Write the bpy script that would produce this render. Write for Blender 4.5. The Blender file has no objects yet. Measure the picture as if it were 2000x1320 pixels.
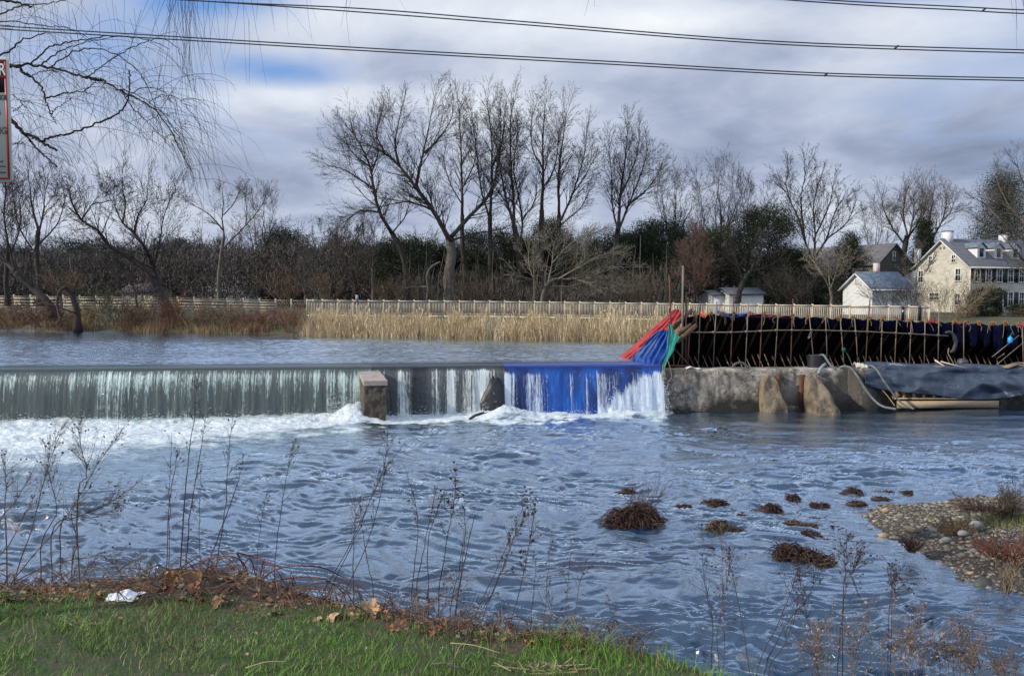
import bpy, math, random
import numpy as np
from mathutils import Vector, Matrix

sc = bpy.context.scene
COL = sc.collection
R = math.radians
RNG = np.random.default_rng(11)
rnd = random.Random(5)

# ------------------------------------------------------------------ camera geometry (2000 x 1320 photograph pixels)
FPX = 1570.0
PITCH = math.atan(85 / FPX)
CAMZ = 4.3
CP, SP = math.cos(PITCH), math.sin(PITCH)


def ray(px, py):
    xc = (px - 1000) / FPX
    zc = -(py - 660) / FPX
    return (xc, CP + SP * zc, -SP + CP * zc)


def at(px, py, Y):
    d = ray(px, py)
    t = Y / d[1]
    return (d[0] * t, Y, CAMZ + d[2] * t)


def atz(px, py, z):
    d = ray(px, py)
    t = (z - CAMZ) / d[2]
    return (d[0] * t, d[1] * t, z)


# the dam stands on the line y = DY0 + DK * x ; off > 0 is downstream, towards the near bank
DY0, DK = 28.9, 0.092
DC = 1 / math.hypot(1, DK)
UX, UY = DC, DK * DC          # along the dam
NX, NY = DK * DC, -DC         # downstream


def pl(px, py, off=0.0):
    d = ray(px, py)
    t = (DY0 - off / DC) / (d[1] - DK * d[0])
    return (d[0] * t, d[1] * t, CAMZ + d[2] * t)


def dam(u, off, z):
    return (u * UX + off * NX, DY0 + u * UY + off * NY, z)


def u_of(px, off=0.0):
    p = pl(px, 700, off)
    return (p[0] - off * NX) / UX


# ------------------------------------------------------------------ numpy value noise
def _hash(ix, iy, iz, seed):
    h = (ix * 374761393 + iy * 668265263 + iz * 2147483647 + seed * 1274126177) & 0xFFFFFFFF
    h = ((h ^ (h >> 13)) * 1274126177) & 0xFFFFFFFF
    h = (h ^ (h >> 16)) & 0xFFFFFF
    return h / float(0xFFFFFF)


def vnoise(x, y, seed=0):
    x = np.asarray(x, float)
    y = np.asarray(y, float)
    ix = np.floor(x).astype(np.int64)
    iy = np.floor(y).astype(np.int64)
    fx = x - ix
    fy = y - iy
    fx = fx * fx * fx * (fx * (fx * 6 - 15) + 10)
    fy = fy * fy * fy * (fy * (fy * 6 - 15) + 10)
    a = _hash(ix, iy, 0, seed)
    b = _hash(ix + 1, iy, 0, seed)
    c = _hash(ix, iy + 1, 0, seed)
    d = _hash(ix + 1, iy + 1, 0, seed)
    return (a * (1 - fx) + b * fx) * (1 - fy) + (c * (1 - fx) + d * fx) * fy * 1.0


def fbm(x, y, o=4, seed=0):
    s, a, t = 0.0, 1.0, 0.0
    for i in range(o):
        s = s + a * vnoise(x * 2 ** i, y * 2 ** i, seed + i * 17)
        t += a
        a *= 0.5
    return s / t


def sstep(a, b, x):
    t = np.clip((np.asarray(x, float) - a) / (b - a), 0, 1)
    return t * t * (3 - 2 * t)


# ------------------------------------------------------------------ mesh builder
class MB:
    def __init__(self):
        self.v = []
        self.n = 0
        self.f = []      # arrays (m,k)
        self.mi = []
        self.at = {}

    def add(self, V, Fc, mi=0):
        V = np.asarray(V, float).reshape(-1, 3)
        Fc = np.asarray(Fc, np.int64)
        self.v.append(V)
        self.f.append(Fc + self.n)
        self.mi.append(mi)
        self.n += len(V)
        return self

    def box(self, c, s, ax=None, mi=0, top=1.0):
        """box of size s about c ; ax: (ex,ey,ez) unit axes ; top: taper of the +z face"""
        ex, ey, ez = ax or ((1, 0, 0), (0, 1, 0), (0, 0, 1))
        ex, ey, ez = map(np.array, (ex, ey, ez))
        V = []
        for k, (a, b, d) in enumerate([(-1, -1, -1), (1, -1, -1), (1, 1, -1), (-1, 1, -1), (-1, -1, 1), (1, -1, 1), (1, 1, 1), (-1, 1, 1)]):
            q = top if d > 0 else 1
            V.append(np.array(c) + ex * a * s[0] / 2 * q + ey * b * s[1] / 2 * q + ez * d * s[2] / 2)
        return self.add(V, [(0, 3, 2, 1), (4, 5, 6, 7), (0, 1, 5, 4), (1, 2, 6, 5), (2, 3, 7, 6), (3, 0, 4, 7)], mi)

    def bar(self, p, q, w, h=None, mi=0, up=(0, 0, 1)):
        p, q = np.array(p, float), np.array(q, float)
        d = q - p
        L = np.linalg.norm(d)
        d = d / L
        up = np.array(up, float)
        if abs(d @ up) > .95:
            up = np.array((1.0, 0, 0))
        ex = np.cross(d, up)
        ex /= np.linalg.norm(ex)
        ey = np.cross(ex, d)
        return self.box((p + q) / 2, (w, h or w, L), (ex, ey, d), mi)

    def tube(self, P, Rr, sides=6, mi=0, caps=True, jit=0.0):
        P = np.asarray(P, float)
        Rr = np.broadcast_to(np.asarray(Rr, float), (len(P),))
        T = np.gradient(P, axis=0)
        T /= np.maximum(np.linalg.norm(T, axis=1, keepdims=True), 1e-9)
        ref = np.array((0.31, 0.17, 0.93))
        if abs(T.mean(0) @ ref) > .85 * np.linalg.norm(T.mean(0)):
            ref = np.array((0.93, -0.3, 0.2))
        A = np.cross(T, ref)
        A /= np.maximum(np.linalg.norm(A, axis=1, keepdims=True), 1e-9)
        B = np.cross(T, A)
        a = np.arange(sides) * 2 * np.pi / sides
        V = P[:, None] + (A[:, None] * np.cos(a)[None, :, None] + B[:, None] * np.sin(a)[None, :, None]) * Rr[:, None, None] * (
            1 + jit * RNG.normal(size=(len(P), sides, 1)))
        n = len(P)
        i = np.arange(n - 1)[:, None] * sides
        j = np.arange(sides)[None, :]
        k = (j + 1) % sides
        Fq = np.stack([i + j, i + k, i + sides + k, i + sides + j], -1).reshape(-1, 4)
        base = self.n
        self.add(V.reshape(-1, 3), Fq, mi)
        if caps:
            self.f.append(np.array([list(range(sides))[::-1]]) + base)
            self.mi.append(mi)
            self.f.append(np.array([list(range(sides))]) + base + (n - 1) * sides)
            self.mi.append(mi)
        return self

    def segs(self, S, sides=3, mi=0):
        """S: (n,8) p0 p1 r0 r1 : open tapered prisms"""
        if len(S) == 0:
            return self
        S = np.asarray(S, float)
        P0, P1, R0, R1 = S[:, :3], S[:, 3:6], S[:, 6], S[:, 7]
        D = P1 - P0
        D /= np.maximum(np.linalg.norm(D, axis=1, keepdims=True), 1e-9)
        ref = np.where((np.abs(D[:, 2]) > .9)[:, None], np.array((1.0, 0, 0)), np.array((0, 0, 1.0)))
        A = np.cross(D, ref)
        A /= np.maximum(np.linalg.norm(A, axis=1, keepdims=True), 1e-9)
        B = np.cross(D, A)
        a = np.arange(sides) * 2 * np.pi / sides
        O = A[:, None] * np.cos(a)[None, :, None] + B[:, None] * np.sin(a)[None, :, None]
        V = np.concatenate([P0[:, None] + O * R0[:, None, None], P1[:, None] + O * R1[:, None, None]], 1)
        m = len(S)
        b = (np.arange(m) * 2 * sides)[:, None]
        j = np.arange(sides)[None, :]
        k = (j + 1) % sides
        Fq = np.stack([b + j, b + k, b + sides + k, b + sides + j], -1).reshape(-1, 4)
        return self.add(V.reshape(-1, 3), Fq, mi)

    def flats(self, S, mi=0):
        """thin ribbons, each a quad turned a random way"""
        if len(S) == 0:
            return self
        S = np.asarray(S, float)
        P0, P1, R0, R1 = S[:, :3], S[:, 3:6], S[:, 6], S[:, 7]
        D = P1 - P0
        D /= np.maximum(np.linalg.norm(D, axis=1, keepdims=True), 1e-9)
        A = np.cross(D, RNG.normal(size=D.shape))
        A /= np.maximum(np.linalg.norm(A, axis=1, keepdims=True), 1e-9)
        V = np.stack([P0 - A * R0[:, None], P0 + A * R0[:, None], P1 + A * R1[:, None], P1 - A * R1[:, None]], 1)
        Fq = np.arange(len(S) * 4).reshape(-1, 4)
        return self.add(V.reshape(-1, 3), Fq, mi)

    def leaves(self, C, size, mi=0, aspect=.55, nrm=None, flat=0.0):
        """one kite per point"""
        C = np.asarray(C, float)
        m = len(C)
        if m == 0:
            return self
        size = np.broadcast_to(np.asarray(size, float), (m,))
        A = RNG.normal(size=(m, 3))
        if flat:
            A[:, 2] *= (1 - flat)
        A /= np.linalg.norm(A, axis=1, keepdims=True)
        Bv = np.cross(A, RNG.normal(size=(m, 3)) * np.array((1 - flat * .7, 1 - flat * .7, 1)))
        Bv /= np.maximum(np.linalg.norm(Bv, axis=1, keepdims=True), 1e-9)
        h = size[:, None]
        V = np.stack([C - A * h * .5, C + Bv * h * aspect * .5, C + A * h * .5, C - Bv * h * aspect * .5], 1)
        return self.add(V.reshape(-1, 3), np.arange(m * 4).reshape(-1, 4), mi)

    def grid(self, G, mi=0, flip=False):
        G = np.asarray(G, float)
        a, b = G.shape[:2]
        i = np.arange(a - 1)[:, None] * b
        j = np.arange(b - 1)[None, :]
        q = np.stack([i + j, i + j + 1, i + b + j + 1, i + b + j], -1).reshape(-1, 4)
        if flip:
            q = q[:, ::-1]
        return self.add(G.reshape(-1, 3), q, mi)

    def build(self, name, mats, parent=None, origin=None, smooth=False, attrs=None, solid=0):
        V = np.concatenate(self.v)
        if parent is not None:
            V = V - np.array(parent_world(parent))
        elif origin is not None:
            V = V - np.array(origin)
        me = bpy.data.meshes.new(name)
        nl = sum(f.size for f in self.f)
        nf = sum(len(f) for f in self.f)
        me.vertices.add(len(V))
        me.vertices.foreach_set('co', V.astype(np.float32).ravel())
        me.loops.add(nl)
        me.loops.foreach_set('vertex_index', np.concatenate([f.ravel() for f in self.f]).astype(np.int32))
        me.polygons.add(nf)
        tot = np.concatenate([np.full(len(f), f.shape[1]) for f in self.f])
        st = np.concatenate([[0], np.cumsum(tot)[:-1]])
        me.polygons.foreach_set('loop_start', st.astype(np.int32))
        if not isinstance(mats, (list, tuple)):
            mats = [mats]
        for m in mats:
            me.materials.append(m)
        if len(mats) > 1:
            me.polygons.foreach_set('material_index', np.concatenate([np.full(len(f), m) for f, m in zip(self.f, self.mi)]).astype(np.int32))
        for k, a in (attrs or {}).items():
            at_ = me.attributes.new(k, 'FLOAT', 'POINT')
            at_.data.foreach_set('value', np.asarray(a, np.float32).ravel())
        me.update(calc_edges=True)
        me.validate()
        if smooth:
            me.polygons.foreach_set('use_smooth', np.ones(len(me.polygons), bool))
        o = bpy.data.objects.new(name, me)
        COL.objects.link(o)
        if parent is not None:
            o.parent = parent
        elif origin is not None:
            o.location = origin
        if solid:
            md = o.modifiers.new('thickness', 'SOLIDIFY')
            md.thickness = solid
            md.offset = 0
        return o


def parent_world(o):
    p = Vector((0, 0, 0))
    while o is not None:
        p = p + o.location
        o = o.parent
    return p


def tag(o, label=None, cat=None, group=None, kind=None):
    if label:
        o['label'] = label
    if cat:
        o['category'] = cat
    if group:
        o['group'] = group
    if kind:
        o['kind'] = kind
    return o


def thing(name, label, cat, loc, group=None):
    o = bpy.data.objects.new(name, None)
    o.empty_display_size = .2
    o.location = loc
    COL.objects.link(o)
    return tag(o, label, cat, group)


def copy_tree(o, parent=None):
    c = o.copy()
    COL.objects.link(c)
    c.parent = parent
    for ch in list(o.children):
        copy_tree(ch, c)
    return c


# ------------------------------------------------------------------ materials
def N(nt, typ, **kw):
    n = nt.nodes.new(typ)
    for k, v in kw.items():
        if k.startswith('i_'):
            n.inputs[k[2:].replace('_', ' ')].default_value = v
        else:
            setattr(n, k, v)
    return n


def math_(nt, op, a, b=None, c=None, clamp=False):
    n = nt.nodes.new('ShaderNodeMath')
    n.operation = op
    n.use_clamp = clamp
    for i, x in enumerate((a, b, c)):
        if x is None:
            continue
        if isinstance(x, (int, float)):
            n.inputs[i].default_value = x
        else:
            nt.links.new(x, n.inputs[i])
    return n.outputs[0]


def mixc(nt, f, a, b):
    n = nt.nodes.new('ShaderNodeMix')
    n.data_type = 'RGBA'
    for s, x in ((n.inputs[0], f), (n.inputs[6], a), (n.inputs[7], b)):
        if isinstance(x, (int, float)):
            s.default_value = x
        elif isinstance(x, tuple):
            s.default_value = (*x, 1) if len(x) == 3 else x
        else:
            nt.links.new(x, s)
    return n.outputs[2]


def ramp(nt, fac, stops, interp='LINEAR'):
    n = nt.nodes.new('ShaderNodeValToRGB')
    cr = n.color_ramp
    cr.interpolation = interp
    while len(cr.elements) < len(stops):
        cr.elements.new(0.5)
    for e, (p, c) in zip(cr.elements, stops):
        e.position = p
        e.color = (c, c, c, 1) if isinstance(c, (int, float)) else (*c, 1)
    nt.links.new(fac, n.inputs[0])
    return n.outputs[0]


def coords(nt, kind='Object', scale=(1, 1, 1), rot=(0, 0, 0)):
    tc = nt.nodes.new('ShaderNodeTexCoord')
    mp = nt.nodes.new('ShaderNodeMapping')
    mp.inputs['Scale'].default_value = scale
    mp.inputs['Rotation'].default_value = rot
    nt.links.new(tc.outputs[kind], mp.inputs[0])
    return mp.outputs[0]


def noise(nt, vec, scale, detail=5, rough=.55, dist=0.0):
    n = N(nt, 'ShaderNodeTexNoise', i_Scale=scale, i_Detail=detail, i_Roughness=rough, i_Distortion=dist)
    nt.links.new(vec, n.inputs['Vector'])
    return n.outputs[0]


def newmat(name):
    m = bpy.data.materials.new(name)
    m.use_nodes = True
    nt = m.node_tree
    b = nt.nodes['Principled BSDF']
    return m, nt, b


def bump(nt, b, h, strength=.5, dist=.02):
    n = N(nt, 'ShaderNodeBump', i_Strength=strength, i_Distance=dist)
    nt.links.new(h, n.inputs['Height'])
    nt.links.new(n.outputs[0], b.inputs['Normal'])
    return n


def M(name, c1, c2=None, scale=5, rough=.8, bmp=0, bscale=None, metal=0, island=0.0, stretch=(1, 1, 1), c3=None, spec=.4, bdist=.02, contrast=.25):
    m, nt, b = newmat(name)
    b.inputs['Roughness'].default_value = rough
    b.inputs['Metallic'].default_value = metal
    b.inputs['Specular IOR Level'].default_value = spec
    v = coords(nt, 'Object', stretch)
    if c2 is None:
        c2 = tuple(x * .7 for x in c1)
    f = ramp(nt, noise(nt, v, scale), [(.5 - contrast, 0.0), (.5 + contrast, 1.0)])
    col = mixc(nt, f, c1, c2)
    if c3 is not None:
        f3 = ramp(nt, noise(nt, v, scale * .37, 4), [(.5, 0.0), (.68, 1.0)])
        col = mixc(nt, f3, col, c3)
    if island:
        g = nt.nodes.new('ShaderNodeNewGeometry')
        k = N(nt, 'ShaderNodeHueSaturation')
        nt.links.new(col, k.inputs['Color'])
        nt.links.new(math_(nt, 'MULTIPLY_ADD', g.outputs['Random Per Island'], island * 2, 1 - island), k.inputs['Value'])
        nt.links.new(math_(nt, 'MULTIPLY_ADD', g.outputs['Random Per Island'], island * .05, .5 - island * .025), k.inputs['Hue'])
        col = k.outputs[0]
    nt.links.new(col, b.inputs['Base Color'])
    if bmp:
        bump(nt, b, noise(nt, v, bscale or scale * 4, 6), bmp, bdist)
    return m


def smooth_path(P, n=24):
    """Catmull-Rom through points of any dimension"""
    P = np.asarray(P, float)
    if len(P) < 3:
        t = np.linspace(0, 1, n)[:, None]
        return P[0] * (1 - t) + P[-1] * t
    Q = np.vstack([2 * P[0] - P[1], P, 2 * P[-1] - P[-2]])
    s = np.linspace(0, len(P) - 1 - 1e-6, n)
    out = []
    for x in s:
        i = int(x)
        t = x - i
        a, b, c, d = Q[i:i + 4]
        out.append(.5 * ((2 * b) + (-a + c) * t + (2 * a - 5 * b + 4 * c - d) * t * t + (-a + 3 * b - 3 * c + d) * t ** 3))
    return np.array(out)
# ------------------------------------------------------------------ camera, light, sky
cam = bpy.data.cameras.new('camera')
co = bpy.data.objects.new('camera', cam)
COL.objects.link(co)
co.location = (0, 0, CAMZ)
co.rotation_euler = (R(90) - PITCH, 0, 0)
cam.sensor_fit = 'HORIZONTAL'
cam.sensor_width = 36
cam.lens = 36 * FPX / 2000
cam.clip_start = .1
cam.clip_end = 3000
sc.camera = co
sc.view_settings.view_transform = 'Standard'
sc.view_settings.look = 'None'
sc.view_settings.exposure = 0
sc.cycles.max_bounces = 6
sc.cycles.transparent_max_bounces = 12
sc.cycles.diffuse_bounces = 3
sc.cycles.glossy_bounces = 3
sc.cycles.caustics_reflective = False
sc.cycles.caustics_refractive = False

SUN_AZ, SUN_EL = R(196), R(25)      # azimuth counter-clockwise from +x : low winter sun from the left, a little behind the camera
sd = Vector((math.cos(SUN_AZ) * math.cos(SUN_EL), math.sin(SUN_AZ) * math.cos(SUN_EL), math.sin(SUN_EL)))
sun = bpy.data.lights.new('sun', 'SUN')
sun.energy = 4.3
sun.angle = R(.6)
sun.color = (1, .9, .76)
so = bpy.data.objects.new('sun', sun)
COL.objects.link(so)
so.location = (-30, -10, 40)
so.rotation_euler = (-sd).to_track_quat('-Z', 'Y').to_euler()

w = bpy.data.worlds.new('World')
sc.world = w
w.use_nodes = True
nt = w.node_tree
nt.nodes.clear()
out = nt.nodes.new('ShaderNodeOutputWorld')
bg = nt.nodes.new('ShaderNodeBackground')
bg.inputs['Strength'].default_value = 1
nt.links.new(bg.outputs[0], out.inputs[0])
sky = nt.nodes.new('ShaderNodeTexSky')
sky.sky_type = 'NISHITA'
sky.sun_disc = False
sky.sun_elevation = SUN_EL
sky.sun_rotation = R(90) - SUN_AZ
skyc = mixc(nt, 1.0, (0, 0, 0), sky.outputs[0])
vm = N(nt, 'ShaderNodeVectorMath', operation='SCALE')
nt.links.new(sky.outputs[0], vm.inputs[0])
vm.inputs['Scale'].default_value = .105
blue = vm.outputs[0]
blue = mixc(nt, .7, blue, (.12, .35, .86))
tc = nt.nodes.new('ShaderNodeTexCoord')
sx = nt.nodes.new('ShaderNodeSeparateXYZ')
nt.links.new(tc.outputs['Generated'], sx.inputs[0])
X, Yc, Z = sx.outputs
# flat cloud layer seen from below
zz = math_(nt, 'ADD', math_(nt, 'MAXIMUM', Z, 0.0), .27)
cv = nt.nodes.new('ShaderNodeCombineXYZ')
nt.links.new(math_(nt, 'DIVIDE', X, zz), cv.inputs[0])
nt.links.new(math_(nt, 'DIVIDE', Yc, zz), cv.inputs[1])
n1 = noise(nt, cv.outputs[0], 1.7, 8, .54, .45)
mp = nt.nodes.new('ShaderNodeMapping')
mp.inputs['Location'].default_value = (4.3, 1.7, 2.2)
nt.links.new(cv.outputs[0], mp.inputs[0])
n2 = noise(nt, mp.outputs[0], .62, 6, .5, .25)
n3 = noise(nt, mp.outputs[0], 4.6, 7, .6, .6)
# bearings (u to the right, v up) of the big cloud masses
yy = math_(nt, 'MAXIMUM', Yc, .05)
U = math_(nt, 'DIVIDE', X, yy)
V = math_(nt, 'DIVIDE', Z, yy)


def blob(px, py, rx, ry, amp):
    cu, cvv = (px - 1000) / FPX, (575 - py) / FPX
    a = math_(nt, 'DIVIDE', math_(nt, 'SUBTRACT', U, cu), rx / FPX)
    b = math_(nt, 'DIVIDE', math_(nt, 'SUBTRACT', V, cvv), ry / FPX)
    d = math_(nt, 'ADD', math_(nt, 'MULTIPLY', a, a), math_(nt, 'MULTIPLY', b, b))
    e = math_(nt, 'POWER', 2.71828, math_(nt, 'MULTIPLY', d, -1.0))
    return math_(nt, 'MULTIPLY', e, amp)


def total(bl, start):
    s = start
    for b in bl:
        s = math_(nt, 'ADD', s, blob(*b))
    return s


front = math_(nt, 'GREATER_THAN', Yc, .05)
lightness = total([(1150, 40, 420, 60, .34), (700, 40, 260, 70, .22), (950, 225, 260, 60, .24), (600, 200, 220, 32, .26), (1080, 330, 200, 130, .12), (1450, 130, 330, 45, .10), (420, 175, 130, 60, .12), (1680, 420, 260, 60, .16), (1880, 60, 200, 60, .2), (150, 440, 330, 90, .22), (560, 420, 260, 50, .08), (1500, 50, 300, 40, .16),
                   (480, 330, 420, 60, -.10), (1700, 265, 420, 65, -.17), (1300, 120, 200, 40, -.03), (700, 290, 200, 40, -.06), (1900, 190, 200, 50, -.1), (120, 230, 160, 60, -.05)], 0.0)
lightness = math_(nt, 'MULTIPLY', lightness, front)
L = math_(nt, 'ADD', lightness, math_(nt, 'MULTIPLY_ADD', n1, 1.15, -.165))
L = math_(nt, 'ADD', L, math_(nt, 'MULTIPLY_ADD', n3, .40, -.19))
CLOUDS = [(.10, (.23, .28, .40)), (.30, (.35, .41, .56)), (.47, (.48, .545, .70)), (.65, (.67, .72, .83)), (.88, (.85, .89, .96)), (1.0, (.97, .98, 1.0))]
gaps = total([(560, 145, 150, 28, .20), (640, 165, 120, 20, .07), (1620, -5, 210, 20, .36), (230, 70, 240, 90, .15), (420, 10, 160, 40, .24), (1500, 440, 80, 40, .08)], 0.0)
gaps = math_(nt, 'MULTIPLY', gaps, front)
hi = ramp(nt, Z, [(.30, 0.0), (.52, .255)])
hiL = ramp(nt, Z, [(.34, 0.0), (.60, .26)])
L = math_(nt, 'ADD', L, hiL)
cloud = ramp(nt, L, CLOUDS)
B = math_(nt, 'ADD', math_(nt, 'ADD', n2, gaps), hi)
Bf = ramp(nt, math_(nt, 'ADD', B, math_(nt, 'MULTIPLY_ADD', n3, .30, -.15)), [(.60, 0.0), (.86, .92)])
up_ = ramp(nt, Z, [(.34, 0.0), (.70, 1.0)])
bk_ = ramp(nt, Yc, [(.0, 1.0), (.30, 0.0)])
gain = math_(nt, 'ADD', math_(nt, 'MULTIPLY_ADD', up_, .40, 1.0), math_(nt, 'MULTIPLY', bk_, .55))  # unseen clouds overhead and behind the camera brightened to light the scene
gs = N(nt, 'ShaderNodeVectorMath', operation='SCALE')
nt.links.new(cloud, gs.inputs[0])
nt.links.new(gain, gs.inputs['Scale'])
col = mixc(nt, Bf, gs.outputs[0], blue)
hz = ramp(nt, Z, [(0.0, .32), (.10, 0.0)])
col = mixc(nt, hz, col, (.50, .57, .72))
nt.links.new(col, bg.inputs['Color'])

# ------------------------------------------------------------------ terrain
WLO, WUP = 0.0, 1.78
FB = np.array([(-200, 75), (-60, 64), (-38, 59.5), (-25, 54), (-13, 49.2), (6.5, 43.2), (16, 40.0), (25, 37.5), (60, 36), (200, 34)], float)
FBX, FBY = FB[:, 0], FB[:, 1]


def far_z(x, y):
    x = np.asarray(x, float)
    y = np.asarray(y, float)
    d = y - np.interp(x, FBX, FBY)
    up = 1.80 + np.clip(d * .16, 0, .42) + sstep(-8, -34, x) * sstep(1, 9, d) * .55
    up = up + sstep(40, 200, d) * 2.5 + sstep(25, 60, x) * sstep(20, 80, d) * .0
    up = up + (fbm(x * .25, y * .25, 3, 5) - .5) * .25 * sstep(0, 3, d)
    return np.where(d > 0, up, 1.80 + d * .5)


EX = np.array([(-40, 5.5), (-8, 4.7), (-4.5, 4.35), (-2.7, 4.2), (-1.85, 4.15), (-1.16, 4.05), (-.62, 3.87), (-.24, 3.7), (.23, 3.61), (.66, 3.46), (.97, 3.1), (1.6, 2.4), (3, 1.3), (6, 0), (40, -6)], float)


def edge_y(x):
    return np.interp(x, EX[:, 0], EX[:, 1])


def near_z(x, y):
    x = np.asarray(x, float)
    y = np.asarray(y, float)
    d = y - edge_y(x)
    wdt = np.interp(x, [-8, -2.6, -1.9, -1.3, -.9, -.5, 0, 3], [.9, .42, .66, .48, .36, .28, .18, .15])
    z = 2.7 - .02 * np.minimum(d, 0) + (fbm(x * 1.3, y * 1.3, 4, 3) - .5) * .10
    hump = np.exp(-((x + 1.8) / .45) ** 2 - ((d - .40) / .28) ** 2) * .10
    z = z - np.clip(d, 0, wdt) * .27 - np.maximum(d - wdt, 0) * 1.15 + hump
    return np.maximum(z, -1.0)


def lower_bed(x, y):
    return np.full_like(x, -1.1)


xs = np.concatenate([-np.geomspace(60, 900, 26)[::-1], np.linspace(-58, 58, 110), np.geomspace(60, 900, 26)])
ys = np.concatenate([np.linspace(-60, 27, 18), np.linspace(28, 100, 120), np.geomspace(101, 1500, 40)])
GX, GY = np.meshgrid(xs, ys)
line = DY0 + DK * GX
GZ = np.where(GY > line + 1.6, np.maximum(far_z(GX, GY), .6), -1.1)
m_ground, nt, b = newmat('winter_lawn')
v = coords(nt, 'Object')
g1 = ramp(nt, noise(nt, v, .55, 6), [(.38, 0.0), (.62, 1.0)])
c = mixc(nt, g1, (.065, .085, .026), (.075, .056, .034))
c = mixc(nt, ramp(nt, noise(nt, v, 6, 5), [(.45, 0.0), (.7, .7)]), c, (.05, .04, .025))
nt.links.new(c, b.inputs['Base Color'])
b.inputs['Roughness'].default_value = .95
bump(nt, b, noise(nt, v, 9, 6), .8, .1)
mb = MB()
mb.grid(np.stack([GX, GY, GZ], -1))
tag(mb.build('ground', m_ground, smooth=True), kind='structure')

# near bank
m_bank, nt, b = newmat('bank_soil_and_turf')
v = coords(nt, 'Object')
c = mixc(nt, ramp(nt, noise(nt, v, 14, 6), [(.4, 0.0), (.62, 1.0)]), (.030, .062, .012), (.060, .052, .026))
at_ = N(nt, 'ShaderNodeAttribute', attribute_name='litter')
lit = mixc(nt, ramp(nt, noise(nt, v, 22, 6), [(.38, 0.0), (.66, 1.0)]), (.035, .022, .014), (.13, .085, .05))
c = mixc(nt, at_.outputs['Fac'], c, lit)
nt.links.new(c, b.inputs['Base Color'])
b.inputs['Roughness'].default_value = .95
bump(nt, b, noise(nt, v, 40, 6), .8, .03)
xs = np.concatenate([np.linspace(-40, -6, 50), np.linspace(-5.9, 3.5, 190), np.linspace(3.6, 40, 60)])
ys = np.concatenate([np.linspace(-14, 1.4, 50), np.linspace(1.5, 7.5, 130), np.linspace(7.6, 11, 30)])
GX, GY = np.meshgrid(xs, ys)
GZ = near_z(GX, GY)
dd = GY - edge_y(GX)
lit = sstep(-.12, .10, dd + (fbm(GX * 3, GY * 3, 3, 8) - .5) * .5)
mb = MB()
mb.grid(np.stack([GX, GY, GZ], -1))
tag(mb.build('bank', m_bank, smooth=True, attrs={'litter': lit}), kind='structure')

# ------------------------------------------------------------------ gravel bar
BAR = [(1686, 1008), (1720, 992), (1770, 984), (1850, 977), (1940, 974), (2010, 975), (2150, 980), (2600, 1000), (2900, 1150), (2500, 1240), (2150, 1190), (1985, 1162), (1930, 1150), (1868, 1126), (1800, 1090), (1770, 1072), (1730, 1045), (1700, 1025)]
BARW = np.array([atz(x, y, 0)[:2] for x, y in BAR])


def poly_sd(px, py, poly):
    """signed distance, positive inside"""
    px = np.asarray(px, float)
    py = np.asarray(py, float)
    d = np.full(px.shape, 1e9)
    ins = np.zeros(px.shape, bool)
    n = len(poly)
    for i in range(n):
        a = poly[i]
        c = poly[(i + 1) % n]
        ex, ey = c - a
        t = np.clip(((px - a[0]) * ex + (py - a[1]) * ey) / (ex * ex + ey * ey), 0, 1)
        d = np.minimum(d, np.hypot(px - a[0] - t * ex, py - a[1] - t * ey))
        cond = ((a[1] > py) != (c[1] > py)) & (px < (c[0] - a[0]) * (py - a[1]) / (c[1] - a[1] + 1e-12) + a[0])
        ins ^= cond
    return np.where(ins, d, -d)


def bar_z(x, y):
    s = poly_sd(x, y, BARW) + (fbm(x * 1.6, y * 1.6, 3, 21) - .5) * .5
    return np.where(s > 0, .42 * (1 - np.exp(-np.maximum(s, 0) * .75)), s * .35) + (fbm(x * 4, y * 4, 3, 4) - .5) * .05


xs = np.linspace(BARW[:, 0].min() - .8, BARW[:, 0].max() + .5, 190)
ys = np.linspace(BARW[:, 1].min() - .8, BARW[:, 1].max() + .8, 110)
GX, GY = np.meshgrid(xs, ys)
GZ = bar_z(GX, GY)
mb = MB()
mb.grid(np.stack([GX, GY, GZ], -1))
m_gravel = M('gravel_ground', (.060, .052, .043), (.028, .023, .019), 16, .9, .9, 30, c3=(.085, .075, .064), bdist=.05)
tag(mb.build('gravel_bar', m_gravel, smooth=True), kind='structure')


def ico(r=1.0):
    t = (1 + 5 ** .5) / 2
    Vv = np.array([(-1, t, 0), (1, t, 0), (-1, -t, 0), (1, -t, 0), (0, -1, t), (0, 1, t), (0, -1, -t), (0, 1, -t), (t, 0, -1), (t, 0, 1), (-t, 0, -1), (-t, 0, 1)], float)
    Fc = [(0, 11, 5), (0, 5, 1), (0, 1, 7), (0, 7, 10), (0, 10, 11), (1, 5, 9), (5, 11, 4), (11, 10, 2), (10, 7, 6), (7, 1, 8), (3, 9, 4), (3, 4, 2), (3, 2, 6), (3, 6, 8), (3, 8, 9), (4, 9, 5), (2, 4, 11), (6, 2, 10), (8, 6, 7), (9, 8, 1)]
    Vv /= np.linalg.norm(Vv[0])
    return Vv * r, np.array(Fc)


ICV, ICF = ico()


def subdiv(Vv, Fc):
    Vv = [tuple(x) for x in Vv]
    mid = {}
    F2 = []

    def m_(a, b):
        k = (min(a, b), max(a, b))
        if k not in mid:
            p = (np.array(Vv[a]) + np.array(Vv[b])) / 2
            p /= np.linalg.norm(p)
            mid[k] = len(Vv)
            Vv.append(tuple(p))
        return mid[k]
    for a, b, c in Fc:
        x, y, z = m_(a, b), m_(b, c), m_(c, a)
        F2 += [(a, x, z), (x, b, y), (z, y, c), (x, y, z)]
    return np.array(Vv), np.array(F2)


IC2V, IC2F = subdiv(ICV, ICF)
IC3V, IC3F = subdiv(IC2V, IC2F)


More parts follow.
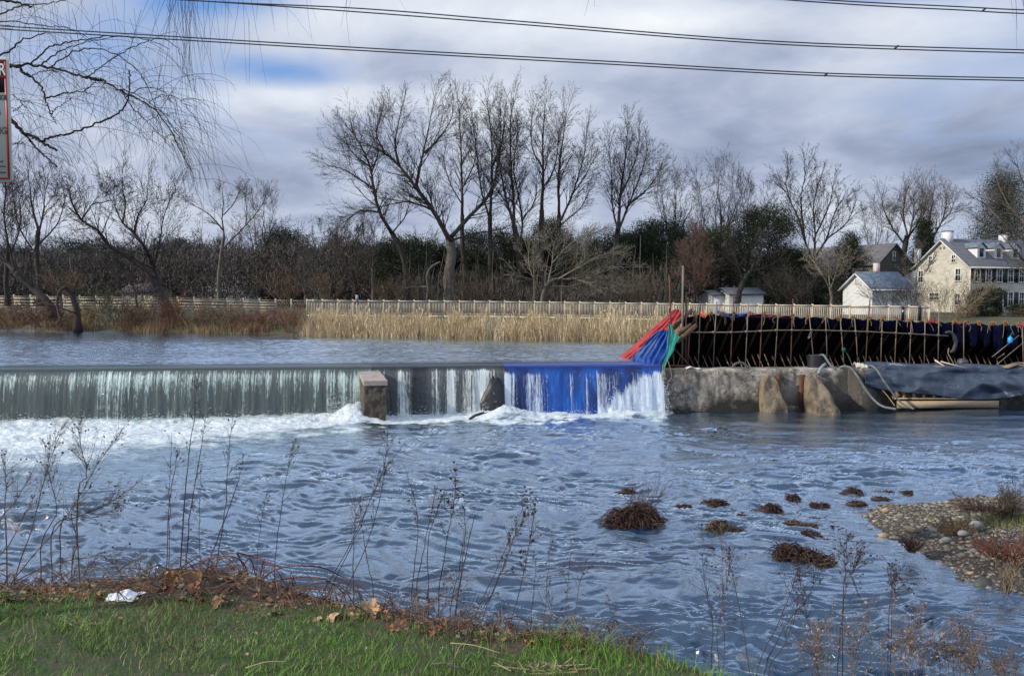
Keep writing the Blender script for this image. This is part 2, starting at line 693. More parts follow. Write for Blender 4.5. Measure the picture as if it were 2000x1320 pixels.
def pebbles(mb, P, S):
    """flattened, randomly turned lumps"""
    for p, s in zip(P, S):
        k = RNG.normal(1, .22, size=(len(ICV), 1))
        a = RNG.uniform(0, 6.28)
        Rm = np.array([(math.cos(a), -math.sin(a), 0), (math.sin(a), math.cos(a), 0), (0, 0, 1)])
        V_ = (ICV * k * np.array((s * 1.25, s * .85, s * .5))) @ Rm.T + p
        mb.add(V_, ICF)


n = 13000
px_ = RNG.uniform(BARW[:, 0].min(), 13.5, n * 2)
py_ = RNG.uniform(BARW[:, 1].min() - .3, BARW[:, 1].max() + .2, n * 2)
s_ = poly_sd(px_, py_, BARW)
ok = (s_ > -.35) & (RNG.random(n * 2) < np.where(s_ < 2.2, 1, .35))
px_, py_ = px_[ok][:n], py_[ok][:n]
pz_ = bar_z(px_, py_)
mb = MB()
pebbles(mb, np.stack([px_, py_, pz_], -1), np.clip(RNG.lognormal(-3.85, .45, len(px_)), .010, .085))
m_peb = M('river_pebbles', (.215, .185, .15), (.085, .074, .062), 1.5, .75, .3, 25, island=.75)
tag(mb.build('gravel', m_peb), 'grey and tan river gravel covering the bar', 'gravel', kind='stuff')

# grass patch and brown weeds on the bar
mb = MB()
c0 = atz(1960, 1022, .3)
n = 2000
q = RNG.normal(size=(n, 2)) * np.array((1.3, .28)) + np.array((c0[0] + .5, c0[1]))
q = q[(poly_sd(q[:, 0], q[:, 1], BARW) > .8)]
z_ = bar_z(q[:, 0], q[:, 1])
P0 = np.stack([q[:, 0], q[:, 1], z_], -1)
P1 = P0 + RNG.normal(size=P0.shape) * .035 + np.array((0, 0, .085))
mb.flats(np.hstack([P0, P1, np.full((len(P0), 1), .008), np.full((len(P0), 1), .001)]))
m_barg = M('bar_grass', (.15, .16, .05), (.10, .105, .035), 3, .8, island=.4)
tag(mb.build('grass_patch', m_barg), 'low yellow green grass patch growing on the gravel bar', 'grass', kind='stuff')
# ------------------------------------------------------------------ bare trees
def rot_about(d, ang, rr):
    """unit vector at angle ang from d, random azimuth"""
    dx, dy, dz = d
    while True:
        a, b_, c = rr.gauss(0, 1), rr.gauss(0, 1), rr.gauss(0, 1)
        k = a * dx + b_ * dy + c * dz
        a, b_, c = a - k * dx, b_ - k * dy, c - k * dz
        l = math.sqrt(a * a + b_ * b_ + c * c)
        if l > .1:
            break
    s, co_ = math.sin(ang), math.cos(ang)
    return (dx * co_ + a / l * s, dy * co_ + b_ / l * s, dz * co_ + c / l * s)


def norm(d):
    l = math.sqrt(d[0] ** 2 + d[1] ** 2 + d[2] ** 2) or 1
    return (d[0] / l, d[1] / l, d[2] / l)


HABIT = dict(n=(6, 5, 4, 3), k=(0, 6, 5, 0), ang=(.5, .62, .62), ratio=(.60, .62, .66), wig=.085, up=(.06, .035, .02, .01), rmin=.0125, maxl=3, squash=1.0)


def grow(S, T, p, d, L, r, lvl, rr, H):
    n = H['n'][lvl]
    st = L / n
    wig = H['wig']
    up = H['up'][lvl]
    nodes = []
    for i in range(n):
        d = norm((d[0] + rr.gauss(0, wig), d[1] + rr.gauss(0, wig), d[2] + rr.gauss(0, wig) + up))
        q = (p[0] + d[0] * st, p[1] + d[1] * st, p[2] + d[2] * st)
        r0 = max(H['rmin'], r * (1 - .85 * i / n))
        r1 = max(H['rmin'] * .7, r * (1 - .85 * (i + 1) / n))
        (T if lvl >= 2 else S).append((*p, *q, r0, r1))
        nodes.append((q, d, (i + 1) / n, r1))
        p = q
    if lvl < H['maxl']:
        k = H['k'][lvl]
        for j in range(k):
            q, dd, t, r1 = nodes[min(n - 1, int(n * (.12 + .88 * (j + rr.random()) / k)))]
            nd = rot_about(dd, H['ang'][lvl - 1] * rr.uniform(.6, 1.3), rr)
            grow(S, T, q, nd, L * H['ratio'][lvl - 1] * rr.uniform(.6, 1.2) * (1.15 - .55 * t), max(H['rmin'], r1 * .75), lvl + 1, rr, H)


def limb_kids(S, T, P, rad, dens, kl, rr, H, t0=.15):
    """side branches along a limb polyline P"""
    seg = np.linalg.norm(np.diff(P, axis=0), axis=1)
    Lt = seg.sum()
    cum = np.concatenate([[0], np.cumsum(seg)])
    k = max(2, int(Lt * dens))
    for j in range(k):
        t = t0 + (1 - t0) * (j + rr.random()) / k
        s = t * Lt
        i = min(len(P) - 2, int(np.searchsorted(cum, s) - 1))
        i = max(i, 0)
        f = (s - cum[i]) / max(seg[i], 1e-6)
        p = P[i] * (1 - f) + P[i + 1] * f
        d = norm(tuple(P[i + 1] - P[i]))
        nd = rot_about(d, rr.uniform(.45, 1.0), rr)
        nd = norm((nd[0], nd[1], nd[2] * H['squash'] + H.get('lift', .18)))
        r0 = max(H['rmin'], (rad[i] * (1 - f) + rad[i + 1] * f) * .45)
        grow(S, T, tuple(p), nd, kl * rr.uniform(.6, 1.25) * (1.22 - .62 * t), min(r0, kl * .022), 1, rr, H)
    # tip fan
    d = norm(tuple(P[-1] - P[-2]))
    for j in range(3):
        grow(S, T, tuple(P[-1]), rot_about(d, rr.uniform(.1, .4), rr), kl * rr.uniform(.6, .95), max(H['rmin'], rad[-1] * .8), 1, rr, H)


def px_tree(name, label, cat, Y, trunk, limbs, mats, seed, habit=None, dens=1.1, kl=2.6, group=None, spread=.10, trunk_kids=0):
    """trunk / limbs: (w0, w1, [(px,py)...]) widths in photo pixels, drawn at depth Y"""
    rr = random.Random(seed)
    H = dict(HABIT)
    H.update(habit or {})
    m2 = Y / FPX
    base = np.array(at(*trunk[2][0], Y))
    th = thing(name, label, cat, tuple(base), group)
    tb = MB()
    mb = MB()
    S, T = [], []

    def path(pts, amp):
        Q = []
        yo = 0.0
        for i, (x, y) in enumerate(pts):
            Q.append(at(x, y, Y + yo))
            yo += rr.gauss(0, 1) * amp * Y * .12
        Q = smooth_path(Q, max(6, len(pts) * 5))
        Q[1:-1] += np.array([[rr.gauss(0, .025) * (m2 * 12) for _ in range(3)] for _ in range(len(Q) - 2)])
        return Q
    P = path(trunk[2], .02)
    rad = np.linspace(trunk[0], trunk[1], len(P)) * m2 / 2
    flare = 1 + .5 * np.exp(-np.arange(len(P)) / 1.5)
    Pg = P.copy()
    Pg[0, 2] -= .3
    tb.tube(Pg, rad * flare, 8, jit=.05)
    if trunk_kids:
        limb_kids(S, T, P, rad, trunk_kids, kl * .8, rr, H, .35)
    for w0, w1, pts in limbs:
        P = path(pts, spread)
        P0 = np.array(at(*pts[0], Y))
        P += (P0 - P[0]) * np.linspace(1, 0, len(P))[:, None]
        P = P[:max(5, int(len(P) * (.80 if w1 <= 2 else 1)))]
        rad = (w1 * .8 + (w0 * .78 - w1 * .8) * np.linspace(1, 0, len(P)) ** 1.5) * m2 / 2
        mb.tube(P, np.maximum(rad, H['rmin']), 6, jit=.06)
        limb_kids(S, T, P, rad, dens * 2.7, kl * 1.26, rr, H)
    mb.segs(S, 3)
    mb.flats(T)
    tb.build('trunk', mats[0], th, smooth=True)
    mb.build('crown', mats[1], th)
    return th


def auto_tree(base, Ht, spread, seed, habit=None, n_limbs=6, fork=.3, lean=0, r0=None, dens=1.0, klf=.22, stems=1):
    """a free-grown bare tree: returns (trunk MB, crown MB)"""
    rr = random.Random(seed)
    H = dict(HABIT)
    H.update(habit or {})
    tb, mb = MB(), MB()
    S, T = [], []
    base = np.array(base, float)
    for s in range(stems):
        r = r0 or Ht * .016
        off = np.array((rr.gauss(0, .02), rr.gauss(0, .02), 0)) * Ht * (stems > 1)
        top = base + off * 3 + np.array((lean * Ht + rr.gauss(0, .03) * Ht, rr.gauss(0, .03) * Ht, Ht * fork))
        P = smooth_path([base + off - (0, 0, .3), base + off + (top - base - off) * .4 + np.array((rr.gauss(0, .1), rr.gauss(0, .1), 0)), top], 8)
        tb.tube(P, np.linspace(r * 1.25, r * .75, 8), 7, jit=.05)
        a0 = rr.uniform(0, 6.28)
        for k in range(n_limbs):
            a = a0 + k * 2.4
            out = rr.uniform(.45, 1.0) * spread if k else rr.uniform(0, .25) * spread
            hh = Ht * (1 - fork) * (1 - .28 * (out / spread) ** 2) * rr.uniform(.82, 1.0)
            p0 = P[-1 - (k % 3)]
            q = p0 + np.array((math.cos(a) * out, math.sin(a) * out, 0)) * .55 + (0, 0, hh * .42)
            e = np.array((p0[0] + math.cos(a) * out, p0[1] + math.sin(a) * out, P[-1][2] + hh))
            LP = smooth_path([p0, q, e], 9)
            LP[1:-1] += np.array([[rr.gauss(0, .012 * Ht) for _ in range(3)] for _ in range(7)])
            rad = np.linspace(r * .55, max(H['rmin'], r * .07), 9)
            mb.tube(LP, rad, 5)
            limb_kids(S, T, LP, rad, dens, Ht * klf, rr, H, .1)
    mb.segs(S, 3)
    mb.flats(T)
    return tb, mb


def add_auto(name, label, cat, px, pyb, Y, pyt, wpx, seed, mats, group=None, **k):
    b_ = at(px, pyb, Y)
    Ht = (pyb - pyt) * Y / FPX
    th = thing(name, label, cat, b_, group)
    tb, mb = auto_tree(b_, Ht, wpx * Y / FPX / 2, seed, **k)
    tb.build('trunk', mats[0], th, smooth=True)
    mb.build('crown', mats[1], th)
    return th


BK = M('bark_dark', (.046, .039, .033), (.022, .019, .016), 6, .95, .8, 18, stretch=(1, 1, .25))
BKP = M('bark_pale', (.16, .145, .118), (.048, .042, .035), 4, .9, .9, 14, stretch=(1, 1, .35), bdist=.06)
TW = M('twigs_grey_brown', (.056, .047, .040), (.036, .031, .027), 1.2, .95)
TWD = M('twigs_dark', (.042, .035, .030), (.027, .023, .021), 1.2, .95)
TWP = M('twigs_pale', (.20, .18, .14), (.12, .105, .08), 1.2, .95)
TWR = M('twigs_russet', (.150, .086, .066), (.095, .056, .044), 1.2, .95)
TWB = M('twigs_tan', (.105, .087, .070), (.070, .058, .047), 1.2, .95)
D = (BK, TW)

# hero trees in the middle
px_tree('bare_tree', 'huge old bare tree with thick pale forked trunk and long limb leaning left', 'tree', 82,
        (23, 18, [(880, 588), (876, 540), (882, 500), (878, 462)]),
        [(14, 3, [(876, 465), (845, 410), (812, 366), (780, 325), (752, 300), (722, 285)]),
         (9, 2, [(812, 366), (822, 318), (832, 275), (842, 225), (848, 188)]),
         (7, 2, [(830, 300), (862, 265), (880, 235), (890, 205)]),
         (8, 2, [(780, 325), (772, 285), (778, 240), (790, 200)]),
         (6, 2, [(845, 410), (800, 395), (760, 400), (730, 412)]),
         (12, 3, [(882, 462), (915, 425), (950, 388), (968, 345), (975, 300), (985, 250)]),
         (9, 3, [(880, 470), (862, 440), (850, 415), (838, 380)]),
         (6, 2, [(880, 470), (930, 455), (970, 450), (1000, 440)]),
         (5, 2, [(752, 300), (735, 262), (742, 225)])],
        (BKP, TW), 1, dens=1.0, kl=3.0)
px_tree('bare_tree', 'bare tree arching left with a bowed trunk at the left end of the tall grove', 'tree', 83,
        (12, 10, [(795, 588), (793, 530), (782, 485), (765, 455)]),
        [(10, 3, [(765, 455), (742, 415), (730, 370), (722, 325), (705, 285), (690, 262)]),
         (6, 2, [(742, 415), (705, 412), (678, 430), (655, 445)]),
         (5, 2, [(730, 370), (695, 345), (668, 330), (645, 325)]),
         (5, 2, [(725, 340), (738, 300), (735, 262), (745, 235)]),
         (4, 2, [(765, 455), (790, 425), (800, 390), (795, 360)]),
         (4, 2, [(722, 325), (690, 300), (672, 270)])],
        D, 2, dens=1.1, kl=2.6)
px_tree('bare_tree', 'straight bare tree standing just right of the huge forked one', 'tree', 86,
        (10, 8, [(912, 588), (908, 530), (903, 470), (903, 420)]),
        [(8, 2, [(903, 420), (902, 350), (900, 280), (897, 230), (895, 188)]),
         (4, 2, [(903, 400), (880, 360), (868, 320), (862, 285)]),
         (4, 2, [(902, 370), (922, 330), (930, 290), (928, 250)])],
        D, 3, dens=1.2, kl=2.4)
px_tree('bare_tree', 'slim bare tree with two stems rising side by side in the grove middle', 'tree', 85,
        (10, 9, [(962, 590), (958, 530), (957, 470), (957, 420)]),
        [(8, 2, [(957, 420), (961, 350), (960, 280), (955, 225), (950, 185)]),
         (6, 2, [(957, 430), (940, 370), (932, 310), (925, 250), (918, 205)]),
         (4, 2, [(960, 330), (975, 285), (978, 240), (975, 200)])],
        D, 4, dens=1.2, kl=2.3)
px_tree('bare_tree', 'tallest bare tree of the grove with crossing upper stems', 'tree', 84,
        (13, 11, [(1020, 590), (1016, 530), (1010, 475), (1004, 440)]),
        [(9, 2, [(1004, 440), (990, 395), (980, 345), (972, 300), (962, 262)]),
         (9, 2, [(1004, 450), (1003, 390), (998, 320), (997, 255), (998, 205), (996, 162)]),
         (7, 2, [(1016, 480), (1020, 430), (1010, 370), (1003, 320), (1012, 270), (1018, 225)]),
         (5, 2, [(1020, 430), (1045, 390), (1048, 340)])],
        D, 5, dens=1.2, kl=2.4)
px_tree('bare_tree', 'tall upright bare tree left of the gap, narrow crown reaching the cloud', 'tree', 85,
        (11, 10, [(1060, 590), (1058, 530), (1057, 460), (1058, 410)]),
        [(9, 2, [(1058, 410), (1061, 340), (1060, 280), (1063, 225), (1066, 162)]),
         (5, 2, [(1060, 370), (1082, 330), (1090, 280), (1088, 230)]),
         (4, 2, [(1060, 330), (1040, 290), (1038, 240), (1045, 200)])],
        D, 6, dens=1.2, kl=2.3)
px_tree('bare_tree', 'bare tree with a fan of upright limbs bending right above the dark cedar', 'tree', 86,
        (10, 9, [(1095, 590), (1093, 530), (1092, 470), (1092, 420)]),
        [(8, 2, [(1092, 420), (1091, 350), (1097, 290), (1105, 235), (1108, 185)]),
         (6, 2, [(1096, 430), (1118, 380), (1135, 325), (1145, 280), (1140, 240)]),
         (4, 2, [(1118, 380), (1142, 345), (1158, 310)]),
         (4, 2, [(1094, 440), (1130, 410), (1150, 380)])],
        D, 7, dens=1.2, kl=2.4)
px_tree('bare_tree', 'lone fan shaped bare tree right of the gap in the grove', 'tree', 86,
        (12, 10, [(1200, 588), (1203, 520), (1204, 470), (1208, 440)]),
        [(9, 2, [(1208, 440), (1212, 380), (1220, 320), (1224, 270), (1228, 228)]),
         (7, 2, [(1208, 450), (1228, 400), (1248, 350), (1262, 305), (1270, 268)]),
         (6, 2, [(1206, 450), (1196, 400), (1195, 350), (1190, 300), (1186, 262)]),
         (5, 2, [(1228, 400), (1262, 372), (1285, 340), (1296, 310)]),
         (4, 2, [(1212, 380), (1235, 330), (1246, 290), (1250, 250)])],
        D, 8, dens=1.3, kl=2.4)
px_tree('bare_tree', 'low pale bare tree spreading wide to the right behind the railing', 'tree', 77,
        (9, 7, [(1058, 592), (1066, 560), (1082, 545)]),
        [(6, 2, [(1082, 545), (1120, 545), (1165, 535), (1205, 522), (1240, 520)]),
         (5, 2, [(1070, 555), (1078, 515), (1082, 480), (1090, 455)]),
         (5, 2, [(1090, 545), (1135, 520), (1170, 500), (1210, 490)]),
         (4, 2, [(1120, 545), (1165, 555), (1200, 560), (1235, 552)]),
         (4, 2, [(1078, 515), (1110, 480), (1140, 462), (1175, 452)]),
         (4, 2, [(1060, 570), (1040, 540), (1032, 505), (1035, 470)]),
         (4, 2, [(1070, 560), (1105, 560), (1140, 572), (1165, 580)])],
        (BKP, TWP), 9, dens=1.5, kl=2.0, habit=dict(squash=.6, lift=.05))
px_tree('fallen_limb', 'broken pale limb stump hooking down beside the huge trunk', 'dead limb', 80.5,
        (5, 4, [(834, 588), (836, 565), (834, 540), (842, 522), (860, 512)]),
        [(4, 3, [(836, 560), (815, 560), (790, 562), (768, 558)])],
        (BKP, TWP), 10, dens=.2, kl=.5)

# left side trees
px_tree('bare_tree', 'dark leaning bare tree with two thick limbs sweeping left over the water', 'tree', 57,
        (22, 18, [(330, 618), (322, 590), (308, 562)]),
        [(15, 4, [(312, 575), (285, 530), (255, 505), (215, 482), (190, 450), (160, 430), (140, 395), (135, 370)]),
         (11, 3, [(315, 560), (300, 520), (280, 480), (262, 455), (240, 435), (225, 405)]),
         (7, 2, [(262, 455), (270, 420), (285, 395), (290, 370)]),
         (6, 2, [(215, 482), (190, 485), (165, 478), (140, 475)]),
         (5, 2, [(300, 520), (312, 470), (318, 430), (330, 395), (340, 365)]),
         (6, 2, [(268, 600), (262, 565), (245, 535), (222, 520), (205, 515)]),
         (5, 2, [(240, 435), (245, 400), (240, 375), (236, 362)]),
         (4, 2, [(160, 430), (180, 400), (205, 395), (228, 385)])],
        (BK, TWD), 11, dens=1.15, kl=2.0, habit=dict(rmin=.011))
px_tree('bare_tree', 'pale slender bare tree with wide open fork standing in front of the woods', 'tree', 78,
        (7, 6, [(428, 588), (427, 540), (433, 490), (438, 462)]),
        [(5, 2, [(438, 462), (434, 430), (436, 395), (432, 362)]),
         (5, 2, [(432, 490), (455, 465), (480, 440), (505, 410), (530, 370)]),
         (4, 2, [(436, 450), (415, 425), (395, 410), (372, 400)]),
         (3, 2, [(436, 420), (455, 400), (465, 380), (470, 360)]),
         (3, 2, [(480, 440), (482, 410), (478, 380)])],
        (BKP, TWB), 12, dens=.6, kl=1.7, habit=dict(rmin=.012))
px_tree('bare_tree', 'dark trunk leaning in from the left edge over a hollow stump', 'tree', 55,
        (16, 12, [(108, 612), (92, 590), (62, 560), (30, 532)]),
        [(10, 4, [(30, 532), (5, 505), (-25, 480), (-50, 455)]),
         (6, 2, [(30, 532), (20, 490), (10, 440), (8, 400), (12, 360)]),
         (4, 2, [(62, 560), (60, 515), (50, 470), (58, 430)])],
        (BK, TWD), 13, dens=1.0, kl=1.9, habit=dict(rmin=.011))
px_tree('hollow_stump', 'hollow snapped tree stump bent over at the left bank', 'tree stump', 54,
        (13, 9, [(152, 640), (150, 610), (142, 580), (128, 560)]),
        [(8, 5, [(128, 560), (115, 572), (112, 600), (118, 625)]),
         (4, 2, [(150, 612), (120, 602), (85, 592), (50, 600), (5, 606)]),
         (3, 2, [(142, 575), (150, 552), (158, 535)])],
        (BK, TWD), 14, dens=.5, kl=.8)
px_tree('bare_tree', 'tall bare tree with thin upright stems beside the warning sign', 'tree', 64,
        (10, 8, [(78, 590), (75, 540), (72, 490), (75, 450)]),
        [(7, 2, [(75, 450), (62, 400), (58, 360), (48, 322)]),
         (6, 2, [(75, 460), (85, 410), (90, 370), (98, 335)]),
         (5, 2, [(74, 480), (110, 440), (125, 400), (132, 360)]),
         (4, 2, [(73, 500), (40, 450), (28, 400), (20, 370)])],
        (BK, TW), 15, dens=1.1, kl=2.0, habit=dict(rmin=.012))
px_tree('bare_tree', 'bare tree with a thin double stem at the extreme left edge', 'tree', 66,
        (9, 7, [(15, 590), (12, 540), (16, 480)]),
        [(6, 2, [(16, 480), (8, 420), (12, 370), (5, 330)]),
         (5, 2, [(14, 510), (35, 460), (40, 410), (32, 370)]),
         (5, 2, [(14, 500), (-15, 450), (-30, 400)])],
        (BK, TWD), 16, dens=1.0, kl=1.9, habit=dict(rmin=.012))
add_auto('bare_tree', 'small round bare tree far behind the pale forked one', 'tree', 513, 580, 110, 372, 70, 17, D, n_limbs=6, fork=.35, dens=.9)
add_auto('bare_tree', 'short tan bare tree rising like a vase behind the slat fence', 'tree', 598, 590, 79, 468, 62, 18, (BKP, TWB), n_limbs=8, fork=.12, dens=1.5, habit=dict(rmin=.010))
add_auto('bare_tree', 'bushy pale bare tree in front of the evergreens left of the grove', 'tree', 700, 588, 84, 452, 110, 19, (BK, TW), n_limbs=7, fork=.3, dens=1.2)
add_auto('bare_tree', 'thin bare sapling in front of the woods near the gauge post', 'tree', 728, 588, 80, 430, 60, 20, (BKP, TW), n_limbs=5, fork=.4, dens=1.1)
add_auto('bare_tree', 'crooked grey bare tree between gauge post and slat fence', 'tree', 640, 588, 88, 445, 90, 24, (BK, TW), n_limbs=6, fork=.3, dens=1.2)
add_auto('bare_tree', 'rounded bare tree behind the dark evergreens, left of three', 'tree', 1318, 560, 108, 352, 95, 21, (BK, TWD), n_limbs=8, fork=.4, dens=1.1)
add_auto('bare_tree', 'rounded bare tree behind the dark evergreens, tallest of three', 'tree', 1382, 560, 110, 338, 110, 22, (BK, TWD), n_limbs=9, fork=.4, dens=1.1)
add_auto('bare_tree', 'rounded bare tree behind the dark evergreens, right of three', 'tree', 1460, 560, 112, 366, 105, 23, (BK, TWD), n_limbs=9, fork=.4, dens=1.1)
px_tree('bare_tree', 'tall open bare tree with few thick twisting limbs left of the stone house', 'tree', 96,
        (13, 11, [(1598, 592), (1594, 560), (1590, 530), (1588, 508)]),
        [(7, 2, [(1588, 508), (1572, 470), (1560, 430), (1545, 395), (1530, 370), (1510, 358)]),
         (6, 2, [(1572, 470), (1566, 420), (1565, 380), (1572, 345), (1568, 328)]),
         (7, 2, [(1590, 515), (1592, 460), (1588, 410), (1595, 370), (1602, 335)]),
         (6, 2, [(1594, 500), (1615, 465), (1625, 430), (1638, 400), (1655, 385)]),
         (5, 2, [(1592, 460), (1612, 420), (1625, 380), (1628, 345)]),
         (4, 2, [(1615, 465), (1645, 445), (1662, 420), (1668, 395)]),
         (4, 2, [(1545, 395), (1535, 360), (1540, 340)])],
        (BK, TWD), 25, dens=.85, kl=2.5, habit=dict(rmin=.02, k=(0, 5, 3, 0)))
px_tree('bare_tree', 'broad bare tree behind the stone house with paired upright crowns', 'tree', 112,
        (12, 10, [(1752, 575), (1758, 530), (1766, 490), (1772, 460)]),
        [(6, 2, [(1772, 460), (1765, 420), (1768, 385), (1775, 358)]),
         (6, 2, [(1772, 465), (1795, 430), (1802, 390), (1800, 360)]),
         (5, 2, [(1768, 480), (1740, 440), (1725, 405), (1722, 380)]),
         (5, 2, [(1776, 460), (1785, 410), (1782, 370)])],
        (BK, TWB), 26, dens=1.3, kl=2.6)
px_tree('bare_tree', 'rounded bare tree just left of the white chimney', 'tree', 108,
        (10, 9, [(1822, 575), (1822, 530), (1820, 490), (1818, 465)]),
        [(6, 2, [(1818, 465), (1815, 430), (1822, 395), (1820, 362)]),
         (6, 2, [(1818, 470), (1838, 435), (1848, 400), (1845, 370)]),
         (5, 2, [(1818, 475), (1800, 440), (1808, 400)]),
         (4, 2, [(1838, 435), (1856, 415), (1862, 395)])],
        (BK, TWB), 27, dens=1.3, kl=2.4)
add_auto('bare_tree', 'low bare tree behind the barn roof', 'tree', 1712, 575, 118, 405, 90, 28, (BK, TWB), n_limbs=7, fork=.35, dens=1.1)
px_tree('bare_tree', 'large tan bare tree overhanging the stone house at the right edge', 'tree', 84,
        (16, 12, [(2060, 615), (2055, 550), (2045, 480), (2038, 430)]),
        [(8, 2, [(2045, 480), (2005, 440), (1970, 400), (1950, 360), (1945, 330)]),
         (8, 2, [(2038, 430), (2010, 380), (1992, 340), (1985, 312)]),
         (7, 2, [(2055, 550), (2010, 520), (1975, 480), (1945, 450), (1915, 430)]),
         (6, 2, [(2050, 520), (2000, 470), (1955, 430), (1925, 400), (1905, 385)]),
         (5, 2, [(2055, 560), (2015, 545), (1985, 520), (1965, 500)])],
        (BK, TWB), 29, dens=.6, kl=2.4)
px_tree('bare_tree', 'small pale bare tree in front of the black evergreens by the white shed', 'tree', 70,
        (6, 5, [(1624, 596), (1624, 578), (1620, 560)]),
        [(4, 2, [(1620, 560), (1605, 535), (1592, 515), (1580, 500)]),
         (4, 2, [(1622, 565), (1632, 535), (1638, 510), (1650, 490)]),
         (3, 2, [(1621, 560), (1618, 525), (1622, 495)]),
         (3, 2, [(1632, 540), (1655, 525), (1672, 508)])],
        (BKP, TWP), 30, dens=1.8, kl=1.3)
px_tree('bare_tree', 'dark stout leaning trunk in front of the white outbuilding', 'tree', 83,
        (11, 9, [(1441, 595), (1444, 572), (1452, 550), (1465, 530)]),
        [(6, 2, [(1465, 530), (1480, 500), (1495, 470)]),
         (5, 2, [(1452, 550), (1440, 515), (1430, 480)]),
         (4, 2, [(1465, 530), (1500, 520), (1530, 500)])],
        (BK, TWD), 31, dens=1.4, kl=1.9)
px_tree('bare_tree', 'thin bare tree against the stone gable wall', 'tree', 78,
        (3.5, 3, [(1790, 600), (1788, 570), (1789, 545)]),
        [(2.5, 1.2, [(1789, 545), (1793, 515), (1790, 490), (1795, 470)]),
         (2, 1.2, [(1788, 560), (1772, 535), (1765, 510)]),
         (2, 1.2, [(1789, 555), (1808, 530), (1822, 508)])],
        (BKP, TWB), 32, dens=1.3, kl=1.0)
px_tree('bare_tree', 'slender white stemmed tree in front of the round dark bush', 'tree', 76,
        (3.5, 3, [(1919, 620), (1919, 600), (1917, 585)]),
        [(2.4, 1.2, [(1917, 585), (1910, 570), (1903, 556)]),
         (2.4, 1.2, [(1918, 588), (1930, 570), (1940, 556)])],
        (BKP, TWP), 33, dens=1.8, kl=.8)

# russet conical larch
b_ = at(1357, 594, 80)
th = thing('bare_larch', 'russet brown conical leafless larch with feathery upswept branches', 'tree', b_)
tb, mb = MB(), MB()
Ht = (594 - 428) * 80 / FPX
P = smooth_path([np.array(b_) - (0, 0, .2), np.array(b_) + (.05, 0, Ht * .5), np.array(b_) + (0, 0, Ht)], 14)
tb.tube(P, np.linspace(.16, .015, 14), 7)
S, T = [], []
rr = random.Random(77)
for k in range(120):
    t = .06 + .92 * (k / 120) ** .9
    p = np.array(b_) + (0, 0, Ht * t)
    a = rr.uniform(0, 6.283)
    L_ = 2.9 * (1 - t) ** .75 * rr.uniform(.75, 1.1) + .25
    grow(S, T, tuple(p), norm((math.cos(a), math.sin(a), .55)), L_, .028 * (1 - t) + .012, 1, rr, dict(HABIT, n=(0, 6, 4, 3), k=(0, 6, 4, 0), up=(0, .10, .07, .04), wig=.08, rmin=.010))
mb.segs(S, 3)
mb.flats(T)
tb.build('trunk', BK, th, smooth=True)
mb.build('crown', TWR, th)

# ------------------------------------------------------------------ evergreens
EV = M('evergreen_dark', (.034, .045, .024), (.016, .023, .013), .5, .85, island=.5, spec=.2)
EVB = M('evergreen_bluish', (.032, .054, .038), (.017, .029, .022), .5, .85, island=.5, spec=.2)
EVO = M('evergreen_olive', (.050, .054, .027), (.026, .030, .016), .5, .85, island=.5, spec=.2)
EVK = M('evergreen_blackish', (.032, .042, .026), (.015, .020, .014), .5, .85, island=.5, spec=.2)


def evergreen(name, label, px, pyb, pyt, wpx, Y, mat, seed, shape='round', leaf=.30, clumps=150, per=75, group=None, loose=.2):
    rg = np.random.default_rng(seed)
    base = np.array(at(px, pyb, Y))
    Ht = (pyb - pyt) * Y / FPX
    Rw = wpx * Y / FPX / 2
    th = thing(name, label, 'tree' if Ht > 2.2 else 'bush', tuple(base), group)
    tb, mb = MB(), MB()
    tb.tube(smooth_path([base - (0, 0, .2), base + (.1, 0, Ht * .45), base + (0, 0, Ht * .92)], 8), np.linspace(Ht * .022, .03, 8), 6)
    pts = []
    rad = []
    S = []
    for k in range(clumps):
        h = rg.random() ** (.85 if shape == 'round' else 1.25)
        if shape == 'cone':
            prof = (1 - h) ** .85 * 1.0 + .03
        elif shape == 'pine':
            prof = math.sin(math.pi * min(.97, .10 + .86 * h)) ** .7 * (1 - .35 * h)
        else:
            prof = math.sqrt(max(0, 1 - (2 * (h * .94 + .03) - 1) ** 2)) ** .8
        a = rg.uniform(0, 6.283)
        lump = .80 + .34 * math.sin(a * 3 + h * 9 + seed) * math.sin(h * 13 + a * 2)
        rr_ = Rw * prof * lump * rg.uniform(.35, 1.05) ** .5
        c = base + np.array((math.cos(a) * rr_, math.sin(a) * rr_, Ht * (.02 + .96 * h)))
        pts.append(c)
        rad.append(Ht * .055 + Rw * .13)
        if k % 2 == 0:
            q = base + np.array((0, 0, Ht * max(.05, h - .12)))
            S.append((*q, *c, .05, .015))
    pts = np.array(pts)
    rad = np.array(rad)
    per = int(per * 2.2)
    wpx *= 1.12
    pyt -= 8
    C = np.repeat(pts, per, 0) + rg.normal(size=(clumps * per, 3)) * np.repeat(rad, per)[:, None] * np.array((.58, .58, .40))
    if loose:
        e = rg.normal(size=(int(clumps * per * loose), 3)) * np.array((.85, .85, .45)) * np.repeat(rad, per)[:int(clumps * per * loose), None]
        C = np.vstack([C, np.repeat(pts, per, 0)[:len(e)] + e])
    C[:, 2] = np.maximum(C[:, 2], base[2] + .05)
    mb.leaves(C, rg.uniform(.45, 1.1, len(C)) * leaf * .62, aspect=.5)
    tb.segs(S, 3)
    tb.build('trunk', BK, th)
    mb.build('crown', mat, th)
    return th


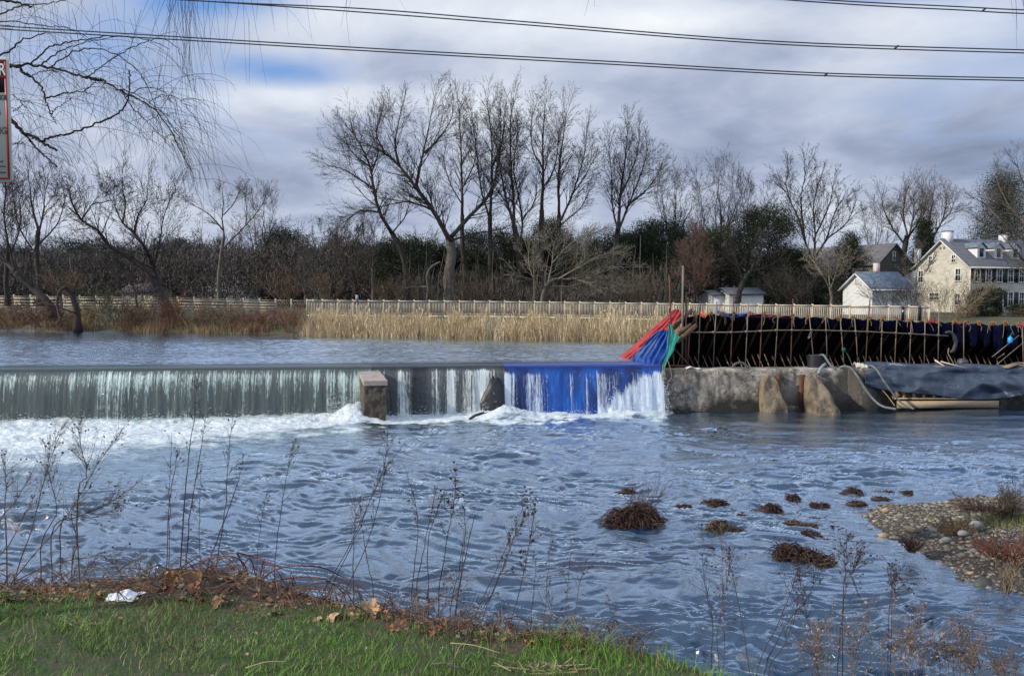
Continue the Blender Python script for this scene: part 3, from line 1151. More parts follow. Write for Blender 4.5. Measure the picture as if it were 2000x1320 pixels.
evergreen('evergreen_tree', 'dark pine crown behind the leaning left bank tree', 170, 592, 478, 230, 112, EVB, 1, 'pine', .42, 170, 80)
evergreen('evergreen_tree', 'dark bluish evergreen at the far left edge of the woods', 30, 592, 488, 210, 114, EVB, 2, 'pine', .42, 150, 80)
evergreen('evergreen_tree', 'dark evergreen clump left of the pale forked tree', 345, 592, 470, 170, 116, EVB, 3, 'pine', .42, 130, 80)
evergreen('evergreen_tree', 'broad dark pine with flat tufted top right of the pale forked tree', 560, 592, 452, 190, 112, EVB, 4, 'pine', .42, 160, 80)
evergreen('evergreen_tree', 'dark pine standing behind the bowed tree', 690, 592, 478, 150, 108, EVO, 5, 'pine', .40, 120, 80)
evergreen('evergreen_tree', 'dark evergreen filling the space under the huge leaning limb', 800, 592, 470, 170, 92, EV, 6, 'round', .40, 140, 80)
evergreen('evergreen_tree', 'dark evergreen mass behind the grove trunks', 965, 592, 455, 190, 92, EV, 7, 'round', .40, 160, 80)
evergreen('evergreen_tree', 'dome topped olive cedar behind the low pale spreading tree', 1078, 592, 430, 100, 96, EVO, 8, 'round', .32, 140, 90)
evergreen('evergreen_tree', 'wide dark evergreen under the lone fan shaped tree', 1185, 592, 462, 180, 92, EV, 9, 'round', .34, 160, 90)
evergreen('evergreen_tree', 'large dark evergreen directly left of the russet larch', 1290, 594, 436, 190, 92, EV, 10, 'round', .34, 190, 90)
evergreen('evergreen_tree', 'olive dark evergreen right behind the russet larch', 1405, 594, 442, 110, 98, EVO, 11, 'round', .34, 130, 90)
evergreen('evergreen_tree', 'big rounded olive evergreen with dense dark crown left of the open twisting tree', 1498, 594, 408, 140, 92, EVO, 12, 'round', .30, 230, 95)
evergreen('evergreen_tree', 'black shaded evergreen hugging the ground left of the small pale tree', 1545, 597, 490, 120, 93, EVK, 13, 'round', .28, 130, 90)
evergreen('evergreen_tree', 'ragged dark conifer with side sprays left of the barn', 1658, 594, 455, 88, 94, EV, 14, 'pine', .30, 110, 90)
evergreen('evergreen_tree', 'black evergreen skirt directly behind the white shed corner', 1622, 597, 540, 70, 91, EVK, 15, 'round', .26, 70, 80)
evergreen('evergreen_tree', 'dark low evergreen between the huge trunk and the next two trunks', 890, 592, 488, 120, 94, EVK, 20, 'round', .38, 110, 80)
evergreen('evergreen_tree', 'dark evergreen directly left of the dome topped cedar', 1025, 592, 470, 120, 94, EVK, 21, 'round', .36, 120, 80)
evergreen('evergreen_tree', 'dark evergreen between the dome topped cedar and the lone fan tree', 1130, 592, 476, 120, 95, EVK, 22, 'round', .36, 120, 80)
evergreen('evergreen_tree', 'dark evergreen at the right foot of the lone fan tree', 1238, 592, 462, 120, 95, EVK, 23, 'round', .36, 120, 80)
evergreen('spruce_tree', 'small pointed spruce behind the stone house chimney', 1802, 575, 432, 66, 106, EV, 16, 'cone', .34, 160, 90)
evergreen('spruce_tree', 'large pointed brownish spruce rising behind the right end of the house', 1952, 600, 340, 190, 104, EV, 17, 'cone', .29, 420, 90)
evergreen('evergreen_bush', 'round clipped dark evergreen bush in front of the house facade', 1925, 618, 566, 80, 74, EVK, 18, 'round', .20, 120, 90)
evergreen('evergreen_bush', 'low dark evergreen bush at the right edge below the facade windows', 1995, 616, 596, 50, 78, EVK, 19, 'round', .18, 50, 80)

# ------------------------------------------------------------------ far woods: one grey brown mass of bare crowns
mb = MB()
rr = random.Random(40)
S, T = [], []
WH = dict(HABIT, n=(0, 4, 3, 2), k=(0, 6, 5, 0), rmin=.022, wig=.14, up=(0, .06, .04, .03))
for k in range(210):
    px = rr.uniform(-260, 1500)
    Y = rr.uniform(104, 150)
    topy = np.interp(px, [-260, 100, 350, 480, 620, 800, 1000, 1500], [470, 460, 444, 438, 440, 448, 440, 435]) + rr.uniform(-4, 34)
    p0 = np.array(at(px, 590, Y))
    Ht = (590 - topy) * Y / FPX
    top = p0 + np.array((rr.gauss(0, .5), rr.gauss(0, .5), Ht * .75))
    S.append((*p0, *((p0 + top) / 2), Ht * .012, Ht * .010))
    S.append((*((p0 + top) / 2), *top, Ht * .010, Ht * .005))
    for j in range(9):
        t = rr.uniform(.25, 1)
        p = p0 + (top - p0) * t
        a = rr.uniform(0, 6.28)
        grow(S, T, tuple(p), norm((math.cos(a), math.sin(a), rr.uniform(.5, 1.6))), Ht * .36 * rr.uniform(.6, 1.1), Ht * .006, 1, rr, WH)
mb.segs(S, 3)
mb.flats(T)
# brushy undergrowth of the same woods
n = 110000
px = RNG.uniform(-260, 1620, n)
Yq = np.where(px > 780, RNG.uniform(112, 145, n), RNG.uniform(96, 140, n))
top = np.interp(px, [-260, 100, 400, 700, 1000, 1620], [492, 496, 482, 484, 488, 500]) + fbm(px * .02, Yq * .1, 3, 9) * 40 - 12
hh = RNG.random(n) ** .8
xw = (px - 1000) / FPX * Yq
z0 = 2.2 + (Yq - 60) * .02
z1 = CAMZ + (578 - top) / FPX * Yq
C = np.stack([xw, Yq, z0 + (z1 - z0) * hh], -1)
Dn = RNG.normal(size=C.shape) * .30 + np.array((0, 0, .5))
mb.flats(np.hstack([C, C + Dn, np.full((n, 1), .05), np.full((n, 1), .02)]))
m_woods = M('far_woods_twigs', (.090, .077, .067), (.048, .043, .038), .18, .95, island=.45, c3=(.092, .068, .058))
mb2 = MB()
n = 16000
px = RNG.uniform(770, 1330, n)
Yq = RNG.uniform(80, 90, n)
xw = (px - 1000) / FPX * Yq
top = 500 + fbm(px * .03, Yq * .2, 3, 12) * 90
hh = RNG.random(n) ** 1.3
z1 = CAMZ + (578 - top) / FPX * Yq
C = np.stack([xw, Yq, 2.2 + (z1 - 2.2) * hh], -1)
Dn = RNG.normal(size=C.shape) * .22 + np.array((0, 0, .55))
mb2.flats(np.hstack([C, C + Dn, np.full((n, 1), .016), np.full((n, 1), .006)]))
S2 = []
for k in range(46):
    q = np.array(at(rr.uniform(780, 1320), 590, rr.uniform(80, 90)))
    e = q + (rr.gauss(0, .5), rr.gauss(0, .4), rr.uniform(3.5, 7.5))
    m_ = (q + e) / 2 + (rr.gauss(0, .15), 0, 0)
    S2 += [(*q, *m_, .055, .042), (*m_, *e, .042, .016)]
mb2.segs(S2, 4)
tag(mb2.build('bare_brush', M('bare_brush_twigs', (.15, .125, .10), (.085, .072, .058), .4, .95, island=.4)), 'grey tangle of bare brush and thin saplings before the dark evergreens', 'brush', kind='stuff')
tag(mb.build('distant_woods', m_woods), 'grey brown mass of leafless woods far behind the railing', 'woods', kind='stuff')

# ------------------------------------------------------------------ shrubs and bank plants
def shrub(name, label, cat, px, pyb, Y, wpx, hpx, n, mat, seed, lean=.0, habit=None, group=None, r=.012, z=None):
    rr = random.Random(seed)
    base = np.array(at(px, pyb, Y))
    m2 = Y / FPX
    S, T = [], []
    H = dict(HABIT, n=(0, 5, 4, 3), k=(0, 5, 3, 0), rmin=.006, up=(0, .03, .02, .01), wig=.12)
    H.update(habit or {})
    for k in range(n):
        a = rr.uniform(0, 6.283)
        sp = rr.random() ** .6
        d = norm((math.cos(a) * sp * wpx * .5 + lean * hpx, math.sin(a) * sp * wpx * .5, hpx * rr.uniform(.55, 1)))
        p = base + np.array((math.cos(a) * sp, math.sin(a) * sp, 0)) * wpx * m2 * .16
        p[2] -= .05
        L_ = math.hypot(sp * wpx * .5, hpx) * m2 * rr.uniform(.55, .95)
        grow(S, T, tuple(p), d, L_, r, 1, rr, H)
    mb = MB()
    mb.segs(S, 3)
    mb.flats(T)
    o = mb.build(name, mat, origin=tuple(base))
    return tag(o, label, cat, group)


SHB = M('shrub_brown', (.17, .11, .065), (.09, .06, .038), 2, .95)
SHR = M('shrub_russet', (.18, .078, .05), (.10, .045, .032), 2, .95)
SHT = M('shrub_tan', (.25, .195, .12), (.13, .10, .065), 2, .95)
SHG = M('shrub_olive', (.095, .10, .045), (.05, .052, .028), 2, .95)
for i, (px, pyb, w_, h_, m_, Y, lab) in enumerate([
        (22, 640, 120, 42, SHB, 55, 'low brown brush at the waterline on the far left'),
        (90, 638, 110, 45, SHR, 55, 'reddish brown brush left of the hollow stump'),
        (118, 575, 90, 52, SHB, 62, 'brown twiggy bush crown above the hollow stump'),
        (215, 628, 130, 60, SHG, 56, 'greenish shrub in front of the slat fence'),
        (262, 640, 100, 50, SHB, 55, 'brown weeds below the white building on the left bank'),
        (335, 640, 50, 58, SHR, 54, 'dark red shrub at the foot of the leaning tree'),
        (405, 640, 90, 44, SHB, 54, 'brown brush between the leaning tree and the cattails'),
        (440, 642, 90, 50, SHB, 53, 'brown domed bush below the lattice fence'),
        (505, 645, 90, 46, SHR, 52, 'dark russet bush at the waterline beside another'),
        (568, 648, 70, 52, SHR, 50, 'dark twiggy bush right at the left end of the cattails'),
        (555, 590, 90, 62, SHB, 82, 'brown shrub behind the fence below the pine'),
        (640, 590, 80, 55, SHB, 84, 'brown shrub behind the railing left of the gauge post'),
        (760, 590, 90, 50, SHB, 82, 'dull brown thicket behind the railing under the bowed tree'),
        (930, 590, 120, 40, SHB, 82, 'brown undergrowth behind the railing right of the huge trunk'),
        (1250, 592, 70, 50, SHT, 80, 'small tan shrub behind the railing near the larch'),
        (1540, 596, 110, 70, TWD, 76, 'dark bare shrub before the black evergreen'),
        (1735, 602, 90, 45, TWB, 72, 'bare grey shrub in front of the white shed side'),
        (1775, 604, 70, 50, TW, 73, 'dense grey shrub between shed and stone house'),
        (1850, 628, 130, 85, SHT, 66, 'tall tan bare shrub spreading before the stone gable'),
        (1885, 620, 60, 22, SHB, 72, 'low brown border plants before the dark bush'),
        (1970, 620, 90, 16, SHB, 74, 'low brown hedge under the house facade')]):
    shrub('bare_shrub', lab, 'shrub', px, pyb, Y, w_, h_, 34 if w_ < 100 else 46, m_, 200 + i, habit=dict(rmin=.011 if Y > 50 else .008))

# tan bank grass on the left, cattails along the far bank
def blades(mb, P, Hh, lean, wdt, n_seg=3):
    m = len(P)
    a = RNG.uniform(0, 6.283, m)
    dirv = np.stack([np.cos(a), np.sin(a), np.zeros(m)], -1)
    b = RNG.uniform(0, 3.1416, m)
    side = np.stack([np.cos(b), np.sin(b) * .5, np.zeros(m)], -1)
    rows = []
    for i in range(n_seg + 1):
        t = i / n_seg
        c = P + dirv * (lean * Hh * t ** 1.8)[:, None] + np.array((0, 0, 1.0)) * (Hh * (t - .25 * lean * t * t))[:, None]
        ww = wdt * (1 - .85 * t ** 1.5)
        rows += [c - side * ww[:, None], c + side * ww[:, None]]
    V = np.stack(rows, 1)
    k = 2 * (n_seg + 1)
    Fq = []
    for i in range(n_seg):
        Fq.append(np.stack([np.arange(m) * k + 2 * i, np.arange(m) * k + 2 * i + 1, np.arange(m) * k + 2 * i + 3, np.arange(m) * k + 2 * i + 2], -1))
    return mb.add(V.reshape(-1, 3), np.concatenate(Fq))


n = 17000
xw = RNG.uniform(-12.9, 12.5, n)
d_ = RNG.random(n) ** 1.2 * 5.0 - .5
yw = np.interp(xw, FBX, FBY) + d_
pxx = 1000 + FPX * xw / yw
ok = (pxx > 575 + RNG.normal(0, 10, n)) & (vnoise(xw * .9, yw * .9, 3) > RNG.random(n) * .55)
xw, yw, d_ = xw[ok], yw[ok], d_[ok]
P = np.stack([xw, yw, np.maximum(far_z(xw, yw), 1.66) - .05], -1)
clump = vnoise(xw * 1.7, yw * .6, 12)
Hh = RNG.uniform(.42, 1.12, len(P)) * (.50 + 1.05 * clump) * np.where(d_ < .4, .8, 1)
mb = MB()
blades(mb, P, Hh, RNG.normal(0, .36, len(P)), RNG.uniform(.010, .026, len(P)))
k = RNG.random(len(P)) < .10
hd = P[k] + np.array((0, 0, 1)) * (Hh[k] * RNG.uniform(.95, 1.3, k.sum()))[:, None]
mb.segs(np.hstack([P[k], hd, np.full((k.sum(), 1), .007), np.full((k.sum(), 1), .006)]), 3)
mb.segs(np.hstack([hd - np.array((0, 0, .18)), hd + RNG.normal(size=hd.shape) * .02, np.full((k.sum(), 1), .026), np.full((k.sum(), 1), .018)]), 4)
m_cat = M('cattail_straw', (.55, .43, .26), (.34, .255, .145), 1.1, .85, island=.5, c3=(.58, .48, .32))
tag(mb.build('cattail_reeds', m_cat), 'band of dry straw coloured cattails along the far waterline', 'cattails', kind='stuff')

n = 14000
xw = RNG.uniform(-48, -9, n)
d_ = RNG.random(n) * 4.5 - .35
yw = np.interp(xw, FBX, FBY) + d_
pxx = 1000 + FPX * xw / yw
ok = (pxx < 600) & (vnoise(xw * .5, yw * .5, 31) > .30 + RNG.random(n) * .3)
xw, yw = xw[ok], yw[ok]
P = np.stack([xw, yw, np.maximum(far_z(xw, yw), 1.68) - .03], -1)
mb = MB()
blades(mb, P, RNG.uniform(.3, .95, len(P)) * (.5 + vnoise(xw * .8, yw * .3, 2)), RNG.normal(0, .5, len(P)), RNG.uniform(.01, .03, len(P)))
m_bg = M('dry_bank_grass', (.29, .20, .105), (.13, .085, .045), .6, .9, island=.5, c3=(.10, .052, .032))
tag(mb.build('dry_grass', m_bg), 'dry brown and tan grass tangled along the left far bank', 'grass', kind='stuff')
# ------------------------------------------------------------------ water
UL, UR = -34.0, u_of(1292)


def water_mat(name, deep, aer, rough, b1, b2, strength, stretch=(1, 1, 1), ior=1.45, gloss=.2):
    m, nt, b = newmat(name)
    v = coords(nt, 'Object', stretch)
    a1 = N(nt, 'ShaderNodeAttribute', attribute_name='aeration')
    col = mixc(nt, a1.outputs['Fac'], deep, aer)
    b.inputs['Roughness'].default_value = rough
    b.inputs['IOR'].default_value = ior
    b.inputs['Specular IOR Level'].default_value = 1.0
    h1 = noise(nt, v, b1, 4, .55, .6)
    h2 = noise(nt, v, b2, 4, .6, .4)
    h = math_(nt, 'ADD', h1, math_(nt, 'MULTIPLY', h2, .8))
    bp = N(nt, 'ShaderNodeBump', i_Strength=strength, i_Distance=.05)
    nt.links.new(h, bp.inputs['Height'])
    nt.links.new(bp.outputs[0], b.inputs['Normal'])
    gl = N(nt, 'ShaderNodeBsdfGlossy', i_Roughness=rough)
    gl.inputs['Color'].default_value = (.80, .91, 1, 1)
    nt.links.new(bp.outputs[0], gl.inputs['Normal'])
    m0 = nt.nodes.new('ShaderNodeMixShader')
    lw = N(nt, 'ShaderNodeLayerWeight')
    nt.links.new(bp.outputs[0], lw.inputs['Normal'])
    nt.links.new(ramp(nt, lw.outputs['Facing'], gloss), m0.inputs[0])
    nt.links.new(b.outputs[0], m0.inputs[1])
    nt.links.new(gl.outputs[0], m0.inputs[2])
    # foam
    a2 = N(nt, 'ShaderNodeAttribute', attribute_name='foam')
    vf = coords(nt, 'Object', (1, 1.0, 1))
    nf = noise(nt, coords(nt, 'Object', (.8, 1.5, 1), (0, 0, .25)), 2.3, 10, .70, 1.1)
    ff = math_(nt, 'ADD', math_(nt, 'MULTIPLY', a2.outputs['Fac'], 1.25), math_(nt, 'MULTIPLY_ADD', nf, 1.5, -1.02))
    ff = ramp(nt, ff, [(.12, 0.0), (.80, 1.0)])
    ffm = math_(nt, 'MULTIPLY', ff, ramp(nt, a2.outputs['Fac'], [(.02, 0.0), (.18, 1.0)]))
    foam = N(nt, 'ShaderNodeBsdfPrincipled', i_Roughness=.6)
    fc = mixc(nt, ramp(nt, noise(nt, vf, 5.5, 6), [(.35, 0.0), (.65, 1.0)]), (.44, .52, .53), (.66, .70, .73))
    nt.links.new(fc, foam.inputs['Base Color'])
    bf = N(nt, 'ShaderNodeBump', i_Strength=.9, i_Distance=.12)
    nt.links.new(noise(nt, vf, 4.5, 7), bf.inputs['Height'])
    nt.links.new(bf.outputs[0], foam.inputs['Normal'])
    mx = nt.nodes.new('ShaderNodeMixShader')
    nt.links.new(ffm, mx.inputs[0])
    nt.links.new(m0.outputs[0], mx.inputs[1])
    nt.links.new(foam.outputs[0], mx.inputs[2])
    nt.links.new(mx.outputs[0], nt.nodes['Material Output'].inputs[0])
    nt.links.new(col, b.inputs['Base Color'])
    return m


# lower river : fan shaped grid, finer near the bank
ns, ntt = 980, 900
s = np.linspace(-1.25, 1.25, ns)
t = np.linspace(0, 1, ntt)
Sg, Tg = np.meshgrid(s, t)
Ymax = (DY0 + .25) / (1 - DK * Sg)
Yg = 1 / ((1 - Tg) / 6.3 + Tg / Ymax)
Xg = Sg * Yg
px = 1000 + FPX * Sg
off = (DY0 + DK * Xg - Yg) * DC           # metres downstream of the dam line
# flow goes left-back to right-front
fa = R(-14)
fx, fy = math.cos(fa), math.sin(fa)
ux = Xg * fx + Yg * fy
uy = -Xg * fy + Yg * fx
wx = ux + (fbm(Xg * .5, Yg * .5, 3, 50) - .5) * 1.6
wy = uy + (fbm(Xg * .5, Yg * .5, 3, 60) - .5) * 1.6


def ridged(x, y, seed):
    n_ = 2 * vnoise(x, y, seed) - 1
    return 1.06 - np.sqrt(n_ * n_ + .04)


calm = sstep(1290, 1600, px) * sstep(935, 830, 575 + 4.3 * FPX / Yg)
rough_zone = .72 + 1.0 * sstep(.25, .8, fbm(Xg * .20, Yg * .34, 3, 71))
hh = (fbm(wx * .28, wy * .42, 2, 1) - .5) * .16
hh = hh + (ridged(wx * .42, wy * 1.5, 2) ** 1.6 - .4) * .060 * rough_zone
hh = hh + (ridged(wx * .95, wy * 3.1, 3) ** 1.4 - .4) * .062 * rough_zone
hh = hh + (ridged(wx * 1.9, wy * 5.2, 13) ** 1.3 - .4) * .078 * sstep(34, 22, Yg) * rough_zone
hh = hh + (ridged(wx * 3.6, wy * 9.0, 4) ** 1.2 - .45) * .062 * sstep(24, 14, Yg) * rough_zone
hh = hh + (vnoise(wx * 8, wy * 17, 6) - .5) * .036 * sstep(15, 9, Yg)
hc = (vnoise(Xg * .35, Yg * 1.5 + Xg * .15, 9) - .5) * .050 + (vnoise(Xg * .9, Yg * 3.4, 10) - .5) * .022
hh = hh * (1 - .95 * calm) + hc * calm * 1.0
# shelter around the gravel bar
sb = poly_sd(Xg, Yg, BARW)
hh *= .35 + .65 * sstep(0, 2.2, -sb)
# foam below the fall
E = np.interp(px, [-400, 0, 150, 330, 480, 600, 690, 760, 900, 1100, 1290, 1320, 1345, 3000], [9.4, 8.6, 7.6, 6.2, 4.6, 3.9, 3.2, 2.9, 2.6, 2.2, 1.5, .8, .0, 0])
wob = (fbm(Xg * .8, Yg * .8, 4, 33) - .5)
wob = wob + (fbm(Xg * 2.2, Yg * 4.5, 4, 35) - .5) * .8
foam = sstep(E * 1.25 + wob * 3.0, E * .50 + wob * 2.2, off) * sstep(1338, 1290, px)
tr = sstep(.60, .74, fbm(wx * .45, wy * 1.5, 4, 80)) * sstep(16, 4, off) * sstep(950, 200, px) * .62
tr2 = sstep(.60, .76, fbm(wx * .6, wy * 2.4, 4, 90)) * .24 * (1 - calm) * sstep(2, 8, off)
foam = np.maximum(foam, np.maximum(tr, tr2))
aer = np.clip(sstep(E + 7.5, E * .5, off) * sstep(900, 300, px) * .9 + foam * .6, 0, 1)
boil = sstep(E * .95, 0.3, off) * sstep(1335, 1270, px)
far = 1 + 0 * Xg
hh += boil * ((fbm(Xg * 1.1, Yg * 1.9, 5, 41) - .42) * .22 + (ridged(Xg * 3.2, Yg * 4.6, 43) - .5) * .07 + (vnoise(Xg * 7, Yg * 10, 47) - .5) * .045)
side = np.exp(-((px - 690) / 40.) ** 2) * np.exp(-((off - .7) / .7) ** 2) * .42 + np.exp(-((px - 985) / 45.) ** 2) * np.exp(-((off - .9) / .6) ** 2) * .34 + np.exp(-((px - 1240) / 60.) ** 2) * np.exp(-((off - .8) / .5) ** 2) * .18
hh += side * (.7 + .6 * fbm(Xg * 3, Yg * 3, 3, 44))
Zg = WLO + hh
mb = MB()
mb.grid(np.stack([Xg, Yg, Zg], -1))
m_low = water_mat('river_water_lower', (.004, .030, .074), (.050, .115, .128), .035, 5.0, 15.0, .30, (1, 1.8, 1), 1.45, [(.36, 0.0), (.50, .08), (.64, .58), (.82, .84), (.99, .84)])
tag(mb.build('river_water', m_low, smooth=True, attrs={'foam': foam, 'aeration': aer}), kind='structure')

# upper pool
s = np.linspace(-1.3, 1.5, 900)
t = np.linspace(0, 1, 420)
Sg, Tg = np.meshgrid(s, t)
Y0 = (DY0 + .45) / (1 - DK * np.minimum(Sg, 3))
Y1 = np.interp(Sg * 52, FBX, FBY) + 6
Y1 = np.maximum(Y1, Y0 + .5)
Yg = 1 / ((1 - Tg) / Y0 + Tg / Y1)
Xg = Sg * Yg
keep = Xg < dam(u_of(1318), 0, 0)[0] + 40
off = (DY0 + DK * Xg - Yg) * DC
dfar = np.interp(Xg, FBX, FBY) - Yg
chop = sstep(-.5, -2.2, off) * (.14 + .86 * sstep(1.0, 5.5, dfar)) * (.55 + .75 * fbm(Xg * .12, Yg * .3, 2, 15)) * (1 - .75 * sstep(-11, -16, Xg) * sstep(7, 15, dfar * -1 + 20) * sstep(22, 12, dfar))
Zg = WUP + .015 + chop * ((vnoise(Xg * .5, Yg * 1.1, 5) - .5) * .03 + (ridged(Xg * 1.9, Yg * 4.6, 7) - .5) * .034 + (ridged(Xg * 4.2, Yg * 9.6, 8) - .5) * .024)
foam = sstep(.5, .9, np.exp(-((off + .62) / .20) ** 2)) * .85 * (fbm(Xg * 2, Yg * 4, 3, 5))
mb = MB()
mb.grid(np.stack([Xg, Yg, Zg], -1))
ug = (Xg - off * NX) / UX
dry = ((ug > UR - .4) & (off > -4.4)).ravel()
mb.f[0] = mb.f[0][~dry[mb.f[0]].all(1)]
m_up = water_mat('river_water_upper', (.045, .055, .062), (.05, .07, .07), .05, 5.0, 14.0, .22, (1, 2.4, 1), 1.5, [(.50, .25), (.75, .65), (.95, 1.0)])
tag(mb.build('pool_water', m_up, smooth=True, attrs={'foam': foam, 'aeration': foam * 0}), kind='structure')

# ------------------------------------------------------------------ the dam
m_conc, nt, b = newmat('weathered_concrete')
v = coords(nt, 'Object')
f1 = ramp(nt, noise(nt, v, .55, 9, .66, .3), [(.44, 0.0), (.56, 1.0)])
c = mixc(nt, f1, (.53, .475, .385), (.095, .085, .068))
f2 = ramp(nt, noise(nt, v, 5.5, 8, .65), [(.42, 0.0), (.64, 1.0)])
c = mixc(nt, math_(nt, 'MULTIPLY', f2, .62), c, (.075, .066, .055))
f4 = ramp(nt, noise(nt, coords(nt, 'Object', (1, 1, .15)), 3.2, 6), [(.52, 0.0), (.66, .65)])
c = mixc(nt, f4, c, (.045, .040, .034))
vc = N(nt, 'ShaderNodeTexVoronoi', i_Scale=.8, feature='DISTANCE_TO_EDGE')
wv_ = N(nt, 'ShaderNodeVectorMath', operation='ADD')
nw = N(nt, 'ShaderNodeTexNoise', i_Scale=3.0, i_Detail=5)
nt.links.new(v, nw.inputs['Vector'])
nt.links.new(v, wv_.inputs[0])
nt.links.new(nw.outputs['Color'], wv_.inputs[1])
nt.links.new(wv_.outputs[0], vc.inputs['Vector'])
c = mixc(nt, ramp(nt, vc.outputs['Distance'], [(.004, .85), (.016, 0.0)]), c, (.03, .027, .023))
sz = nt.nodes.new('ShaderNodeSeparateXYZ')
tcg = nt.nodes.new('ShaderNodeNewGeometry')
nt.links.new(tcg.outputs['Position'], sz.inputs[0])
wet = math_(nt, 'ADD', sz.outputs[2], math_(nt, 'MULTIPLY_ADD', noise(nt, v, .9, 7, .6), 2.6, -1.25))
wf = ramp(nt, wet, [(.14, 1.0), (.70, 0.0)])
c = mixc(nt, wf, c, (.020, .021, .014))
nt.links.new(c, b.inputs['Base Color'])
b.inputs['Roughness'].default_value = .85
bump(nt, b, math_(nt, 'ADD', noise(nt, v, 3, 8, .7), math_(nt, 'MULTIPLY', noise(nt, v, 24, 5), .3)), .9, .06)

m_wetwall = M('wet_dam_face', (.066, .072, .071), (.034, .039, .041), 2.2, .40, .8, 9, c3=(.05, .049, .045), stretch=(1, 1, .5), bdist=.05)

UB = u_of(985)


def wall_block(mb, u0, u1, prof, nu=40, seed=0, amp=.03):
    """extrude a profile of (off,z) along the dam with a rough face"""
    u = np.linspace(u0, u1, nu)
    G = np.zeros((len(prof), nu, 3))
    for i, (o_, z_) in enumerate(prof):
        nz = (fbm(u * 1.1 + 9, np.full(nu, z_ * 1.3 + i * .7), 4, seed) - .5) * 2 * amp
        for j in range(nu):
            G[i, j] = dam(u[j], o_ + (nz[j] if 0 < i < len(prof) - 1 else 0), z_ + (nz[j] * .5 if 0 < i < len(prof) - 1 else 0))
    mb.grid(G)
    for e, fl in ((0, False), (-1, True)):
        ring = [G[i, e] for i in range(len(prof))]
        k = mb.n
        mb.add(ring, [list(range(len(prof)))[::-1] if fl else list(range(len(prof)))])


weir = thing('concrete_weir', 'long low concrete weir with water sheeting over its crest', 'weir', dam(u_of(500), 0, 0))
prof = [(-1.6, -1.0), (-1.5, 1.2), (-.7, 1.64), (-.25, 1.68), (-.02, 1.60), (.06, 1.35), (.08, 1.0), (.10, .6), (.12, .2), (.14, -.3), (.2, -1.0)]
mb = MB()
wall_block(mb, UL, u_of(730), prof, 130, 3, .045)
mb.build('spillway_wall', m_wetwall, weir, smooth=True)
mb = MB()
wall_block(mb, u_of(730) + .01, u_of(1291), prof, 70, 4, .10)
mb.build('spillway_wall', M('black_wet_dam_face', (.022, .026, .030), (.008, .010, .014), 2.0, .35, .9, 7, bdist=.07), weir, smooth=True)

# pier between the two falls
pier = thing('concrete_pier', 'square brown concrete pier with sloping cap dividing the falls', 'pier', pl(730, 826, 1.5))


def pxbox(front, back, Yf, zb):
    pass


F_ = [np.array(pl(x, y, 1.25)) for x, y in ((711, 744), (756, 743), (752, 828), (708, 828))]
B_ = [np.array(pl(x, y, -.35)) for x, y in ((698, 719), (735, 718))]
bl, br = B_[0].copy(), B_[1].copy()
bl[2] = br[2] = -.5
for q in (F_[2], F_[3]):
    q[2] = -.5
mb = MB()
nq = 12


def patch(a, b_, c, d, nu=10, nv=10, amp=.02, seed=1):
    u, v_ = np.meshgrid(np.linspace(0, 1, nu), np.linspace(0, 1, nv))
    P = (a * ((1 - u) * (1 - v_))[..., None] + b_ * (u * (1 - v_))[..., None] + c * (u * v_)[..., None] + d * ((1 - u) * v_)[..., None])
    nn = np.cross(b_ - a, d - a)
    nn = nn / np.linalg.norm(nn)
    e = np.minimum(np.minimum(u, 1 - u), np.minimum(v_, 1 - v_)) > 0
    P += nn * (((fbm(P[..., 0] * 4 + P[..., 1] * 3, P[..., 2] * 4, 4, seed) - .5) * 2 * amp) * e)[..., None]
    return P


body_top = [F_[0] - (0, 0, .16), F_[1] - (0, 0, .16), B_[1] - (0, 0, .10), B_[0] - (0, 0, .10)]
mb.grid(patch(F_[3], F_[2], body_top[1], body_top[0], 22, 34, .075, 1))
mb.grid(patch(F_[2], br, body_top[2], body_top[1], 12, 20, .03, 2))
mb.grid(patch(bl, F_[3], body_top[0], body_top[3], 12, 20, .03, 3))
mb.grid(patch(br, bl, body_top[3], body_top[2], 6, 6, .0, 4))
m_pier = M('pier_concrete', (.125, .102, .080), (.034, .028, .022), 3.5, .9, .9, 16, c3=(.045, .038, .030), stretch=(1, 1, .5), bdist=.05)
mb.build('pier_body', m_pier, pier, smooth=True)
mb = MB()
g = .03
Ft = [F_[0], F_[1], B_[1], B_[0]]
cen = sum(Ft) / 4
Ot = [p + (p - cen) / np.linalg.norm(p - cen) * g for p in Ft]
Ob = [p + (q - p) * 0 + (q - cen) / np.linalg.norm(q - cen) * g for p, q in zip(body_top, Ft)]
mb.grid(patch(Ot[0], Ot[1], Ot[2], Ot[3], 8, 8, .008, 5))
for i in range(4):
    a, c_ = i, (i + 1) % 4
    mb.grid(patch(Ob[a], Ob[c_], Ot[c_], Ot[a], 8, 3, .006, 6 + i))
m_cap = M('pier_cap_concrete', (.38, .33, .30), (.22, .18, .155), 4, .8, .5, 30)
mb.build('cap', m_cap, pier)

# rounded boulder beside the blue section
c0 = np.array(pl(962, 770, .12))
mb = MB()
V_ = IC3V * np.array((.46, .40, 1.0))
V_[:, :2] *= (1.15 - .35 * np.clip(IC3V[:, 2:3], 0, 1) ** 2) * np.where(IC3V[:, 2:3] < .2, 1.12, 1)
V_ *= (1 + (fbm(IC3V[:, 0] * 2 + 5, IC3V[:, 2] * 2.4 + IC3V[:, 1] * 1.5, 4, 8) - .5) * .75)[:, None]
mb.add(V_ + np.array((c0[0], c0[1], .32)), IC3F)
tag(mb.build('boulder', M('wet_black_rock', (.020, .021, .023), (.008, .009, .011), 4, .45, .9, 10), origin=(c0[0], c0[1], .3), smooth=True), 'dark rounded wet boulder jutting through the fall beside the blue lining', 'boulder')

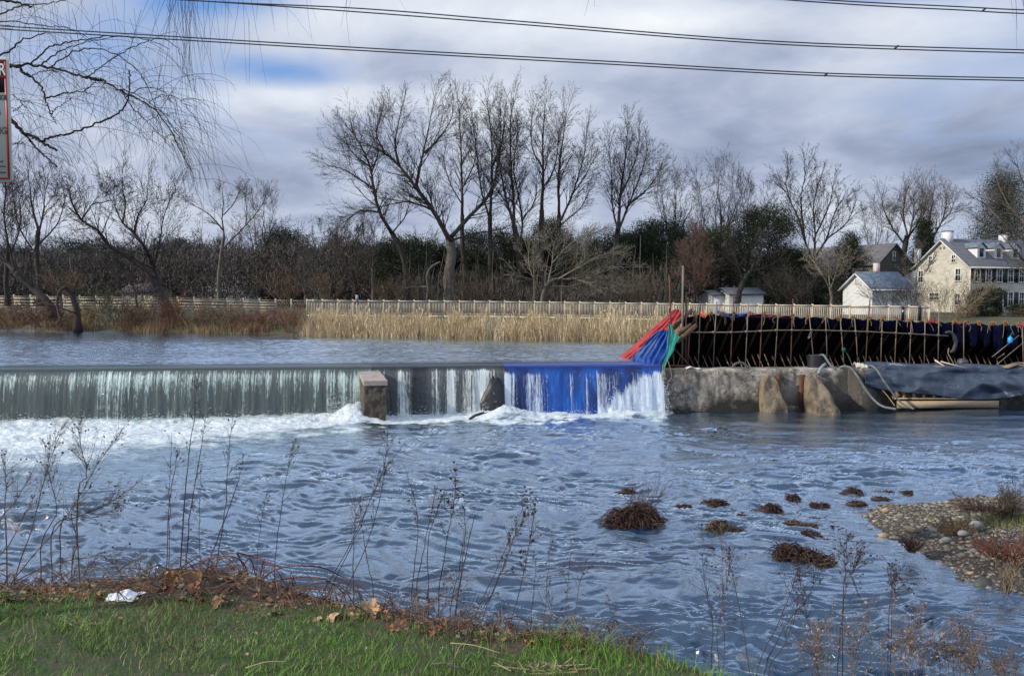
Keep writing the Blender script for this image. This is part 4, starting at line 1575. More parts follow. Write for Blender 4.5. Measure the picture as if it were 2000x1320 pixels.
# ------------------------------------------------------------------ falling water
VEIL = .46


def fall_mat(name, veil, dark, seed, dens_gain=1.0, film_min=.12):
    m, nt, b = newmat(name)
    uv = nt.nodes.new('ShaderNodeTexCoord')
    mp = nt.nodes.new('ShaderNodeMapping')
    at1 = N(nt, 'ShaderNodeAttribute', attribute_name='fu')
    at2 = N(nt, 'ShaderNodeAttribute', attribute_name='fv')
    at3 = N(nt, 'ShaderNodeAttribute', attribute_name='dens')
    fu, fv, de = at1.outputs['Fac'], at2.outputs['Fac'], at3.outputs['Fac']

    def vec(a, c_, s_):
        cx = nt.nodes.new('ShaderNodeCombineXYZ')
        nt.links.new(math_(nt, 'MULTIPLY', fu, a), cx.inputs[0])
        nt.links.new(math_(nt, 'MULTIPLY', fv, c_), cx.inputs[1])
        cx.inputs[2].default_value = s_
        return cx.outputs[0]
    fine = noise(nt, vec(19.0, .7, seed), 1.0, 4, .6, .1)
    coarse = noise(nt, vec(2.7, .35, seed + 3), 1.0, 4, .6, .2)
    beads = noise(nt, vec(22, 9.0, seed + 7), 1.0, 5, .7, .8)
    s_ = math_(nt, 'ADD', math_(nt, 'MULTIPLY', fine, .50), math_(nt, 'MULTIPLY', coarse, .50))
    s_ = math_(nt, 'ADD', s_, math_(nt, 'MULTIPLY_ADD', beads, .42, -.21))
    th = math_(nt, 'MULTIPLY_ADD', de, -.42 * dens_gain, .735)
    a = math_(nt, 'MULTIPLY', math_(nt, 'SUBTRACT', s_, th), 6.0, clamp=True)
    a = math_(nt, 'MAXIMUM', a, math_(nt, 'MULTIPLY', math_(nt, 'MINIMUM', de, .8), math_(nt, 'MULTIPLY', fine, VEIL if dark[2] < .2 else .10)), clamp=True)
    wc = N(nt, 'ShaderNodeBsdfPrincipled', i_Roughness=.35)
    cc = mixc(nt, ramp(nt, beads, [(.35, 0.0), (.65, 1.0)]), veil, tuple(min(.9, x * 1.22) for x in veil))
    nt.links.new(cc, wc.inputs['Base Color'])
    bp = N(nt, 'ShaderNodeBump', i_Strength=.8, i_Distance=.06)
    nt.links.new(s_, bp.inputs['Height'])
    nt.links.new(bp.outputs[0], wc.inputs['Normal'])
    film = N(nt, 'ShaderNodeBsdfPrincipled', i_Roughness=.12, i_IOR=1.4)
    film.inputs['Base Color'].default_value = (*dark, 1)
    b2 = N(nt, 'ShaderNodeBump', i_Strength=.5, i_Distance=.04)
    nt.links.new(s_, b2.inputs['Height'])
    nt.links.new(b2.outputs[0], film.inputs['Normal'])
    tr = nt.nodes.new('ShaderNodeBsdfTransparent')
    # clear film: mostly see-through below, opaque dark lip on top
    lip = ramp(nt, fv, [(.10, 1.0), (.24, film_min * 2), (1.0, film_min)])
    m1 = nt.nodes.new('ShaderNodeMixShader')
    nt.links.new(lip, m1.inputs[0])
    nt.links.new(tr.outputs[0], m1.inputs[1])
    nt.links.new(film.outputs[0], m1.inputs[2])
    m2 = nt.nodes.new('ShaderNodeMixShader')
    nt.links.new(a, m2.inputs[0])
    nt.links.new(m1.outputs[0], m2.inputs[1])
    nt.links.new(wc.outputs[0], m2.inputs[2])
    nt.links.new(m2.outputs[0], nt.nodes['Material Output'].inputs[0])
    nt.nodes.remove(b)
    return m


FPROF = np.array([(-.75, 1.80), (-.45, 1.793), (-.2, 1.765), (0, 1.70), (.11, 1.60), (.18, 1.46), (.24, 1.25), (.30, .95), (.35, .6), (.40, .2), (.43, -.12)])


def fall(name, label, px0, px1, densf, mat, seed, extra=0.0, du=.035, kind=None):
    u0, u1 = (px0 if px0 < -5 and px0 > -50 else u_of(px0)), u_of(px1)
    nu = int((u1 - u0) / du)
    u = np.linspace(u0, u1, nu)
    prof = smooth_path(FPROF, 42)
    L_ = np.concatenate([[0], np.cumsum(np.linalg.norm(np.diff(prof, axis=0), axis=1))])
    tt = L_ / L_[-1]
    # fv: 0 on the lip, 1 at the foot
    i0 = np.argmin(np.abs(prof[:, 0] + .35))
    fv = np.clip((tt - tt[i0]) / (1 - tt[i0]), 0, 1)
    Ug, Fg = np.meshgrid(u, fv)
    depth = np.clip((fv - .12) / .88, 0, 1)[:, None]
    wob = ((vnoise(Ug * 5, Fg * 1.2, seed) - .5) * .12 + (vnoise(Ug * 14, Fg * 3, seed + 1) - .5) * .05) * depth
    offg = prof[:, 0][:, None] + extra * depth + wob
    zg = prof[:, 1][:, None] + 0 * Ug + (vnoise(Ug * 2.0, Fg * 0, seed + 2) - .5) * .03 * (depth > 0)
    G = np.stack([Ug * UX + offg * NX, DY0 + Ug * UY + offg * NY, zg], -1)
    pxg = 1000 + FPX * G[..., 0] / G[..., 1]
    de = densf(pxg, Fg, Ug)
    mb = MB()
    mb.grid(G)
    # loose drops and strands thrown clear of the sheet
    k = RNG.random(de.shape) < np.clip(de - .52, 0, 1) * .10 * (Fg > .25)
    P = G[k] + RNG.normal(size=(k.sum(), 3)) * np.array((.05, .10, .06)) + np.array((NX, NY, 0)) * .06
    nG = mb.n
    mb.leaves(P, RNG.uniform(.02, .07, len(P)), aspect=.5)
    fu_ = np.concatenate([Ug.ravel(), np.repeat(P[:, 0] if len(P) else [], 4)])
    fv_ = np.concatenate([Fg.ravel(), np.full(len(P) * 4, .6)])
    de_ = np.concatenate([de.ravel(), np.full(len(P) * 4, 2.0)])
    o = mb.build(name, mat, origin=tuple(G[-1, nu // 2]), smooth=True, attrs={'fu': fu_, 'fv': fv_, 'dens': de_})
    return tag(o, label, 'waterfall')


def dens_left(px, f, u):
    top = sstep(.14, .20, f) * sstep(.70, .20, f) * .36
    base = .19 + .22 * sstep(.2, .3, f) + (fbm(u * .8, f * 0, 3, 7) - .5) * .30
    near = sstep(610, 700, px) * .42 * sstep(.2, .4, f)
    foot = sstep(.86, 1.0, f) * .5
    return np.clip((base + top + near + foot) * sstep(.13, .2, f), 0, 1.2)


def dens_mid(px, f, u):
    k = np.interp(px, [752, 757, 772, 780, 788, 795, 800, 806, 828, 838, 850, 868, 884, 895, 905, 915, 924, 940, 950, 960, 975, 985], [.5, .62, .45, .85, .6, .55, .45, .05, .05, .5, .62, .45, .82, .55, .66, .75, .80, 1.05, .9, .55, .35, .4])
    k = k + (vnoise(u * 6, f * 0, 3) - .5) * .25
    return np.clip((k * 1.12 + .04) * sstep(.12, .26, f) + sstep(.85, 1, f) * .4 * (k > .2), 0, 1.3)


def dens_blue(px, f, u):
    k = np.interp(px, [980, 988, 1000, 1010, 1022, 1035, 1048, 1060, 1075, 1110, 1150, 1180, 1295], [.75, .9, .75, .42, .40, .74, .66, .46, .40, .43, .46, .50, .50])
    k = k * 1.12 * sstep(.16, .35, f) * (.70 + .6 * vnoise(u * 5, f * 0, 4))
    edge = np.interp(px, [1150, 1185, 1215, 1245, 1275, 1292], [1.05, .80, .58, .42, .28, .18]) + (vnoise(u * 3.5, f * 0, 6) - .5) * .22
    sp = sstep(edge - .04, edge + .20, f) * .70 * sstep(1150, 1190, px)
    return np.clip(k + sp + sstep(.90, 1, f) * .35, 0, 1.3)


fall('waterfall', 'wide grey veil of water with thin white streaks left of the brown pier', UL, 725, dens_left, fall_mat('falling_water_grey', (.43, .54, .50), (.030, .048, .048), 1.0), 1)
fall('waterfall', 'broken white falls over a dark wall between the pier and the blue lining', 725, 985, dens_mid, fall_mat('falling_water_white', (.50, .55, .54), (.012, .020, .030), 5.0, 1.0, .03), 2)
# blue lining on the dam face
u0, u1 = u_of(976), u_of(1290)
nu = 140
u = np.linspace(u0, u1, nu)
prof = smooth_path(FPROF[1:], 34) + np.array((-.055, -.03))
tt = np.linspace(0, 1, 34)
Ug, Fg = np.meshgrid(u, tt)
fold = ((fbm(Ug * 2.6, Fg * 1.3, 5, 14) - .5) * .34 + np.sin(Ug * 5 + 3 * fbm(Ug * .8, Fg * .6, 2, 4)) * .018) * sstep(.2, .5, Fg)
offg = prof[:, 0][:, None] - .02 + fold * .55
G = np.stack([Ug * UX + offg * NX, DY0 + Ug * UY + offg * NY, prof[:, 1][:, None] + 0 * Ug], -1)
jag = u_of(976) + .05 + .45 * fbm(np.linspace(0, 4, 34), np.zeros(34), 4, 5) * (.3 + tt) + .55 * tt ** 1.3
Uc = np.maximum(Ug, jag[:, None])
G[..., 0] = Uc * UX + offg * NX
G[..., 1] = DY0 + Uc * UY + offg * NY
mb = MB()
mb.grid(G)
BLUE = M('wet_blue_tarp', (.004, .130, .56), (.002, .020, .13), 1.5, .25, .9, 5, stretch=(1, 1, .30), spec=.35, bdist=.07, contrast=.13)  # dark upright streaks paint the shade of folds into the blue
tag(mb.build('blue_lining', BLUE, origin=tuple(G[-1, 60]), smooth=True, solid=.012), 'bright blue tarp lining the weir face under the falling water', 'tarp')
fall('waterfall', 'thin water sliding over the blue lining with white spray at its right end', 984, 1292, dens_blue, fall_mat('falling_water_blue', (.52, .60, .70), (.010, .035, .205), 9.0), 3, .05)

# spray and loose drops at the foot of the falls
P = []
for a_, b2_, n_, h_ in ((-20, 640, 1100, .14), (640, 706, 700, .55), (755, 920, 420, .12), (920, 1010, 420, .45), (1010, 1180, 300, .12), (1180, 1300, 900, .60)):
    for k in range(n_):
        o_ = abs(rnd.gauss(.35, .35)) + .15
        x_, y_, _ = dam(u_of(rnd.uniform(a_, b2_)), o_, 0)
        P.append((x_, y_, .05 + min(1.4, abs(rnd.gauss(0, h_)) * max(.15, 1.25 - o_))))
for k in range(420):
    t_ = rnd.random()
    x_, y_, _ = dam(u_of(1290) + abs(rnd.gauss(0, .10)) * (.4 + t_), .18 + .30 * t_ + rnd.gauss(0, .10), 0)
    P.append((x_, y_, 1.45 * (1 - t_) + rnd.gauss(0, .06)))
mb = MB()
pebbles(mb, np.array(P), RNG.uniform(.006, .024, len(P)))
tag(mb.build('spray', M('white_spray', (.66, .72, .76), (.5, .57, .62), 3, .3)), 'white drops of spray flying at the foot of the falls', 'spray', kind='stuff')

# drifting stick in the foam
p0, p1 = np.array(pl(917, 818, 1.9)), np.array(pl(945, 805, 1.6))
mb = MB()
mb.tube(smooth_path([p0, (p0 + p1) / 2 + (0, 0, .03), p1], 8), np.linspace(.05, .025, 8), 6, jit=.1)
mb.tube(smooth_path([(p0 + p1) / 2, p1 + (.12, 0, .0)], 4), np.linspace(.03, .015, 4), 5)
tag(mb.build('driftwood', M('wet_wood', (.05, .042, .036), (.025, .022, .02), 8, .6), origin=tuple(p0)), 'dark forked stick of driftwood caught in the white foam', 'driftwood')

# ------------------------------------------------------------------ concrete abutment with buttresses
abut = thing('concrete_abutment', 'stained grey concrete abutment wall below the black cofferdam', 'abutment', dam(u_of(1500), 0, 0))
zt = pl(1400, 722, .05)[2]
ua, ub = u_of(1290), u_of(1700) + 9.5
prof = [(-.95, -1.0), (-.95, zt), (-.1, zt + .01), (.02, zt - .02), (.06, zt - .12), (.07, 1.15), (.08, .9), (.09, .65), (.10, .4), (.12, .2), (.16, 0), (.2, -.4), (.25, -1.0)]
mb = MB()
wall_block(mb, ua, ub, prof, 190, 6, .06)
mb.build('abutment_wall', m_conc, abut, smooth=True)
# raised end with a battered shoulder under the plastic
mb = MB()


def prism(mb, u0, u1, outline, seed, amp=.03, nu=8):
    """outline: closed list of (off,z), extruded u0..u1, rounded by a small inset at both ends"""
    O = np.array(outline, float)
    O = smooth_path(np.vstack([O, O[:1]]), 44)[:-1]
    c_ = O.mean(0)
    rings = []
    for j, tq in enumerate(np.linspace(0, 1, nu)):
        e = min(tq, 1 - tq)
        k = 1 - .10 * max(0, 1 - e * 7)
        u_ = u0 + (u1 - u0) * tq
        Q = c_ + (O - c_) * k
        nz = (fbm(Q[:, 0] * 3 + u_ * 4, Q[:, 1] * 3, 4, seed) - .5) * 2 * amp
        rings.append([dam(u0 + .22 + (u_ - u0 - .10) * (1.0 - .42 * min(1, max(0, q[1] / 1.3))) - .12, q[0] + n_, q[1] + n_) for q, n_ in zip(Q, nz)])
    Rg = np.array(rings)
    Rg = np.concatenate([Rg, Rg[:, :1]], 1)
    mb.grid(Rg)
    k0 = mb.n
    m_ = len(O)
    mb.add(Rg[0, :-1], [list(range(m_))])
    mb.add(Rg[-1, :-1], [list(range(m_))[::-1]])


m_butt = M('buttress_concrete', (.29, .23, .155), (.12, .093, .063), 3.2, .9, .9, 16, c3=(.065, .052, .036), bdist=.07)
for (a, c_, toe) in ((1481, 1507, .80), (1566, 1594, 1.35)):
    mb = MB()
    uu = u_of(a)
    uw = .86
    prism(mb, uu, uu + uw, [(.0, 1.28), (.16, 1.30), (.30, 1.18), (toe * .6, .72), (toe * .92, .26), (toe, .05), (toe, -.5), (0, -.6), (-.02, .5)], 5, .085, 14)
    mb.build('buttress', m_butt, abut, smooth=True)
m_rust = M('rusty_steel', (.17, .060, .026), (.055, .030, .020), 6, .85, .5, 30)
m_plate = M('old_gate_plate', (.19, .165, .135), (.09, .078, .065), 4, .85, .6, 18)
mb = MB()
q0, q1 = u_of(1519), u_of(1562)
ex, ey = (UX, UY, 0), (NX, NY, 0)
mb.box(dam((q0 + q1) / 2, .11, .45), (q1 - q0, .06, .95), (ex, ey, (0, 0, 1)))
mb.build('gate_plate', m_plate, abut)
for px_, w_ in ((1518, .09), (1564, .16)):
    mb = MB()
    mb.box(dam(u_of(px_), .10, .62), (w_, .10, 1.40), (ex, ey, (0, 0, 1)))
    mb.box(dam(u_of(px_), .155, .62), (w_ * 1.5, .02, 1.40), (ex, ey, (0, 0, 1)))
    mb.build('guide_channel', m_rust, abut)
# shoulder right of the second buttress
mb = MB()
us = np.linspace(u_of(1655), u_of(1720), 30)
zz_ = np.linspace(-.5, zt + .02, 20)
Ug, Zg = np.meshgrid(us, zz_)
bul = np.sin(np.clip((Ug - us[0]) / (us[-1] - us[0]), 0, 1) * math.pi) * .34 * (1.15 - Zg / 1.6 * .6) + (fbm(Ug * 3, Zg * 3, 4, 77) - .5) * .08
mb.grid(np.stack([Ug * UX + (.06 + bul) * NX, DY0 + Ug * UY + (.06 + bul) * NY, Zg], -1))
mb.build('shoulder', m_conc, abut, smooth=True, solid=.04)

# ------------------------------------------------------------------ black plastic sheet over the right end of the wall
pxs = np.linspace(1690, 2120, 150)
top = np.interp(pxs, [1690, 1705, 1740, 1800, 1850, 1900, 1960, 2010, 2120], [715, 712, 712, 716, 716, 716, 718, 720, 724])
bot = np.interp(pxs, [1690, 1720, 1745, 1790, 1830, 1860, 1905, 1950, 2000, 2120], [752, 760, 764, 768, 772, 776, 780, 779, 771, 762])
tt = np.linspace(0, 1, 50)
G = np.zeros((50, 150, 3))
for j in range(150):
    for i in range(50):
        t_ = tt[i]
        y = top[j] + (bot[j] - top[j]) * t_
        u_ = pxs[j] * .02
        off_ = .12 + .42 * math.sin(min(1, t_ * 1.25) * math.pi * .62) + ((fbm(u_ * .5 + t_ * .9, t_ * 1.5 - u_ * .15, 2, 19) - .5) * .46 - .13 * abs(math.sin(u_ * 1.3 + t_ * 2.6 + 3.2 * fbm(u_ * .5, t_ * 1.1, 2, 5))) ** .6 + .03 * math.sin(u_ * 5 - t_ * 9 + 5 * fbm(u_ * .9, t_ * 1.3, 2, 8))) * min(1, t_ * 5)
        G[i, j] = pl(pxs[j], y, off_)
back = G[0].copy()
back[:, 1] += .75
back[:, 2] += .03 + (fbm(pxs * .05, pxs * 0, 3, 4) - .5) * .12
G = np.concatenate([back[None], (back * .5 + G[0] * .5 + (0, 0, .06))[None], G])
m_ply, nt, b = newmat('black_plastic_sheet')
v = coords(nt, 'Object')
st = ramp(nt, noise(nt, coords(nt, 'Object', (1, 1, 2.6)), 1.15, 10, .74, .9), [(.58, 0.0), (.70, 1.0)])
c = mixc(nt, ramp(nt, noise(nt, v, 3, 6), [(.4, 0.0), (.7, 1.0)]), (.022, .036, .062), (.060, .078, .105))
c = mixc(nt, math_(nt, 'MULTIPLY', st, .75), c, (.42, .45, .46))
nt.links.new(c, b.inputs['Base Color'])
b.inputs['Roughness'].default_value = .42
bump(nt, b, noise(nt, v, 3.2, 6, .55, 1.2), .35, .06)
mb = MB()
mb.grid(G)
tag(mb.build('plastic_sheet', m_ply, origin=tuple(G[-1, 70]), smooth=True, solid=.012), 'crumpled black plastic sheet draped over the right end of the concrete wall', 'plastic sheet')

WOOD = M('pale_lumber', (.42, .32, .205), (.27, .20, .125), 5, .8, .4, 18, stretch=(1, 1, 6))
WOODW = M('wet_lumber', (.27, .20, .13), (.15, .11, .075), 5, .8, .4, 18)
WOODB = M('white_lumber', (.66, .58, .46), (.48, .41, .31), 5, .8, .3, 18)
# formwork under the sheet
form = thing('timber_formwork', 'wooden formwork with upright ribs and a long floating plank under the plastic', 'formwork', pl(1850, 795, .5))
mb = MB()
a, c_ = np.array(pl(1752, 790, .62)), np.array(pl(1950, 789, .50))
mb.bar(a, c_, .05, .26)
mb.build('plank', WOOD, form)
a, c_ = np.array(pl(1746, 778, .50)), np.array(pl(1908, 779, .42))
mb = MB()
mb.bar(a, c_, .09, .045)
mb.build('ledger', WOOD, form)
mb = MB()
a, c_ = np.array(pl(1742, 768, .20)), np.array(pl(1910, 768, .20))
mb.bar(a, c_, .03, .5)
mb.build('backing_board', WOODW, form)
for px_ in np.linspace(1746, 1900, 9):
    mb = MB()
    mb.bar(pl(px_, 778, .40), pl(px_ - 2, 752, .28), .09, .10)
    mb.build('rib', WOOD, form)
# loose boards on top of the wall
for i, (a, c_, w_, lab) in enumerate([((1826, 703), (1846, 716), .10, 'short pale board propped on top of the plastic sheet'), ((1838, 706), (1886, 719), .12, 'long pale board lying slanted on top of the plastic sheet'),
                                      ((1775, 717), (1842, 716), .07, 'thin pale batten along the top edge of the plastic sheet')]):
    mb = MB()
    mb.bar(pl(*a, -.1), pl(*c_, .15), w_, .04)
    tag(mb.build('loose_board', WOODB, origin=pl(*c_, .15)), lab, 'board')
mb = MB()
mb.bar(pl(1962, 718, .1), pl(1990, 709, -.1), .30, .05)
mb.bar(pl(1990, 709, -.1), pl(2040, 710, -.1), .30, .05)
tag(mb.build('bent_board', WOODW, origin=pl(1962, 718, .1)), 'bent brown board lying on the wall top at the right edge', 'board')
# crumpled white paper / sheet on the wall
mb = MB()
u_, v_ = np.meshgrid(np.linspace(0, 1, 20), np.linspace(0, 1, 8))
p0 = np.array(pl(1340, 721, -.1))
G = np.stack([p0[0] + u_ * .55, p0[1] + v_ * .35, zt + .025 + .07 * np.exp(-((u_ - .35) / .25) ** 2) + (fbm(u_ * 5, v_ * 4, 3, 3) - .5) * .05], -1)
mb.grid(G)
tag(mb.build('white_rag', M('white_cloth', (.75, .74, .78), (.6, .6, .64), 6, .8), origin=tuple(p0), solid=.01), 'small white rag lying on the concrete wall top', 'rag')
mb = MB()
u_, v_ = np.meshgrid(np.linspace(0, 1, 16), np.linspace(0, 1, 10))
p0 = np.array(pl(1672, 718, .1))
G = np.stack([p0[0] + u_ * .42, p0[1] + v_ * .3 - u_ * .1, zt + .04 + .20 * np.sin(v_ * 3) * (1 - u_ * .6) + (fbm(u_ * 6, v_ * 4, 3, 6) - .5) * .10], -1)
mb.grid(G)
tag(mb.build('canvas_rag', M('canvas_cloth', (.62, .58, .48), (.4, .37, .3), 6, .8), origin=tuple(p0), solid=.01), 'beige canvas rag bunched at the left end of the plastic sheet', 'rag')

HOSE = M('grey_hose', (.20, .22, .215), (.075, .085, .085), 6, .55, .5, 30)
HOSED = M('black_hose', (.020, .022, .026), (.012, .013, .016), 6, .5)


def hose(name, pts, r, mat, label, n=40, cat='hose', rib=0):
    Q = smooth_path([pl(x, y, o_) for x, y, o_ in pts], n)
    mb = MB()
    rr_ = r * (1 + rib * np.sin(np.arange(n) * 2.4))
    mb.tube(Q, rr_, 8)
    return tag(mb.build(name, mat, origin=tuple(Q[-1]), smooth=True), label, cat)


hose('hose', [(1600, 697, -.5), (1604, 693, -.35), (1610, 695, -.2), (1620, 710, -.05), (1632, 722, .05)], .042, HOSE, 'grey hose end arching over the black coil', 30)
hose('hose', [(1634, 723, -.15), (1645, 716, .0), (1660, 718, .15), (1675, 735, .35), (1690, 760, .5), (1708, 782, .75), (1725, 794, 1.0), (1750, 799, 1.3)], .042, HOSE, 'thick grey hose running over the wall down into the river', 60)
hose('hose', [(1690, 722, .2), (1700, 714, .2), (1712, 722, .45), (1725, 742, .62), (1742, 766, .75), (1760, 786, .85), (1785, 799, 1.1)], .032, HOSE, 'slim grey hose hanging across the left end of the plastic sheet', 60)
hose('hose', [(1722, 760, .45), (1735, 775, .6), (1748, 793, .8)], .014, M('yellow_rope', (.42, .33, .16), (.3, .22, .1), 8, .9), 'thin tan rope hanging to the water beside the formwork', 14, 'rope')
hose('hose', [(1428, 722, -.3), (1436, 711, -.4), (1450, 709, -.45), (1462, 718, -.4)], .05, M('grey_pipe_loop', (.11, .11, .105), (.06, .06, .06), 6, .5), 'dark hose loop standing on the wall at the foot of the posts', 24)
hose('pipe', [(1612, 711, -.2), (1604, 718, .0), (1598, 730, .15)], .06, M('grey_pvc', (.28, .30, .32), (.18, .19, .2), 6, .4), 'short grey drain pipe elbow poking over the wall front', 16, 'pipe')
# black coil of corrugated pipe
c0 = np.array(pl(1596, 721, -.55))
mb = MB()
for k in range(6):
    a = np.linspace(0, 2 * np.pi, 30)
    mb.tube(np.stack([c0[0] + .33 * np.cos(a), c0[1] + .28 * np.sin(a), np.full(30, zt + .05 + k * .078)], -1), .043, 7, caps=False)
tag(mb.build('hose_coil', HOSED, origin=(c0[0], c0[1], zt), smooth=True), 'black coil of corrugated drain pipe stacked on the concrete wall', 'hose coil')
# pump box on the wall
pb = thing('pump', 'small dark grey pump with a bolted top standing behind the plastic sheet', 'pump', pl(1880, 714, -.5))
c0 = np.array(pl(1880, 708, -.5))
mb = MB()
mb.box(c0, (.30, .25, .20))
mb.box(c0 + (0, 0, .12), (.24, .2, .05))
mb.build('housing', M('pump_paint', (.10, .105, .11), (.05, .05, .055), 8, .5), pb)
mb = MB()
mb.tube([c0 + (-.05, -.12, .0), c0 + (-.05, -.2, .0)], .05, 10)
mb.tube([c0 + (.08, 0, .13), c0 + (.08, 0, .21)], .03, 8)
mb.build('port', HOSED, pb)

# ------------------------------------------------------------------ the cofferdam
cof = thing('steel_cofferdam', 'long black membrane cofferdam on leaning rusty steel frames with pole railing', 'cofferdam', pl(1650, 722, -2.2))
TOPX = [1300, 1346, 1400, 1460, 1560, 1680, 1800, 1900, 2000, 2250]
TOPY = [614, 613, 613, 613, 618, 622, 627, 631, 635, 645]


def topy(px):
    return float(np.interp(px, TOPX, TOPY))


m_mem = M('black_membrane', (.0035, .0035, .006), (.002, .002, .004), 2, .75, .3, 6, spec=.15)
m_memb = M('navy_membrane', (.004, .005, .040), (.002, .003, .020), 2.5, .7, .4, 7, spec=.2)
pxs = np.linspace(1338, 2240, 160)
G = []
for px_ in pxs:
    a = np.array(pl(px_, topy(px_) + 3, -1.9))
    u_ = (a[0] - -1.9 * NX) / UX
    sc_ = .06 * math.sin(u_ * 5.5)
    colm = []
    for t_ in np.linspace(0, 1, 14):
        o_ = -1.9 - 2.9 * t_
        z_ = a[2] * (1 - t_) + .75 * t_
        sag = .12 * math.sin(math.pi * t_) * (1 + math.sin(u_ * 5.5))
        colm.append(dam(u_, o_ - sag * .4, z_ - sag * .4 - (sc_ * (1 - t_))))
    G.append(colm)
mb = MB()
mb.grid(np.array(G).transpose(1, 0, 2))
mb.build('membrane', m_mem, cof, smooth=True, solid=.02)
# navy flap folded over the top edge, hanging between the frames
G = []
FR = [1358, 1388, 1410, 1434, 1462, 1490, 1518, 1548, 1578, 1608, 1638, 1668, 1695, 1722, 1752, 1780, 1808, 1832, 1862, 1887, 1912, 1937, 1962, 1992, 2022, 2052, 2085, 2120, 2155, 2190, 2225]
for px_ in np.linspace(1346, 2240, 300):
    dep = float(np.interp(px_, [1346, 1440, 1560, 1700, 1790, 1850, 1900, 1950, 2000, 2240], [5, 11, 13, 14, 20, 30, 42, 48, 40, 36]))
    i = np.searchsorted(FR, px_)
    l, r_ = FR[max(0, i - 1)], FR[min(len(FR) - 1, i)]
    ph = (px_ - l) / max(1, r_ - l)
    dep *= .30 + .85 * math.sin(math.pi * min(1, max(0, ph))) ** .6 * (.65 + .5 * vnoise(np.array(i * 1.37), np.array(3.3), 4)) + .12 * math.sin(px_ * .7)
    lift = 3.0 * abs(math.sin(math.pi * ph)) + 1.2 * math.sin(px_ * .31)
    colm = []
    for t_ in np.linspace(0, 1, 9):
        wv = .05 * math.sin(px_ * .45 + t_ * 2) * t_
        colm.append(pl(px_, topy(px_) + lift + dep * t_, -1.80 - .25 * t_ + wv))
    G.append([pl(px_, topy(px_) + lift - .5, -2.15)] + colm)
mb = MB()
mb.grid(np.array(G).transpose(1, 0, 2))
mb.build('top_flap', m_memb, cof, smooth=True, solid=.012)
STEEL = M('grey_steel_pole', (.24, .205, .17), (.12, .085, .06), 7, .55, .3, 30, metal=.3, stretch=(1, 1, .3))
RUST = M('rusted_pole', (.14, .060, .034), (.060, .034, .024), 7, .8, .4, 30, stretch=(1, 1, .3))
RUST_SHADED = M('shaded_rust', (.060, .028, .018), (.028, .016, .012), 7, .9)  # rust darkened for the frames, shade under the membrane put into the colour
POLES = [((1368, 588), (1363, 723), 0), ((1400, 588), (1392, 723), 0), ((1434, 558), (1426, 723), 1), ((1462, 590), (1455, 722), 0), ((1490, 592), (1483, 723), 1), ((1521, 594), (1512, 722), 0),
         ((1549, 584), (1544, 720), 1), ((1580, 610), (1590, 700), 0), ((1611, 598), (1616, 702), 0), ((1641, 620), (1650, 716), 0), ((1669, 622), (1676, 712), 0), ((1699, 585), (1690, 715), 1), ((1723, 628), (1720, 708), 0), ((1752, 624), (1747, 712), 0),
         ((1780, 628), (1776, 714), 0), ((1807, 598), (1805, 708), 0), ((1834, 601), (1832, 706), 0), ((1882, 630), (1882, 706), 0), ((1997, 640), (1999, 712), 0)]
for a, c_, ru in POLES:
    mb = MB()
    mb.tube([pl(*a, -1.45), pl((a[0] + c_[0]) / 2 + rnd.uniform(-.6, .6), (a[1] + c_[1]) / 2, -1.4), pl(c_[0], c_[1] + 14, -1.35)], .019 if not ru else .022, 7)
    mb.build('pole', RUST if ru else STEEL, cof)
for a, c_, wd_, mt in (((1307, 538), (1312, 668), .028, RUST), ((1334, 519), (1332, 722), .042, STEEL), ((1340, 570), (1339, 722), .035, RUST), ((1347, 640), (1342, 726), .03, RUST)):
    mb = MB()
    mb.tube([pl(*a, -1.3), pl(*c_, -1.2)], wd_, 8)
    mb.build('pole', mt, cof)
mb = MB()
mb.tube([pl(x, y, -1.33) for x, y in ((1346, 649), (1430, 649), (1521, 645), (1600, 645), (1700, 648), (1780, 652), (1852, 656))], .024, 7)
mb.build('rail', STEEL, cof)
for px_, _ in [(1363, 0), (1393, 0), (1428, 0), (1457, 0), (1485, 0), (1516, 0), (1546, 0), (1584, 0), (1613, 0), (1644, 0), (1671, 0), (1695, 0), (1722, 0), (1750, 0), (1778, 0), (1806, 0), (1833, 0)]:
    y = float(np.interp(px_, [1346, 1430, 1521, 1600, 1700, 1780, 1852], [649, 649, 645, 645, 648, 652, 656]))
    mb = MB()
    mb.box(pl(px_ + rnd.uniform(-1, 1), y, -1.36), (.09, .10, .09))
    mb.build('clamp', STEEL, cof)
for i, px_ in enumerate(FR[:26]):
    y = topy(px_)
    mb = MB()
    a = np.array(pl(px_, y + 2, -1.85))
    u_ = (a[0] + 1.85 * NX) / UX
    mb.bar(a, dam(u_ - .02, -4.55, .80), .07, .09)
    mb.bar(dam(u_ - .02, -4.5, .80), dam(u_ - .02, -1.5, .72), .07, .07)
    mb.build('frame', RUST_SHADED, cof)
for i, px_ in enumerate(np.arange(1352, 2010, 13.6)):
    px_ += rnd.uniform(-2.5, 2.5)
    mb = MB()
    mb.tube([pl(px_ - 7, 694 + rnd.uniform(-3, 4), -2.5), pl(px_ + 6, 724, -1.9)], .022, 5)
    mb.build('strut', STEEL if i % 3 else RUST, cof)
for a, c_ in (((1990, 655), (1938, 697)), ((2000, 668), (1935, 722)), ((1948, 700), (1962, 690))):
    mb = MB()
    mb.tube([pl(*a, -1.5), pl(*c_, -1.3)], .02, 5)
    mb.build('brace', STEEL, cof)
ROPE = M('orange_rope', (.34, .15, .06), (.20, .085, .04), 9, .9)
ROPEY = M('pale_rope', (.32, .25, .14), (.20, .155, .085), 9, .9)
